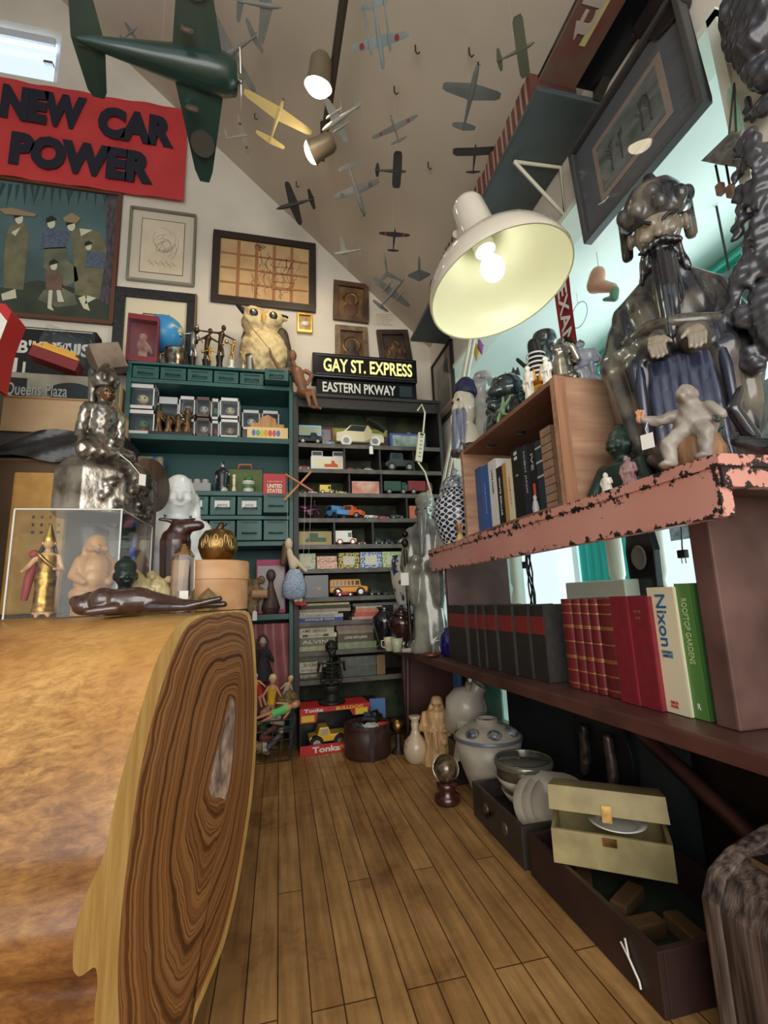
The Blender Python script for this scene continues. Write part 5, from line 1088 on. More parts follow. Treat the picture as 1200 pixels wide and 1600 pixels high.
b = MB(); b.tube([(-.105*H, -.09*H, .08*H), (-.11*H, -.10*H, .62*H)], .012*H, 7); b.ell((-.11*H, -.10*H, .66*H), (.022*H, .022*H, .028*H)); b.ell((-.108*H, -.10*H, .715*H), (.022*H, .022*H, .022*H)); b.build('staff', M_BRONZE, lv)
b = MB(); x_ = -.10*H; b.box(x_-.022, x_+.016, -.150*H, -.147*H, .40*H, .475*H); b.tube([(x_, -.149*H, .475*H), (x_+.01, -.145*H, .52*H)], .0012, 4); b.build('paper_tag', M_WHITE, lv)
gj = T('ginger_jar', 'blue and white lidded jar with interlocked ring pattern at far end of the salmon shelf', 'jar', (.735, 1.80, PZ))
H = on(697, 742, 'X', .735).z-PZ
b = MB(); b.lathe([(.052, 0), (.070, .03), (.084, .08), (.088, .12), (.080, .16), (.058, .185), (.052, .19), (.052, .205)], n=40); o = b.build('jar_body', lattice_mat('lattice_porcelain', S(212, 214, 212), S(38, 44, 74), 9, 150), gj)
b = MB(); b.lathe([(.058, .200), (.060, .206), (.056, .222), (.040, .242), (.014, .254), (.010, .262), (.014, .270), (.0, .282)], n=32); b.build('jar_lid', P('jar_lid', S(52, 58, 88), .15, 0, S(190, 194, 198), 60, coat=.6), gj)
gj.scale = (H/.282,)*3
for px, lb in ((704, 'left gold and white candlestick before the ginger jar'), (719, 'right gold and white candlestick beside the crate corner')):
    c = on(px, 846, 'X', .685); o = T('candlestick', lb, 'candlestick', (.685, c.y, PZ)); s = .9
    b = MB(); b.lathe([(.016, 0), (.018, .008), (.010, .018), (.013, .026), (.006, .034)], n=18); b.build('foot', P('candle_yellow', S(214, 184, 104), .3), o)
    b = MB(); b.lathe([(.006, .034), (.010, .045), (.013, .062), (.015, .070), (.018, .074), (.012, .076)], n=18); b.build('cup', P('candle_gold', S(196, 160, 104), .3, .3, S(150, 70, 60), 40), o)
pt = T('porcelain_pot', 'blue and white foliage pot on a small stand behind the tall sage', 'pot', (.60, 2.26, .60))
x0 = on(611, 905, 'Y', 2.26).x; x1 = on(662, 905, 'Y', 2.26).x; pt.location.x = (x0+x1)/2; r = (x1-x0)/2; zb = on(633, 944, 'Y', 2.26).z; zt = on(633, 868, 'Y', 2.26).z; h = zt-zb; pt.location.z = zb
b = MB(); b.lathe([(r*.62, 0), (r*.72, h*.08), (r*.95, h*.45), (r, h*.72), (r*.93, h*.9), (r*.84, h*.97), (r*.88, h), (r*.8, h)], n=36); b.build('pot_body', P('foliage_porcelain', S(206, 202, 190), .18, 0, S(46, 52, 82), 17, 3, coat=.5, mixlo=.52, mixhi=.57), pt)
sd = T('blue_stand', 'low stand with blue and white tile sides carrying the foliage pot', 'stand', (pt.location.x, 2.26, BT)); hh = zb-BT
b = MB(); b.box(-r*.75, r*.75, -r*.75, r*.75, hh-.045, hh-.001); b.build('stand_top', P('tile_blue', S(64, 80, 128), .2, 0, S(190, 196, 204), 30), sd)
for sx in (-1, 1):
    for sy in (-1, 1): b = MB(); b.box(sx*r*.66-.006, sx*r*.66+.006, sy*r*.66-.006, sy*r*.66+.006, 0, hh-.045); b.build('leg', P('teal_glass', S(150, 196, 196), .2), sd)
def vase(name, label, px, pyb, pyt, y, prof, m, z=BT, lidm=None):
    p = on(px, pyb, 'Y', y); zt = on(px, pyt, 'Y', y).z; h = zt-z; o = T(name, label, 'vase', (p.x, y, z)); b = MB(); b.lathe([(a*h, c*h) for a, c in prof], n=28); b.build('vase_body', m, o); return o, h
M_OXB = P('oxblood_glaze', S(58, 26, 24), .1, 0, S(30, 16, 18), 12, coat=.8); M_NGL = P('night_glaze', S(24, 24, 34), .1, coat=.8)
vase('dark_vase', 'slim dark navy vase at the tip of the bench', 602, 1000, 948, 2.30, [(.22, 0), (.24, .04), (.14, .10), (.20, .3), (.30, .6), (.30, .75), (.16, .88), (.14, .93), (.2, 1), (.15, 1)], M_NGL)
o, h = vase('lidded_urn', 'brown glazed lidded urn on the bench between the cups and the sage', 630, 1004, 944, 2.18, [(.22, 0), (.24, .04), (.12, .12), (.2, .3), (.33, .55), (.33, .66), (.2, .76), (.18, .78)], M_OXB)
b = MB(); b.lathe([(.22*h, .77*h), (.21*h, .82*h), (.11*h, .9*h), (.05*h, .94*h), (.05*h, .97*h), (0, h)], n=24); b.build('lid', M_OXB, o)
for px, y, m, lb in ((609, 2.2, P('ivory_cup', S(206, 198, 172), .3), 'ivory teacup at the front tip of the bench'), (620, 2.14, P('green_cup', S(172, 176, 146), .3), 'pale green teacup beside the ivory one')):
    o = T('teacup', lb, 'cup', (on(px, 1002, 'Y', y).x, y, BT)); b = MB(); b.lathe([(.018, 0), (.022, .004), (.024, .03), (.029, .062), (.027, .062), (.022, .01), (0, .008)], n=24, cap=False); b.build('cup_body', m, o)
    b = MB(); b.tube([(-.024, 0, .05), (-.040, 0, .048), (-.040, 0, .022), (-.024, 0, .016)], .003, 6); b.build('handle', m, o)
so = T('shoe_ornament', 'small pale shoe ornament in front of the brown lidded urn', 'ornament', (on(640, 1003, 'Y', 2.06).x, 2.06, BT), -.5)
blob('shoe', P('shoe_pale', S(168, 158, 140), .4), so, lambda b: (b.cap_((-.03, 0, .010), (.02, 0, .014), .010, .014), b.cap_((.022, 0, .014), (.026, 0, .045), .014, .015)), .003, 2)
b = MB(); b.box(-.045, .042, -.013, .013, 0, .005); b.build('sole', M_BLACK, so, .002)
od = T('copper_dish', 'low copper dish with bent wire on the bench before the sage', 'dish', (.615, 1.90, BT)); b = MB(); b.lathe([(.02, 0), (.036, .004), (.04, .014), (.037, .014), (.02, .006)], n=24); b.build('dish', P('copper', S(120, 70, 56), .35, .6), od)
b = MB(); b.tube([(.01, 0, .012), (.012, 0, .05), (.02, 0, .062), (.04, .0, .064)], .002, 5); b.build('wire', M_STEEL, od)
cj = T('cobalt_jar', 'deep cobalt blue glass jar between the sage and the black books', 'jar', (.70, 1.88, BT)); b = MB(); b.lathe([(.03, 0), (.045, .01), (.05, .05), (.044, .09), (.03, .10), (.03, .115), (.026, .115), (.026, .1)], n=26); b.build('jar_body', P('cobalt_glass', S(24, 24, 92), .06, coat=1), cj)
# things seen through the bay above the books
for i, (px, y_, lb) in enumerate(((965, 0, 'white turned baluster standing in the bay behind the red books'), (1030, 0, 'cream turned baluster in the bay behind the cream book with blue title'), (806, 0, 'white turned baluster far left in the bay behind the black volumes'))):
    p = on(px, 900, 'X', 1.30); o = MB(); o.lathe([(.03, 0), (.03, .06), (.02, .08), (.033, .15), (.02, .24), (.018, .30), (.03, .33), (.018, .36), (.026, .40), (.038, .50), (.030, .58), (.02, .62), (.03, .65), (.03, .75), (.03, .92)], n=20)
    o = o.build('baluster', P('baluster_white', S(226, 224, 212), .5), None, loc=(1.30, p.y, .1015)); tag(o, lb, 'baluster')
p = on(1003, 900, 'X', 1.22); o = T('oval_mirror_back', 'dark shaped wooden plaque with an oval relief behind the red books', 'plaque', (1.22, p.y, .1015))
b = MB(); b.prism([(-.03, 0), (.03, 0), (.035, .52), (.06, .60), (.065, .72), (.05, .80), (.02, .83), (-.02, .83), (-.05, .80), (-.065, .72), (-.06, .60), (-.035, .52)], faceX((0, 0, 0)), .03); b.build('plaque_body', M_SATIN, o, .004)
b = MB(); b.T = faceX((-.002, 0, .70)); b.lathe([(.034, 0), (.030, .006), (.026, .003), (0, .003)], n=24, sy=1.25); b.build('oval_relief', M_GREY, o)
wb = T('white_radiator', 'white metal heater box in the bay behind the ribbed red volumes', 'heater', (1.16, on(925, 915, 'X', 1.16).y, .1015)); hz = on(925, 908, 'X', 1.16).z-.1015
b = MB(); b.box(0, .14, -.17, .17, 0, hz); b.build('heater_case', P('heater_white', S(236, 236, 222), .4), wb, .006); b = MB(); [b.box(-.002, .002, -.15, .15, hz*.3+k*.05, hz*.3+k*.05+.012) for k in range(4)]; b.build('grille', M_GREY, wb)
ct = MB(); rows = [[Vector((1.70+.018*math.sin(i*1.3), 1.95+.012*i, z)) for i in range(36)] for z in (.35, .9, 1.5, 1.86)]
ct.ring(rows, True, False, False); ct = ct.build('teal_curtain', P('teal_cloth', S(70, 206, 200), .8)); tag(ct, 'teal curtain hanging at the far end of the bay window', 'curtain')
lc_ = MB(); lc_.box(1.735, 1.74, .70, 1.75, .9, 1.43); lc_ = lc_.build('lace_panel', P('lace', S(176, 180, 190), .8, 0, S(120, 126, 140), 40)); tag(lc_, 'grey lace half curtain across the bay window beside the statue', 'curtain')
cdl = T('power_leads', 'tangle of black plug leads hanging in the bay behind the black volumes', 'cable', on(830, 905, 'X', 1.08)); b = MB()
for k in range(4): b.tube([(0, .02*math.sin(k*2+j*.9)+.004*k, .16-.045*j) for j in range(7)], .004, 5)
b.build('leads', M_BLACK, cdl); b = MB(); b.box(-.01, .01, .03, .05, .05, .08); b.build('plug', M_BLACK, cdl); b = MB(); b.tube([(0, 0, .15), (0, 0, .862-cdl.location.z)], .003, 5); b.build('lead', M_BLACK, cdl)
sh2 = T('hanging_plug', 'black two pin plug hanging in the bay above the green book', 'plug', on(1068, 872, 'X', 1.05)); b = MB(); b.box(-.008, .008, -.012, .012, 0, .022); b.build('plug_body', M_BLACK, sh2, .003); b = MB(); [b.tube([(0, s*.006, 0), (0, s*.006, -.014)], .0018, 5) for s in (-1, 1)]; b.build('pins', M_STEEL, sh2); b = MB(); b.tube([(0, 0, .02), (0, -.01, .10), (0, 0, .2)], .002, 5); b.build('lead', M_BLACK, sh2)
dl = T('dark_lampshade', 'dark round shade with bright window behind it right of the statue', 'lampshade', on(1150, 480, 'X', 1.5)); b = MB(); b.lathe([(.17, -.10), (.15, .0), (.09, .09), (.03, .12)], n=28, cap=False); b.build('shade', P('shade_dark', S(70, 82, 88), .5), dl); b = MB(); b.tube([(0, 0, .11), (0, 0, 2.01-dl.location.z)], .004, 6); b.build('cord', M_DARK, dl)
# ------------------------------------------------------------------ under the bench
def floor_at(px, py): p = on(px, py, 'Z', 0); return Vector((p.x, p.y, .001))
mn = T('carved_traveller', 'pale carved wooden traveller with hat and staff standing under the bench end', 'statue', (.66, 2.0, .001), math.radians(-22)); H = on(680, 1087, 'Y', 2.0).z
M_CRV = P('pale_carved_wood', S(206, 170, 122), .5, 0, S(178, 136, 92), 12, stretch=(4, 4, 1))
def mf(b):
    robe_body(b, H, .23, .18, 10, head=.075, amp=.07, flare=1.1, hands=(.10, -.14, .52)); face_bits(b, (0, -.012*H, .885*H), .07*H)
    b.lathe([(.10*H, .885*H), (.085*H, .95*H), (.05*H, .985*H), (.0, H)], n=16, sy=1.1, wob=lambda a, z: 1+.05*math.sin(6*a)); b.cap_((-.07*H, .02*H, .9*H), (-.10*H, .03*H, .78*H), .03*H, .04*H); b.cap_((.07*H, .02*H, .9*H), (.08*H, .03*H, .78*H), .03*H, .04*H)
    b.cap_((-.12*H, .04*H, .72*H), (.14*H, .05*H, .70*H), .07*H, .08*H); b.cap_((.16*H, .0, .70*H), (.17*H, -.03*H, .45*H), .07*H, .06*H); b.ell((.10*H, -.155*H, .36*H), (.055*H, .03*H, .055*H))
    b.cap_((-.03*H, -.15*H, .50*H), (-.02*H, -.155*H, .25*H), .025*H, .04*H)
blob('body', M_CRV, mn, mf, H/80, 2, lambda p: .0012*math.sin(p.x*200+p.z*40))
b = MB(); b.tube([(-.10*H, -.19*H, 0), (-.11*H, -.17*H, .62*H)], .010*H, 6); b.build('staff', M_CRV, mn)
o, h = vase('speckled_bottle', 'pale narrow necked bottle with dark spots beside the carved traveller', 651, 1186, 1118, 2.06, [(.18, 0), (.26, .08), (.30, .25), (.26, .45), (.12, .60), (.09, .72), (.10, .84), (.08, .88), (.13, .95), (.14, 1), (.09, 1)], P('speckle', S(200, 180, 150), .3, 0, S(120, 90, 66), 18, mixlo=.6, mixhi=.7, coat=.4), .001)
ob = T('brass_orb', 'dull brass ball lamp on a dark foot behind the leather tub', 'ornament', (on(622, 1150, 'Y', 2.20).x, 2.20, .001)); b = MB(); b.ell((0, 0, .115), .036, n=20, m=14); b.build('ball', M_BRASS, ob); b = MB(); b.lathe([(.035, 0), (.03, .01), (.012, .03), (.016, .06), (.01, .085)], n=18); b.build('foot', M_DARK, ob)
# leather tub with toys
q = floor_at(582, 1192); q.y += .11; tb_ = T('leather_tub', 'round brown leather tub filled with toy cars on the floor', 'tub', q); r = .112; h = .225
r = (on(617, 1160, 'Y', q.y).x-on(546, 1160, 'Y', q.y).x)/2; h = on(580, 1128, 'Y', q.y).z
b = MB(); b.lathe([(r*.95, 0), (r, .01), (r*1.01, h*.5), (r, h), (r*.93, h), (r*.93, h*.75), (0, h*.75)], n=40, cap=False); b.lathe([(r*1.015, h-.016), (r*1.02, h-.008), (r*1.01, h)], n=40, cap=False); b.build('tub_body', M_LEATHER, tb_); b = MB(); b.cbox((0, -r*1.0, h*.5), (.02, .008, h*.98)); b.build('seam', M_LEATHER, tb_)
tubz = h*.75; tubc = q
# crystal egg
q = floor_at(706, 1262); q.y += .04; eg = T('crystal_egg', 'clear crystal egg with faceted inside on a dark turned stand', 'ornament', q); h = on(705, 1178, 'Y', q.y).z; r = .5*(on(723, 1205, 'Y', q.y).x-on(684, 1205, 'Y', q.y).x)
b = MB(); zc = .42*h; b.lathe([(r*math.sin(t)*1.0, zc+(h-zc)*.5*(1-math.cos(t))*1.0) for t in [PI*k/16 for k in range(17)]], n=32); b.build('egg', crystal('egg_crystal', S(236, 232, 224)), eg)
b = MB(); b.ell((0, 0, zc+(h-zc)*.45), (r*.6, r*.6, (h-zc)*.34), n=7, m=6); b.build('inclusion', P('inclusion', S(176, 156, 120), .2, .3, S(90, 80, 70), 60), eg)
b = MB(); b.lathe([(r*.9, 0), (r, h*.06), (r*.95, h*.16), (r*.6, h*.22), (r*.75, h*.32), (r*.8, h*.42), (r*.4, h*.44)], n=24); b.build('stand', P('stand_red', S(64, 26, 24), .25, coat=.6), eg)
# crates under the bench
def crate_box(name, label, x0, x1, y0, y1, h, m, lin, th=.012):
    t = T(name, label, 'crate', ((x0+x1)/2, (y0+y1)/2, .001)); a, c = (x1-x0)/2, (y1-y0)/2
    b = MB(); b.box(-a, -a+th, -c, c, 0, h); b.build('side_panel', m, t, .002); b = MB(); b.box(a-th, a, -c, c, 0, h); b.build('side_panel', m, t, .002)
    b = MB(); b.box(-a+th, a-th, -c, -c+th, 0, h); b.build('end_panel', m, t, .002); b = MB(); b.box(-a+th, a-th, c-th, c, 0, h); b.build('end_panel', m, t, .002)
    b = MB(); b.box(-a+th, a-th, -c+th, c-th, .006, .016); b.build('base_panel', lin, t); return t, a, c
M_CR1 = P('black_tin', S(44, 38, 34), .5, 0, S(62, 54, 46), 14); M_CR2 = P('brown_fibre', S(58, 36, 32), .55, 0, S(44, 28, 26), 10); M_GLIN = P('green_lining', S(44, 52, 36), .8)
h1 = on(728, 1212, 'X', .612).z; t, a, c = crate_box('tin_crate', 'black tin crate holding bowls and plates under the bench', .612, .905, 1.215, 1.535, h1, M_CR1, M_DARK); cr1 = t
for yy in (.06, -.06): b = MB(); b.T = faceX((-a-.001, yy, h1*.55)); b.lathe([(.018, -.002), (.018, .003), (.008, .004), (0, .004)], n=16); b.build('corner_stud', P('stud', S(96, 84, 74), .4, .5), t)
b = MB(); b.tube([(-a-.004, .02, h1*.62), (-a-.012, .03, h1*.5), (-a-.006, .05, h1*.45)], .005, 6); b.build('latch', M_BRONZE, t)
h2 = on(828, 1304, 'X', .618).z
t, a, c = crate_box('fibre_crate', 'long brown fibre crate nearest the camera with green lining under the bench', .618, .90, .775, 1.195, h2, M_CR2, M_GLIN)
b = MB(); y = on(985, 1500, 'X', .616).y-t.location.y; z = on(985, 1500, 'X', .616).z; b.tube([(-a-.003, y+.02, z+.015), (-a-.006, y, z+.006), (-a-.004, y-.02, z-.02), (-a-.004, y-.022, z-.03)], .0022, 5); b.tube([(-a-.004, y+.006, z+.03), (-a-.005, y, z+.006)], .002, 5); b.build('string_tie', M_WHITE, t)
b = MB(); b.cbox((0, -c-.004, h2*.72), (.012, .008, .012)); b.build('brass_stud', M_GOLD, t)
for i, (x, y) in enumerate(((.70, .92), (.74, 1.0), (.69, 1.08), (.78, .88))):
    o = MB(); o.box(-.05, .05, -.018, .018, 0, .03); o = o.build('wooden_block', P('block', S(110, 82, 54), .5, 0, S(70, 50, 34), 10), None, .004, loc=(x, y, .018)); o.rotation_euler = (0, 0, i*.5); tag(o, 'small brown block lying in the long fibre crate', 'block', 'blocks in the long fibre crate')
# open cream box
cbx = T('cream_box', 'open cream wooden box with latch lying across the long fibre crate', 'box', M=MI(Vector((.745, 1.045, h2+.002))) @ Matrix.Rotation(math.radians(-36), 4, 'Z')); M_CRB = P('cream_board', S(176, 160, 112), .55, 0, S(146, 132, 92), 14)
Wb, Db, Hb = .120, .075, .070
b = MB(); b.box(-Wb, Wb, -Db, -Db+.008, 0, Hb); b.box(-Wb, Wb, Db-.008, Db, 0, Hb); b.box(-Wb, -Wb+.008, -Db+.008, Db-.008, 0, Hb); b.box(Wb-.008, Wb, -Db+.008, Db-.008, 0, Hb); b.box(-Wb+.008, Wb-.008, -Db+.008, Db-.008, 0, .006); b.build('box_base', M_CRB, cbx, .001)
b = MB(); b.T = MI((0, Db, Hb)) @ Matrix.Rotation(-.24, 4, 'X') @ MI((0, -Db, 0)); b.box(-Wb, Wb, -Db, Db, .045, .052); b.box(-Wb, Wb, -Db, -Db+.008, .002, .045); b.box(-Wb, Wb, Db-.008, Db, .002, .045); b.box(-Wb, -Wb+.008, -Db, Db, .002, .045); b.box(Wb-.008, Wb, -Db, Db, .002, .045); b.build('lid', M_CRB, cbx, .001)
b = MB(); b.box(-.014, .014, -Db-.003, -Db, Hb-.020, Hb-.004); b.build('clasp', M_BRASS, cbx)
b = MB(); b.T = MI((0, Db, Hb)) @ Matrix.Rotation(-.24, 4, 'X') @ MI((0, -Db, 0)); b.box(-.010, .010, -Db-.004, -Db, -.010, .022); b.build('hasp', M_BRASS, cbx)
b = MB(); b.box(-Wb+.008, Wb-.008, -Db+.004, -Db+.008, Hb-.008, Hb-.002); b.build('orange_rim', P('orange_rim', S(190, 116, 60), .5), cbx)
o = T('white_saucer', 'white saucer stored inside the open cream box', 'saucer', cbx.matrix_world @ Vector((.02, -.005, .066))); b = MB(); b.lathe([(0, 0), (.04, .001), (.062, .010), (.062, .013), (.04, .004)], n=28); b.build('saucer', M_WGLAZE, o)
# bowls, plates, tureen
M_STW = P('stoneware', S(186, 176, 158), .35, 0, S(160, 150, 134), 10)
BXc, BYc = .70, 1.40
def bowl(label, x, y, z, r, h, m, name='bowl', tilt=None):
    o = T(name, label, 'bowl', (x, y, z)); b = MB(); b.lathe([(r*.45, 0), (r*.5, h*.06), (r*.82, h*.5), (r, h), (r*.97, h), (r*.78, h*.52), (r*.4, h*.12), (0, h*.1)], n=36, cap=False); b.build('bowl_body', m, o)
    if tilt: o.rotation_euler = tilt
    return o
zb = h1-.04
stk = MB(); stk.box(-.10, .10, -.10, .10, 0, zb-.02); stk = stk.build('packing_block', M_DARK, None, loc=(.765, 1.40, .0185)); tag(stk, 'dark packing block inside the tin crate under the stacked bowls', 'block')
bowl('wide pale bowl lowest in the stack in the tin crate', .745, 1.40, zb, .085, .05, M_STW); bowl('pale grey bowl second from the bottom of the stack in the tin crate', .735, 1.41, zb+.038, .088, .05, M_STW)
cas = T('glass_tin', 'flat tin with mirrored glass lid on top of the bowl stack', 'tin', (.735, 1.41, zb+.075)); b = MB(); b.lathe([(.075, 0), (.082, .006), (.084, .040), (.080, .044)], n=40); b.build('tin_body', P('tin_olive', S(112, 104, 84), .35, .5, S(70, 64, 50), 30), cas)
b = MB(); b.lathe([(.088, .042), (.090, .050), (.086, .060), (.079, .060), (.079, .056)], n=40, cap=False); b.lathe([(.080, .054), (.079, .057), (0, .058)], n=40); b.build('glass_lid', P('mirror_lid', S(120, 118, 104), .08, .5), cas)
for i, (x, a_) in enumerate(((.725, .95), (.745, .90), (.765, .86))):
    o = T('plate', ['front', 'middle', 'back'][i]+' pale plate leaning on edge in the tin crate', 'plate', M=MI((x, 1.285-.012*i, zb+.05)) @ Matrix.Rotation(-.5, 4, 'Z') @ Matrix.Rotation(a_, 4, 'X')); b = MB(); b.lathe([(0, 0), (.045, .0), (.055, .004), (.085, .011), (.086, .014), (.055, .008), (0, .004)], n=36); b.build('plate', M_STW, o)
tu = T('tureen', 'grey lidded tureen with blue medallions behind the tin crate', 'tureen', (.735, 1.66, .001)); zt = on(762, 1122, 'Y', 1.66).z; r = .5*(on(812, 1160, 'Y', 1.66).x-on(717, 1160, 'Y', 1.66).x); hz = zt*.74
b = MB(); b.lathe([(r*.55, 0), (r*.6, hz*.1), (r*.9, hz*.6), (r, hz), (r*.96, hz)], n=40); b.build('bowl_body', M_STW, tu)
b = MB(); b.lathe([(r*1.03, hz), (r*1.04, hz+.008), (r*.97, hz+.014), (r*.80, hz+(zt-hz)*.46), (r*.52, hz+(zt-hz)*.70), (r*.34, hz+(zt-hz)*.78), (r*.33, zt), (r*.26, zt), (r*.24, zt-.012), (0, zt-.014)], n=40); b.build('lid', M_STW, tu)
b = MB(); b.lathe([(r*1.045, hz+.002), (r*1.05, hz+.007), (r*1.02, hz+.013)], n=40, cap=False); b.build('blue_rim', P('rim_blue', S(92, 96, 112), .3), tu)
for a in (-2.6, -1.75, -.9):
    b = MB(); z_ = hz+(zt-hz)*.44; b.ell((r*.76*math.cos(a), r*.76*math.sin(a), z_), (.026, .026, .018), (0, .0, 0)); b.build('medallion', P('medallion', S(44, 50, 72), .3, 0, S(150, 150, 150), 60), tu)
b = MB(); b.ell((0, 0, zt-.010), (r*.2, r*.2, .004)); b.build('blue_flower', P('cobalt', S(48, 62, 116), .2), tu)
# glass lamp chimneys
for i, (px, py, y, s, rot, lb) in enumerate(((725, 1100, 1.86, 1.0, (.35, .5, 0), 'large frosted glass lamp globe tilted behind the tureen'), (728, 1135, 1.80, .95, (-.5, .2, .4), 'pale trumpet shaped lamp glass leaning against the globe'))):
    p = on(px, py, 'Y', y); o = T('lamp_glass', lb, 'lamp glass', (p.x, y, p.z-.02)); b = MB()
    pr = [(.03, -.10), (.05, -.07), (.085, 0), (.075, .05), (.035, .09), (.03, .12)] if i == 0 else [(.02, .13), (.024, .06), (.04, .0), (.075, -.08), (.09, -.11)]
    b.lathe([(a*s, c*s) for a, c in pr], n=32, cap=False, M=Euler(rot).to_matrix()); b.build('glass_body', P('frosted', S(190, 182, 166), .25, 0, S(160, 152, 138), 8), o)
    if i == 0: b = MB(); b.tube([(.01, -.02, .02), (.0, -.06, .11)], .012, 8); b.build('fitting', P('fitting', S(176, 160, 128), .4), o)
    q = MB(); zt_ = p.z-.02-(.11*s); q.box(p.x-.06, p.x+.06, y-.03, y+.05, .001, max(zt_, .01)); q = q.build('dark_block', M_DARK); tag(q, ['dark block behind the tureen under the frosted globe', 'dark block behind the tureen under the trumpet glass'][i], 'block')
o = T('teal_picture', 'teal and gold picture propped behind the lamp glasses under the bench', 'picture', (.96, 2.15, .001)); b = MB(); b.box(-.004, .004, -.16, .16, .0, .40); b.build('panel', P('seascape', S(96, 178, 160), .5, 0, S(196, 214, 196), 5), o); b = MB(); b.ell((-.008, -.02, .37), (.004, .05, .03)); b.build('gold_spot', M_GOLD, o)
o = MB(); o.box(.80, .82, 2.10, 2.16, .001, .36); o = o.build('blue_book', P('sky_blue', S(76, 132, 196), .5)); tag(o, 'blue book standing behind the carved traveller under the bench', 'book')
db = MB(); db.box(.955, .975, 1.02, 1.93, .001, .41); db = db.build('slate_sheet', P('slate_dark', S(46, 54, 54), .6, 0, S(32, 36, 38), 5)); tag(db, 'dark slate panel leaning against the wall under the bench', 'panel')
ps = T('shoe_plaque', 'black plaque with two metal baby shoes leaning under the bench', 'plaque', (.93, 1.30, .14)); b = MB(); b.T = faceX((0, 0, .08)); b.prism([(.13*math.cos(a), .15*math.sin(a)) for a in [k*PI/14 for k in range(28)]], Matrix.Identity(4), .02); b.build('plaque_body', M_BLACK, ps, .003)
for s in (-1, 1): blob('metal_shoe', P('dull_pewter', S(120, 104, 96), .35, .7, S(60, 52, 50), 30), ps, lambda b, s=s: (b.cap_((-.012, s*.055, .14), (-.012, s*.06, .04), .014, .018), b.cap_((-.014, s*.06, .04), (-.02, s*.062, .015), .018, .014)), .004, 2)
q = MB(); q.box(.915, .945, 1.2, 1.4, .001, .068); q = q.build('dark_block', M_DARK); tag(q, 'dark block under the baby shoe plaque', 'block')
# trunk
tk = T('travel_chest', 'dark weathered domed wooden trunk with metal latch at the lower right corner', 'trunk', (.86, .50, .001))
M_TRK = wood('trunk_wood', S(112, 96, 90), S(44, 34, 32), 2, 5, .4, 16, .6); x0 = on(1088, 1345, 'Y', .42)
p0 = on(1090, 1345, 'X', .66); zt = p0.z; y0 = .35; y1 = p0.y
b = MB(); prof = [(0, 0), (0, zt-.05), (.02, zt-.012), (.06, zt+.012), (.14, zt+.035), (.24, zt+.045), (.32, zt+.04), (.32, 0)]
me_ = MB(); me_.T = MI(-tk.location); me_.prism([(.655+a, c) for a, c in prof], faceY((0, .10, 0)), y1-.10); me_.build('chest_body', M_TRK, tk, .006)
for yy in (.12, y1-.035): b = MB(); b.T = MI(-tk.location); b.prism([(.651+a*1.02, c+(.004 if c else 0)) for a, c in prof], faceY((0, yy, 0)), .028); b.build('batten', wood('batten_dark', S(128, 112, 104), S(50, 40, 38), 2, 6, .35, 12, .5), tk, .004)
b = MB(); b.T = MI(-tk.location); b.box(.70, .76, y1-.10, y1-.06, zt+.018, zt+.028); b.tube([(.70, y1-.09, zt+.024), (.72, y1-.12, zt+.034), (.76, y1-.12, zt+.036), (.77, y1-.09, zt+.034)], .004, 6); b.build('metal_latch', M_STEEL, tk)
# ------------------------------------------------------------------ on the log table
LZ = .686
def lt(px, y, z=LZ): p = on(px, 900, 'Y', y); return Vector((p.x, y, z))
# acrylic case: corners from its front edge
cx1 = on(185, 880, 'Y', .95).x; cx0 = on(14, 880, 'Y', .95).x; czt = on(185, 797, 'Y', .95).z
case = T('acrylic_case', 'clear acrylic display case on the log table around the wooden laughing Buddha', 'display case', ((cx0+cx1)/2, 1.06, LZ)); W = (cx1-cx0)/2; D = .11; H = czt-LZ
b = MB(); b.box(-W, W, -D, -D+.003, 0, H); b.build('front_pane', M_ACRYL, case); b = MB(); b.box(-W, W, D-.003, D, 0, H); b.build('back_pane', M_ACRYL, case)
b = MB(); b.box(-W, -W+.003, -D+.003, D-.003, 0, H); b.build('side_pane', M_ACRYL, case); b = MB(); b.box(W-.003, W, -D+.003, D-.003, 0, H); b.build('side_pane', M_ACRYL, case)
b = MB(); b.box(-W, W, -D, D, H, H+.003); b.build('top_pane', M_ACRYL, case)
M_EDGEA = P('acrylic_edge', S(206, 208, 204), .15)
for (p, q) in (((-W, -D, H+.001), (W, -D, H+.001)), ((W, -D, 0), (W, -D, H)), ((-W, -D, 0), (-W, -D, H)), ((W, -D, H+.001), (W, D, H+.001)), ((W, D, 0), (W, D, H))): b = MB(); b.tube([p, q], .0018, 5); b.build('bright_edge', M_EDGEA, case)
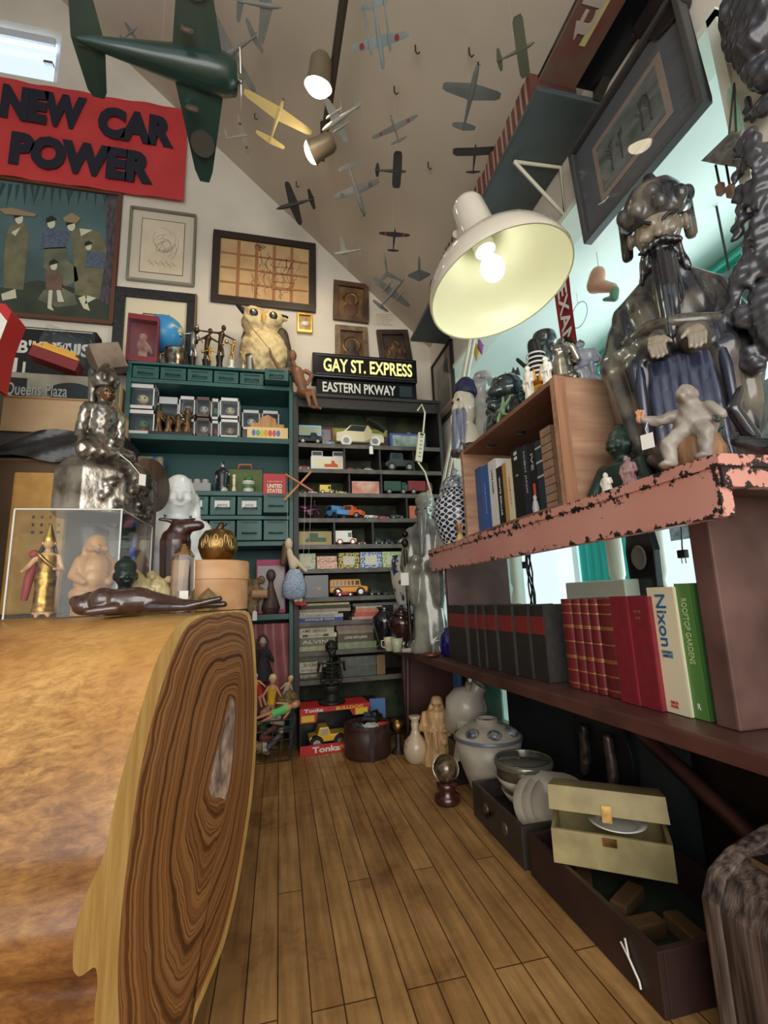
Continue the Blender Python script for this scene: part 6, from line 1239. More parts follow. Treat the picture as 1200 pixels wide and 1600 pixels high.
# Thai style dancer
M_GLT = P('glitter_gold', S(200, 160, 84), .3, .8, S(110, 80, 40), 90)
dn = T('dancer_doll', 'gold dressed dancer doll with tall crown standing in the acrylic case', 'figurine', lt(72, 1.02), .35); H = on(75, 818, 'Y', 1.02).z-LZ
def dnf(b):
    b.lathe([(.10*H, .03*H), (.085*H, .10*H), (.08*H, .3*H), (.095*H, .42*H), (.07*H, .50*H), (.085*H, .62*H), (.06*H, .68*H)], n=24, sy=.8); b.cap_((0, 0, .66*H), (0, 0, .74*H), .03*H, .028*H); b.ell((0, -.01*H, .775*H), (.05*H, .055*H, .06*H)); face_bits(b, (0, -.01*H, .775*H), .052*H)
    b.cap_((-.09*H, 0, .64*H), (-.16*H, -.03*H, .52*H), .03*H, .025*H); b.cap_((-.16*H, -.03*H, .52*H), (-.20*H, -.10*H, .47*H), .024*H, .018*H); b.cap_((.09*H, 0, .64*H), (.14*H, .0, .50*H), .03*H, .025*H); b.cap_((.14*H, 0, .50*H), (.07*H, -.10*H, .50*H), .024*H, .018*H)
    b.cap_((-.04*H, -.03*H, .05*H), (-.05*H, -.08*H, .015*H), .03*H, .02*H); b.cap_((.04*H, -.02*H, .05*H), (.05*H, -.07*H, .015*H), .03*H, .02*H)
blob('body', P('doll_skin', S(214, 170, 124), .4), dn, dnf, H/90, 2)
b = MB(); b.lathe([(.108*H, .06*H), (.094*H, .10*H), (.088*H, .3*H), (.103*H, .42*H), (.078*H, .51*H)], n=24, sy=.85, cap=False, wob=lambda a, z: 1+.04*math.sin(8*a)); b.build('gold_skirt', M_GLT, dn)
b = MB(); b.lathe([(.082*H, .50*H), (.093*H, .60*H), (.088*H, .65*H)], n=24, sy=.85, cap=False); b.tube([(-.08*H, -.05*H, .66*H), (0, -.085*H, .57*H), (.09*H, -.04*H, .50*H)], .022*H, 8); b.build('gold_sash', M_GLT, dn)
b = MB(); b.lathe([(.056*H, .80*H), (.058*H, .83*H), (.045*H, .86*H), (.035*H, .90*H), (.02*H, .95*H), (.006*H, H)], n=16); b.ell((-.055*H, 0, .78*H), (.012*H, .02*H, .035*H)); b.ell((.055*H, 0, .78*H), (.012*H, .02*H, .035*H)); b.build('gold_crown', M_GOLD, dn)
b = MB(); b.ell((0, .025*H, .775*H), (.06*H, .05*H, .06*H)); b.cap_((-.05*H, .02*H, .75*H), (-.075*H, .02*H, .66*H), .02*H, .02*H); b.cap_((.05*H, .02*H, .75*H), (.075*H, .02*H, .66*H), .02*H, .02*H); b.build('hair', M_BLACK, dn)
b = MB(); b.tube([(-.10*H, .02*H, .66*H), (-.15*H, .04*H, .40*H), (-.17*H, .03*H, .18*H)], [.03*H, .045*H, .03*H], 8); b.ell((-.12*H, 0, .66*H), (.045*H, .04*H, .05*H)); b.build('red_scarf', P('red_scarf', S(160, 60, 60), .5), dn)
eyes(dn, (0, -.01*H, .775*H), .052*H)
# wooden Buddha
wbd = T('laughing_buddha', 'carved light wood laughing Buddha on a block inside the acrylic case', 'statue', lt(147, 1.03), .5); H = on(150, 833, 'Y', 1.03).z-LZ
M_BUD = wood('buddha_wood', S(184, 134, 80), S(156, 106, 58), 2, 6, .4, 9, .05, coat=.2); k0 = .19*H
b = MB(); b.box(-.20*H, .20*H, -.16*H, .16*H, 0, k0); o = b.build('wood_block', M_TAN, wbd, .003); b = MB(); b.box(-.10*H, .02*H, -.1625*H, -.160*H, .06*H, .12*H); b.build('price_sticker', P('sticker_blue', S(206, 216, 226), .5), o)
def bdf(b):
    b.ell((0, 0, k0+.20*H), (.215*H, .18*H, .20*H)); b.ell((0, -.03*H, k0+.36*H), (.19*H, .155*H, .20*H)); b.ell((0, -.10*H, k0+.25*H), (.15*H, .12*H, .14*H)); b.ell((0, -.01*H, k0+.64*H), (.125*H, .125*H, .15*H)); face_bits(b, (0, -.03*H, k0+.63*H), .125*H, False)
    for s in (-1, 1):
        b.cap_((s*.15*H, .0, k0+.46*H), (s*.22*H, -.05*H, k0+.28*H), .07*H, .065*H); b.cap_((s*.22*H, -.05*H, k0+.28*H), (s*.13*H, -.17*H, k0+.20*H), .06*H, .045*H); b.cap_((s*.10*H, -.10*H, k0+.06*H), (s*.18*H, -.02*H, k0+.06*H), .07*H, .08*H); b.ell((s*.075*H, -.12*H, k0+.60*H), (.045*H, .03*H, .04*H)); b.cap_((s*.12*H, .0, k0+.62*H), (s*.125*H, .0, k0+.50*H), .025*H, .03*H)
        for j in range(4): b.cap_((s*(.05+.022*j)*H, -.18*H, k0+.02*H), (s*(.05+.022*j)*H, -.20*H, k0+.015*H), .013*H, .011*H, 6)
blob('body', M_BUD, wbd, bdf, H/95, 2)
b = MB(); b.tube([(-.05*H, -.158*H, k0+.575*H), (0, -.166*H, k0+.553*H), (.05*H, -.158*H, k0+.575*H)], [.006*H, .016*H, .006*H], 8); b.build('mouth', P('carved_shadow', S(84, 52, 30), .6), wbd)
# bronze head, ivory carvings, obelisk, reclining figure, pagoda
bh = T('bronze_bust', 'small dark bronze Buddha head bust in front of the carved ivory pieces', 'bust', lt(196, .93), .4); H = on(198, 868, 'Y', .93).z-LZ
blob('body', P('verdigris', S(48, 62, 58), .35, .5, S(26, 34, 34), 12), bh, lambda b: (b.lathe([(.28*H, 0), (.26*H, .12*H), (.27*H, .22*H), (.20*H, .36*H), (.10*H, .42*H)], n=20, sy=.7), b.cap_((0, 0, .38*H), (0, 0, .5*H), .10*H, .10*H), b.ell((0, -.01*H, .66*H), (.17*H, .19*H, .22*H)), face_bits(b, (0, -.02*H, .65*H), .19*H), b.ell((0, .04*H, .80*H), (.18*H, .19*H, .16*H)), b.ell((0, .05*H, .95*H), (.08*H, .08*H, .06*H))), H/50, 2)
for px, y, hp, lb in ((222, .99, 888, 'pierced ivory coloured carving beside the bronze head'), (248, 1.0, 890, 'second ivory coloured carving with figures left of the obelisk')):
    o = T('ivory_carving', lb, 'carving', lt(px, y), .2); H = on(px, hp, 'Y', y).z-LZ; rn = random.Random(px)
    blob('carving', P('ivory', S(206, 190, 146), .4, 0, S(150, 128, 88), 30), o, lambda b: (b.cap_((.02, 0, .02), (-.012, 0, H-.012), .020, .011), [b.ell((rn.uniform(-.018, .022), rn.uniform(-.014, .0), rn.uniform(.01, H-.01)), (.008, .008, .008), n=8, m=6) for _ in range(16)], b.box(-.03, .03, -.014, .014, 0, .012)), .003, 1)
ob = T('crystal_obelisk', 'clear crystal obelisk standing before the round bentwood box', 'obelisk', lt(286, .985), .3); H = on(285, 850, 'Y', .985).z-LZ; w_ = .021
b = MB(); b.lathe([(w_*1.1, 0), (w_, H*.82), (w_*.2, H)], n=6, smooth=False); b.build('obelisk_body', crystal('obelisk_glass', S(226, 222, 214)), ob)
b = MB(); b.box(-.008, .008, -w_*1.1, -w_*1.08, .02, .04); b.build('price_sticker', M_WHITE, ob)
rc_ = T('reclining_carving', 'dark polished wood reclining animal carving at the front edge of the log table', 'carving', lt(240, .885), -.04)
def rcf(b):
    b.cap_((-.10, 0, .022), (-.02, 0, .024), .020, .024); b.cap_((-.02, 0, .024), (.05, 0, .014), .022, .010); b.cap_((.05, 0, .014), (.12, .0, .012), .010, .006); b.ell((-.075, -.01, .026), (.022, .020, .022)); b.ell((-.105, -.008, .018), (.018, .016, .016)); b.ell((-.118, -.006, .026), (.010, .012, .010))
    b.cap_((.0, -.012, .012), (.06, -.022, .010), .010, .007); b.cap_((.06, -.022, .010), (.115, -.018, .022), .007, .005); b.cap_((-.05, -.02, .012), (-.09, -.028, .008), .009, .007); b.cap_((.0, .012, .012), (.08, .02, .010), .010, .006)
blob('body', P('rosewood', S(70, 44, 34), .18, 0, S(44, 26, 22), 14, coat=.8), rc_, rcf, .0026, 2)
pg_ = T('tiny_pagoda', 'tiny straw coloured pagoda hut at the right end of the log table', 'ornament', lt(326, .985), .3); M_STR = P('straw', S(150, 128, 82), .6, 0, S(96, 78, 46), 60)
b = MB(); b.lathe([(.020, 0), (.018, .018)], n=4, smooth=False); b.build('hut', M_STR, pg_); b = MB(); b.lathe([(.030, .012), (.016, .026), (.022, .024), (.010, .036), (.0, .046)], n=4, smooth=False); b.build('roof', M_STR, pg_)
# bentwood box and brass pot, carved ox
y = 1.09; x0, x1 = on(270, 910, 'Y', y).x, on(389, 910, 'Y', y).x; zt = on(330, 879, 'Y', y).z; r = (x1-x0)/2; bxx = (x0+x1)/2
bw = T('bentwood_box', 'round pale bentwood box with lid at the right end of the log table', 'box', (bxx, y, LZ)); h = zt-LZ
b = MB(); b.lathe([(r*.97, 0), (r*.97, h*.66)], n=48); b.build('box_body', wood('bent_ply', S(196, 152, 108), S(178, 132, 88), 0, 4, .5, 8, .03), bw); b = MB(); b.lathe([(r, h*.62), (r, h-.003), (r*.98, h), (0, h)], n=48); b.build('lid', wood('bent_ply2', S(204, 160, 116), S(184, 138, 94), 0, 4, .5, 8, .03), bw)
x = on(341, 850, 'Y', y).x; r2 = (on(372, 850, 'Y', y).x-on(310, 850, 'Y', y).x)/2; h2_ = on(341, 826, 'Y', y).z-zt
bpz = T('brass_pot', 'engraved brass apple shaped pot sitting on the round bentwood box', 'pot', (x, y, zt+.001)); b = MB(); b.lathe([(r2*.5, 0), (r2*.8, h2_*.10), (r2, h2_*.40), (r2*.96, h2_*.66), (r2*.7, h2_*.9), (r2*.3, h2_*.97), (r2*.2, h2_*.93)], n=36); b.build('pot_body', M_BRASS, bpz)
b = MB(); b.cap_((0, 0, h2_*.9), (.006, 0, h2_*1.10), r2*.22, r2*.16); b.cap_((.004, 0, h2_*1.08), (.016, 0, h2_*1.12), .005, .003); b.build('stem', M_BRONZE, bpz)
b = MB()
for k in range(7):
    a = -PI/2-.75+k*.25; q = h2_*(.5+.12*(k % 2)); rr = r2*.985
    b.tube([Vector((rr*math.cos(a+.09*math.cos(t)), rr*math.sin(a+.09*math.cos(t)), q+.010*math.sin(t))) for t in [PI*j/5 for j in range(11)]], .0012, 4)
b.build('engraving', P('worn_brass', S(204, 180, 124), .35, .8), bpz)
ox = T('carved_ox', 'dark brown carved ox with flat horns behind the crystal obelisk', 'carving', (on(285, 870, 'Y', 1.13).x-.035, 1.13, LZ), .3); zz = on(285, 822, 'Y', 1.13).z-LZ; ox.location.x = on(283, 850, 'Y', 1.13).x
blob('body', P('ox_wood', S(64, 34, 28), .25, 0, S(44, 24, 22), 16, coat=.5), ox, lambda b: (b.cap_((-.01, .01, .02), (-.012, .0, zz-.035), .030, .034), b.ell((-.004, -.005, zz-.012), (.026, .024, .024)), b.cap_((.0, -.012, zz-.004), (.034, -.02, zz+.0), .015, .012), b.cap_((-.006, .0, zz+.010), (-.048, .0, zz+.014), .007, .004), b.cap_((.0, .0, zz+.010), (.03, .01, zz+.02), .007, .003), b.ell((.036, -.022, zz-.001), (.011, .010, .010))), .0035, 2)
# silver crowned bust on the case
sv = T('crowned_bust', 'tarnished silver crowned goddess kneeling on a lotus base on the acrylic case', 'statue', (on(150, 795, 'Y', 1.06).x, 1.06, czt+.0045), .75); sv.scale = (.80, .84, 1); H = on(125, 566, 'Y', 1.06).z-czt
sx_ = H
M_SV2 = P('silver_patina', S(176, 170, 160), .26, .9, S(70, 64, 58), 18, 5, bump=.5)
def svf(b):
    b.ell((-.02*H, .0, .42*H), (.15*H, .12*H, .09*H)); b.cap_((0, 0, .42*H), (0, .01*H, .52*H), .10*H, .085*H); b.cap_((0, .01*H, .52*H), (0, 0, .64*H), .085*H, .10*H); b.cap_((-.10*H, .01*H, .665*H), (.10*H, .01*H, .665*H), .05*H, .05*H)
    b.cap_((0, 0, .68*H), (0, -.005*H, .73*H), .042*H, .04*H); b.ell((0, -.012*H, .785*H), (.062*H, .068*H, .080*H)); face_bits(b, (0, -.015*H, .78*H), .068*H)
    for s in (-1, 1): b.cap_((s*.125*H, .0, .65*H), (s*.145*H, .02*H, .50*H), .04*H, .036*H); b.cap_((s*.145*H, .02*H, .50*H), (s*.07*H, -.13*H, .41*H), .034*H, .026*H); b.cap_((s*.09*H, .02*H, .40*H), (s*.16*H, -.10*H, .38*H), .06*H, .055*H); b.cap_((s*.16*H, -.10*H, .38*H), (0, -.14*H, .37*H), .05*H, .045*H)
    b.ell((.0, -.16*H, .44*H), (.032*H, .032*H, .032*H))
blob('body', M_SV2, sv, svf, H/100, 2, lambda p: .0009*math.sin(p.x*300)*math.sin(p.z*300))
blob('face', P('bronze_face', S(140, 106, 72), .25, .8, S(96, 74, 56), 8), sv, lambda b: (b.ell((0, -.022*H, .78*H), (.056*H, .064*H, .074*H)), face_bits(b, (0, -.022*H, .778*H), .066*H)), H/120, 2); eyes(sv, (0, -.022*H, .78*H), .068*H, M_BRONZE)
def crn(b):
    b.lathe([(.075*H, .815*H), (.085*H, .85*H), (.08*H, .90*H), (.055*H, .95*H), (.02*H, .99*H)], n=20); b.cap_((-.06*H, .06*H, .72*H), (-.065*H, .075*H, .93*H), .028*H, .032*H); b.cap_((.06*H, .06*H, .72*H), (.065*H, .075*H, .93*H), .028*H, .032*H); b.cap_((0, .09*H, .72*H), (0, .09*H, .95*H), .04*H, .04*H)
    for k in range(9): a = k*2*PI/9; b.ell((.078*H*math.cos(a), .078*H*math.sin(a), .87*H), (.022*H, .022*H, .032*H))
blob('crown', M_SV2, sv, crn, H/100, 1)
def lot(b):
    b.lathe([(.36*H, 0), (.36*H, .26*H), (.29*H, .33*H), (.16*H, .38*H)], c=(.07*H, 0, 0), n=8, sy=.72, smooth=False); rn = random.Random(3)
    for k in range(40):
        a = -2.0+2.2*k/40; q = rn.uniform(.04, .27)*H; b.ell((.07*H+.33*H*math.cos(a), .24*H*math.sin(a), q), (.026*H,)*3, n=10, m=7)
blob('lotus_base', M_SV2, sv, lot, H/90, 1)
b = MB(); b.tube([(.02*H, -.15*H, .40*H), (.12*H, -.20*H, .33*H), (.18*H, -.235*H, .26*H)], .0012, 4); b.box(.17*H, .22*H, -.25*H, -.245*H, .19*H, .26*H); b.build('string_tag', M_WHITE, sv)
# behind the log: gong stand, white Buddha
gd = T('wooden_gong', 'brown wooden disc on a round post before the white Buddha', 'ornament', (on(232, 850, 'Y', 1.62).x, 1.62, .686)); zc = on(235, 760, 'Y', 1.62).z-.686; R_ = zc-(on(235, 798, 'Y', 1.62).z-.686)
M_GNG = wood('gong_wood', S(96, 70, 54), S(72, 50, 38), 2, 6)
b = MB(); b.tube([(-.01, .0, 0), (-.01, 0, zc-R_*.5)], .028, 18); b.build('post', M_GNG, gd); b = MB(); b.lathe([(0, -.012), (R_*1.06, -.012), (R_*1.1, 0), (R_*1.06, .012), (0, .012)], c=(0, -.01, zc), M=(Matrix.Rotation(1.22, 3, 'Z') @ Matrix.Rotation(PI/2, 3, 'X')), n=40); b.build('disc', M_GNG, gd)
wbu = T('white_buddha', 'glossy white laughing Buddha in blue robe behind the carved ox', 'statue', (on(276, 850, 'Y', 1.78).x, 1.78, .686), .25); H = on(268, 736, 'Y', 1.78).z-.686
blob('body', P('bisque_white', S(236, 240, 240), .25, coat=.4), wbu, lambda b: (b.ell((0, 0, .26*H), (.24*H, .20*H, .25*H)), b.ell((0, -.03*H, .46*H), (.20*H, .17*H, .20*H)), b.ell((0, -.02*H, .80*H), (.12*H, .125*H, .17*H)), face_bits(b, (0, -.03*H, .79*H), .13*H), b.cap_((-.16*H, 0, .56*H), (-.22*H, -.08*H, .34*H), .08*H, .07*H), b.cap_((.16*H, 0, .56*H), (.22*H, -.08*H, .34*H), .08*H, .07*H), [b.cap_((s*.12*H, .0, .80*H), (s*.125*H, -.01*H, .66*H), .028*H, .032*H) for s in (-1, 1)]), H/80, 2)
b = MB(); b.lathe([(.30*H, 0), (.29*H, .10*H), (.22*H, .20*H)], n=28, sy=.85); b.tube([(-.22*H, -.10*H, .50*H), (-.24*H, -.15*H, .32*H), (-.2*H, -.2*H, .14*H)], [.05*H, .07*H, .06*H], 10); b.build('blue_robe', P('cobalt_robe', S(42, 74, 178), .25, 0, S(70, 104, 196), 30, coat=.5), wbu)
b = MB(); b.ell((.22*H, -.12*H, .20*H), (.10*H, .08*H, .11*H)); b.ell((-.27*H, -.10*H, .24*H), (.07*H, .06*H, .10*H)); b.build('pink_drape', P('pink_drape', S(222, 130, 150), .3), wbu)
# ------------------------------------------------------------------ toy vehicles
PROF = {
 'sedan': ([(-.5, .10), (.5, .10), (.5, .24), (.44, .29), (.24, .31), (.12, .46), (-.20, .47), (-.34, .33), (-.5, .30)], [(.20, .32), (.11, .44), (-.18, .45), (-.29, .33)]),
 'roadster': ([(-.5, .10), (.5, .10), (.5, .22), (.38, .27), (.10, .29), (.06, .33), (-.10, .29), (-.42, .31), (-.5, .22)], [(.08, .29), (.02, .40), (0, .40), (.05, .29)]),
 'pickup': ([(-.5, .12), (.5, .12), (.5, .28), (.32, .32), (.24, .50), (.02, .50), (0, .30), (-.5, .30)], [(.28, .33), (.22, .47), (.05, .47), (.05, .33)]),
 'van': ([(-.5, .12), (.48, .12), (.48, .28), (.28, .32), (.26, .62), (.30, .66), (-.5, .66)], [(.25, .36), (.24, .56), (.08, .56), (.08, .36)]),
 'bus': ([(-.5, .10), (.5, .10), (.5, .25), (.32, .27), (.29, .44), (-.48, .45), (-.5, .40)], [(.27, .29), (.26, .40), (-.46, .40), (-.46, .29)]),
 'lorry': ([(-.5, .14), (.5, .14), (.5, .40), (.42, .52), (.26, .52), (.26, .22), (.22, .22), (.22, .56), (-.5, .56)], [(.48, .40), (.41, .49), (.31, .49), (.31, .38)]),
 'vintage': ([(-.5, .16), (.5, .16), (.5, .38), (.12, .40), (.10, .62), (-.32, .64), (-.36, .36), (-.5, .30)], [(.06, .42), (.05, .58), (-.26, .60), (-.28, .42)]),
 'racer': ([(-.5, .08), (.5, .08), (.5, .14), (.15, .22), (.02, .28), (-.15, .28), (-.42, .22), (-.44, .34), (-.5, .34)], [(.06, .22), (0, .27), (-.10, .27), (-.10, .22)]),
}
def car(label, px0, px1, z, kind, col, py=760, y=None, flip=False, yaw=0, wcol=None, ph=None, name='toy_car', group=None, rub=M_RUB, band=None):
    y = y or YF+.05; x0, x1 = on(px0, py, 'Y', y).x, on(px1, py, 'Y', y).x; Lg = x1-x0
    if yaw: Lg /= max(.35, math.cos(yaw))
    t = T(name, label, 'toy car', ((x0+x1)/2, y, z+.0008), yaw+(PI if flip else 0), group); w_ = min(.22*Lg+.012, .045); body, win = PROF[kind]; fl = -1 if flip else 1
    M0 = frame(Vector((0, -w_, 0)), VX, VZ, -VY)
    b = MB(); b.prism([(x*Lg, q*Lg) for x, q in body], M0, 2*w_); b.build('body', col, t, .04*Lg if Lg > .05 else 0)
    b = MB()
    b.prism([(x*Lg, q*Lg) for x, q in win], frame(Vector((0, -w_-.0006, 0)), VX, VZ, -VY), 2*w_+.0012); b.build('windows', wcol or P('toy_glass', S(44, 52, 58), .12), t)
    r = .115*Lg if kind not in ('vintage', 'van') else .14*Lg
    for x in (-.30, .30):
        for s in (-1, 1):
            b = MB(); b.m = 0; b.lathe([(r, -.006), (r, .006)], c=(x*Lg, s*w_, r), n=16, M=Matrix.Rotation(PI/2, 3, 'X')); b.m = 1; b.lathe([(r*.55, -.007), (r*.55, .007)], c=(x*Lg, s*w_, r), n=12, M=Matrix.Rotation(PI/2, 3, 'X')); b.build('wheel', [rub, M_STEEL], t)
    if band: b = MB(); b.box(-.48*Lg, .3*Lg, -w_-.001, w_+.001, .24*Lg, .26*Lg); b.build('stripe', band, t)
    return t
def pbox(label, px0, px1, py0, py1, z, m, d=.10, y=None, name='toy_box', cat='box', pic=None, group=None, rz=0, strip=None):
    """a printed carton standing on z; photo rows only give its height"""
    y = y or YF+.03; a = on(px0, py1, 'Y', y); c = on(px1, py0, 'Y', y); h = on((px0+px1)/2, py0, 'Y', y).z-on((px0+px1)/2, py1, 'Y', y).z; W = (c.x-a.x)/2
    t = T(name, label, cat, ((a.x+c.x)/2, y, z+.0008), rz, group); b = MB(); b.box(-W, W, 0, d, 0, h); b.build('carton', m, t, .0012)
    if pic: b = MB(); b.box(-W*.86, W*.86, -.0008, 0, h*.14, h*.86); b.build('picture', pic, t)
    if strip: b = MB(); b.box(-W, W, -.001, 0, h*.80, h); b.build('title_strip', strip, t)
    t['h'] = h; t['w'] = W; return t
A, Bz_, Cz, Dz, Ez, Fz, Gz, Hz, Iz, Jz, Kz = KZ
C_ = plain
# row A
M_MEAD = P('meadow_print', S(122, 138, 52), .5, 0, S(206, 186, 92), 14)
pbox('wide yellow green picture card behind the cream model car on the top toy shelf', 466, 604, 650, 692, A, M_MEAD, .006, YF+.20, 'picture_card', 'card')
t = pbox('maroon and blue toy box behind the boxed lorry at left of the top toy shelf', 478, 519, 655, 684, A+.03, P('box_maroon', S(134, 40, 52), .5), .05, YF+.12, pic=P('box_sky', S(120, 150, 190), .4, 0, S(190, 150, 120), 20))
q = MB(); q.cbox((t.location.x, YF+.145, A+.0155), (.13, .05, .029)); q = q.build('box_riser', M_BLACK); tag(q, 'black riser under the maroon toy box on the top toy shelf', 'block')
car('dark truck carrying a pale blue picture load on the top toy shelf', 465, 503, A, 'pickup', C_((34, 38, 46)), 690)
t = pbox('pale blue vintage motorcar box resting on the dark toy truck', 467, 502, 667, 683, A+.062, P('box_ltblue', S(150, 190, 206), .45), .03, YF+.045, pic=P('car_print', S(196, 176, 90), .5, 0, S(120, 160, 180), 24))
car('small white and blue toy lorry left of the cream model car', 504, 522, A, 'pickup', C_((150, 170, 200)), 690)
t = car('large cream model car with open door and bonnet on the top toy shelf', 524, 598, A, 'sedan', P('cream_car', S(226, 216, 178), .25, coat=.5), 690, YF+.07, rub=M_WHITE)
b = MB(); b.prism([(0, 0), (.06, 0), (.06, .05), (.03, .09), (0, .06)], frame(Vector((.02, -.05, .03)), Vector((.55, -.8, 0)).normalized(), VZ, Vector((-.8, -.55, 0)).normalized()), .003); b.build('open_door', MATS['cream_car'], t)
b = MB(); b.prism([(0, 0), (.11, -.06), (.11, -.065), (0, -.006)], frame(Vector((.03, -.035, .155)), VX, VZ, -VY), -.07); b.build('open_bonnet', M_BLACK, t)
pbox('brown and navy car box behind the cream model car', 572, 606, 656, 682, A, P('box_rust', S(140, 84, 62), .5, 0, S(60, 64, 100), 10), .05, YF+.14)
t = pbox('blue toy box with green picture at right of the top toy shelf', 610, 664, 674, 697, A, P('box_royal', S(66, 84, 150), .45), .06, pic=P('green_print', S(92, 130, 104), .45, 0, S(180, 186, 190), 16))
t2 = T('toy_robot', 'dark grey model engine standing behind the blue toy box', 'toy', (on(643, 660, 'Y', YF+.13).x, YF+.13, A+.001)); rn = random.Random(8); b = MB(); b.cbox((0, 0, .035), (.09, .05, .07)); b.build('engine_block', C_((60, 64, 70)), t2, .004)
b = MB(); [b.cbox((rn.uniform(-.035, .035), rn.uniform(-.02, .02), .085+rn.uniform(-.01, .03)), (.022, .022, .03)) for _ in range(9)]; b.cbox((0, 0, .078), (.06, .04, .02)); b.build('engine_top', C_((120, 126, 132)), t2)
# row B
car('dark red sports car at the left end of the second toy shelf', 465, 485, Bz_, 'roadster', C_((140, 30, 40)), 728)
t = pbox('white box picturing a red orange pickup on the second toy shelf', 486, 537, 707, 729, Bz_, M_WHITE, .06, pic=M_CREAM); b = MB(); b.T = MI((.02, -.002, .008)) ; b.prism([(x*.075, q*.1) for x, q in PROF['pickup'][0]], frame(Vector((0, 0, 0)), VX, VZ, -VY), .001); b.build('printed_truck', C_((206, 84, 50)), t)
zt_ = Bz_+t['h']+.0015
for px0, px1, lb in ((487, 504, 'small white car box on top left of the pickup box'), (520, 536, 'small white car box on top right of the pickup box')): pbox(lb, px0, px1, 699, 707, zt_, M_WHITE, .03, YF+.035, pic=C_((70, 74, 78)))
for px0, px1, c, k, lb in ((541, 553, (176, 40, 50), 'sedan', 'tiny red car right of the pickup box on the second toy shelf'), (555, 566, (96, 92, 84), 'sedan', 'tiny grey car between the red and white ones on the second toy shelf'), (568, 581, (206, 204, 196), 'sedan', 'tiny white car in the middle of the second toy shelf')): car(lb, px0, px1, Bz_, k, C_(c), 728)
car('black model truck with grey hood on the second toy shelf', 600, 645, Bz_, 'vintage', C_((50, 56, 58)), 730, flip=False)
# row C
for px0, px1, c, k, lb in ((465, 479, (30, 30, 34), 'sedan', 'small black car at the left end of the third toy shelf'), (481, 495, (206, 206, 200), 'roadster', 'small white roadster on the third toy shelf'), (499, 521, (236, 206, 90), 'van', 'yellow and cream tram car on the third toy shelf'), (524, 542, (226, 206, 60), 'racer', 'yellow racing car right of the tram on the third toy shelf'), (598, 634, (40, 74, 60), 'lorry', 'dark green model lorry on the third toy shelf'), (635, 672, (132, 40, 44), 'lorry', 'dark red model truck at right of the third toy shelf')): car(lb, px0, px1, Cz, k, C_(c), 765)
pbox('orange and grey fire engine picture box on the third toy shelf', 550, 592, 745, 766, Cz, P('fire_print', S(206, 110, 76), .45, 0, S(226, 206, 190), 12), .05)
# row D
mc = T('toy_motorcycle', 'purple model motorcycle at left of the fourth toy shelf', 'toy', (on(484, 790, 'Y', YF+.06).x, YF+.06, Dz+.001)); M_PUR = P('purple_metal', S(80, 34, 60), .2, .4)
for x in (-.05, .05): b = MB(); b.tube([(x+.026*math.cos(a), 0, .028+.026*math.sin(a)) for a in [k*PI/8 for k in range(17)]], .005, 6, False); b.build('wheel', M_RUB, mc)
blob('frame_body', M_PUR, mc, lambda b: (b.cap_((-.03, 0, .05), (.03, 0, .06), .016, .014), b.cap_((.03, 0, .06), (.055, 0, .03), .008, .006), b.cap_((-.02, 0, .07), (-.055, 0, .075), .014, .010), b.cap_((.03, 0, .065), (.025, 0, .10), .008, .006), b.ell((0, 0, .035), (.022, .016, .02))), .004, 2)
b = MB(); b.tube([(.025, -.03, .10), (.03, 0, .095), (.025, .03, .10)], .003, 5); b.build('handlebar', M_STEEL, mc)
car('light blue vintage car facing out on the fourth toy shelf', 518, 534, Dz, 'vintage', C_((86, 140, 190)), 803, yaw=-1.1); car('bright orange vintage truck on the fourth toy shelf', 536, 566, Dz, 'vintage', C_((226, 104, 50)), 803, yaw=-.5)
for px0, px1, c, k, lb in ((568, 588, (220, 220, 214), 'roadster', 'white vintage roadster right of the orange truck'), (590, 607, (206, 60, 80), 'racer', 'red and white racer on the fourth toy shelf'), (608, 629, (38, 62, 56), 'roadster', 'dark green open car on the fourth toy shelf')): car(lb, px0, px1, Dz, k, C_(c), 803)
pbox('orange box at the right end of the fourth toy shelf', 640, 652, 785, 806, Dz, C_((206, 112, 80)), .05)
# row E
t = pbox('tan box picturing a green vintage car on the fifth toy shelf', 463, 518, 823, 845, Ez, P('tan_card', S(176, 158, 110), .6), .05); b = MB(); b.prism([(x*.11, q*.1) for x, q in PROF['vintage'][0]], frame(Vector((.01, -.0015, .004)), VX, VZ, -VY), .001); b.build('printed_car', C_((60, 92, 66)), t)
car('white delivery van with red wheels on the fifth toy shelf', 523, 556, Ez, 'van', M_WHITE, 842, rub=C_((150, 60, 44)))
for px0, px1, c, k, lb in ((557, 571, (110, 92, 84), 'pickup', 'small brown jeep beside the white van'), (583, 598, (46, 74, 62), 'vintage', 'dark green and white vintage car on the fifth toy shelf'), (599, 613, (40, 40, 38), 'vintage', 'black vintage limousine on the fifth toy shelf'), (622, 643, (176, 176, 176), 'sedan', 'silver rounded car at right of the fifth toy shelf')): car(lb, px0, px1, Ez, k, C_(c), 842)
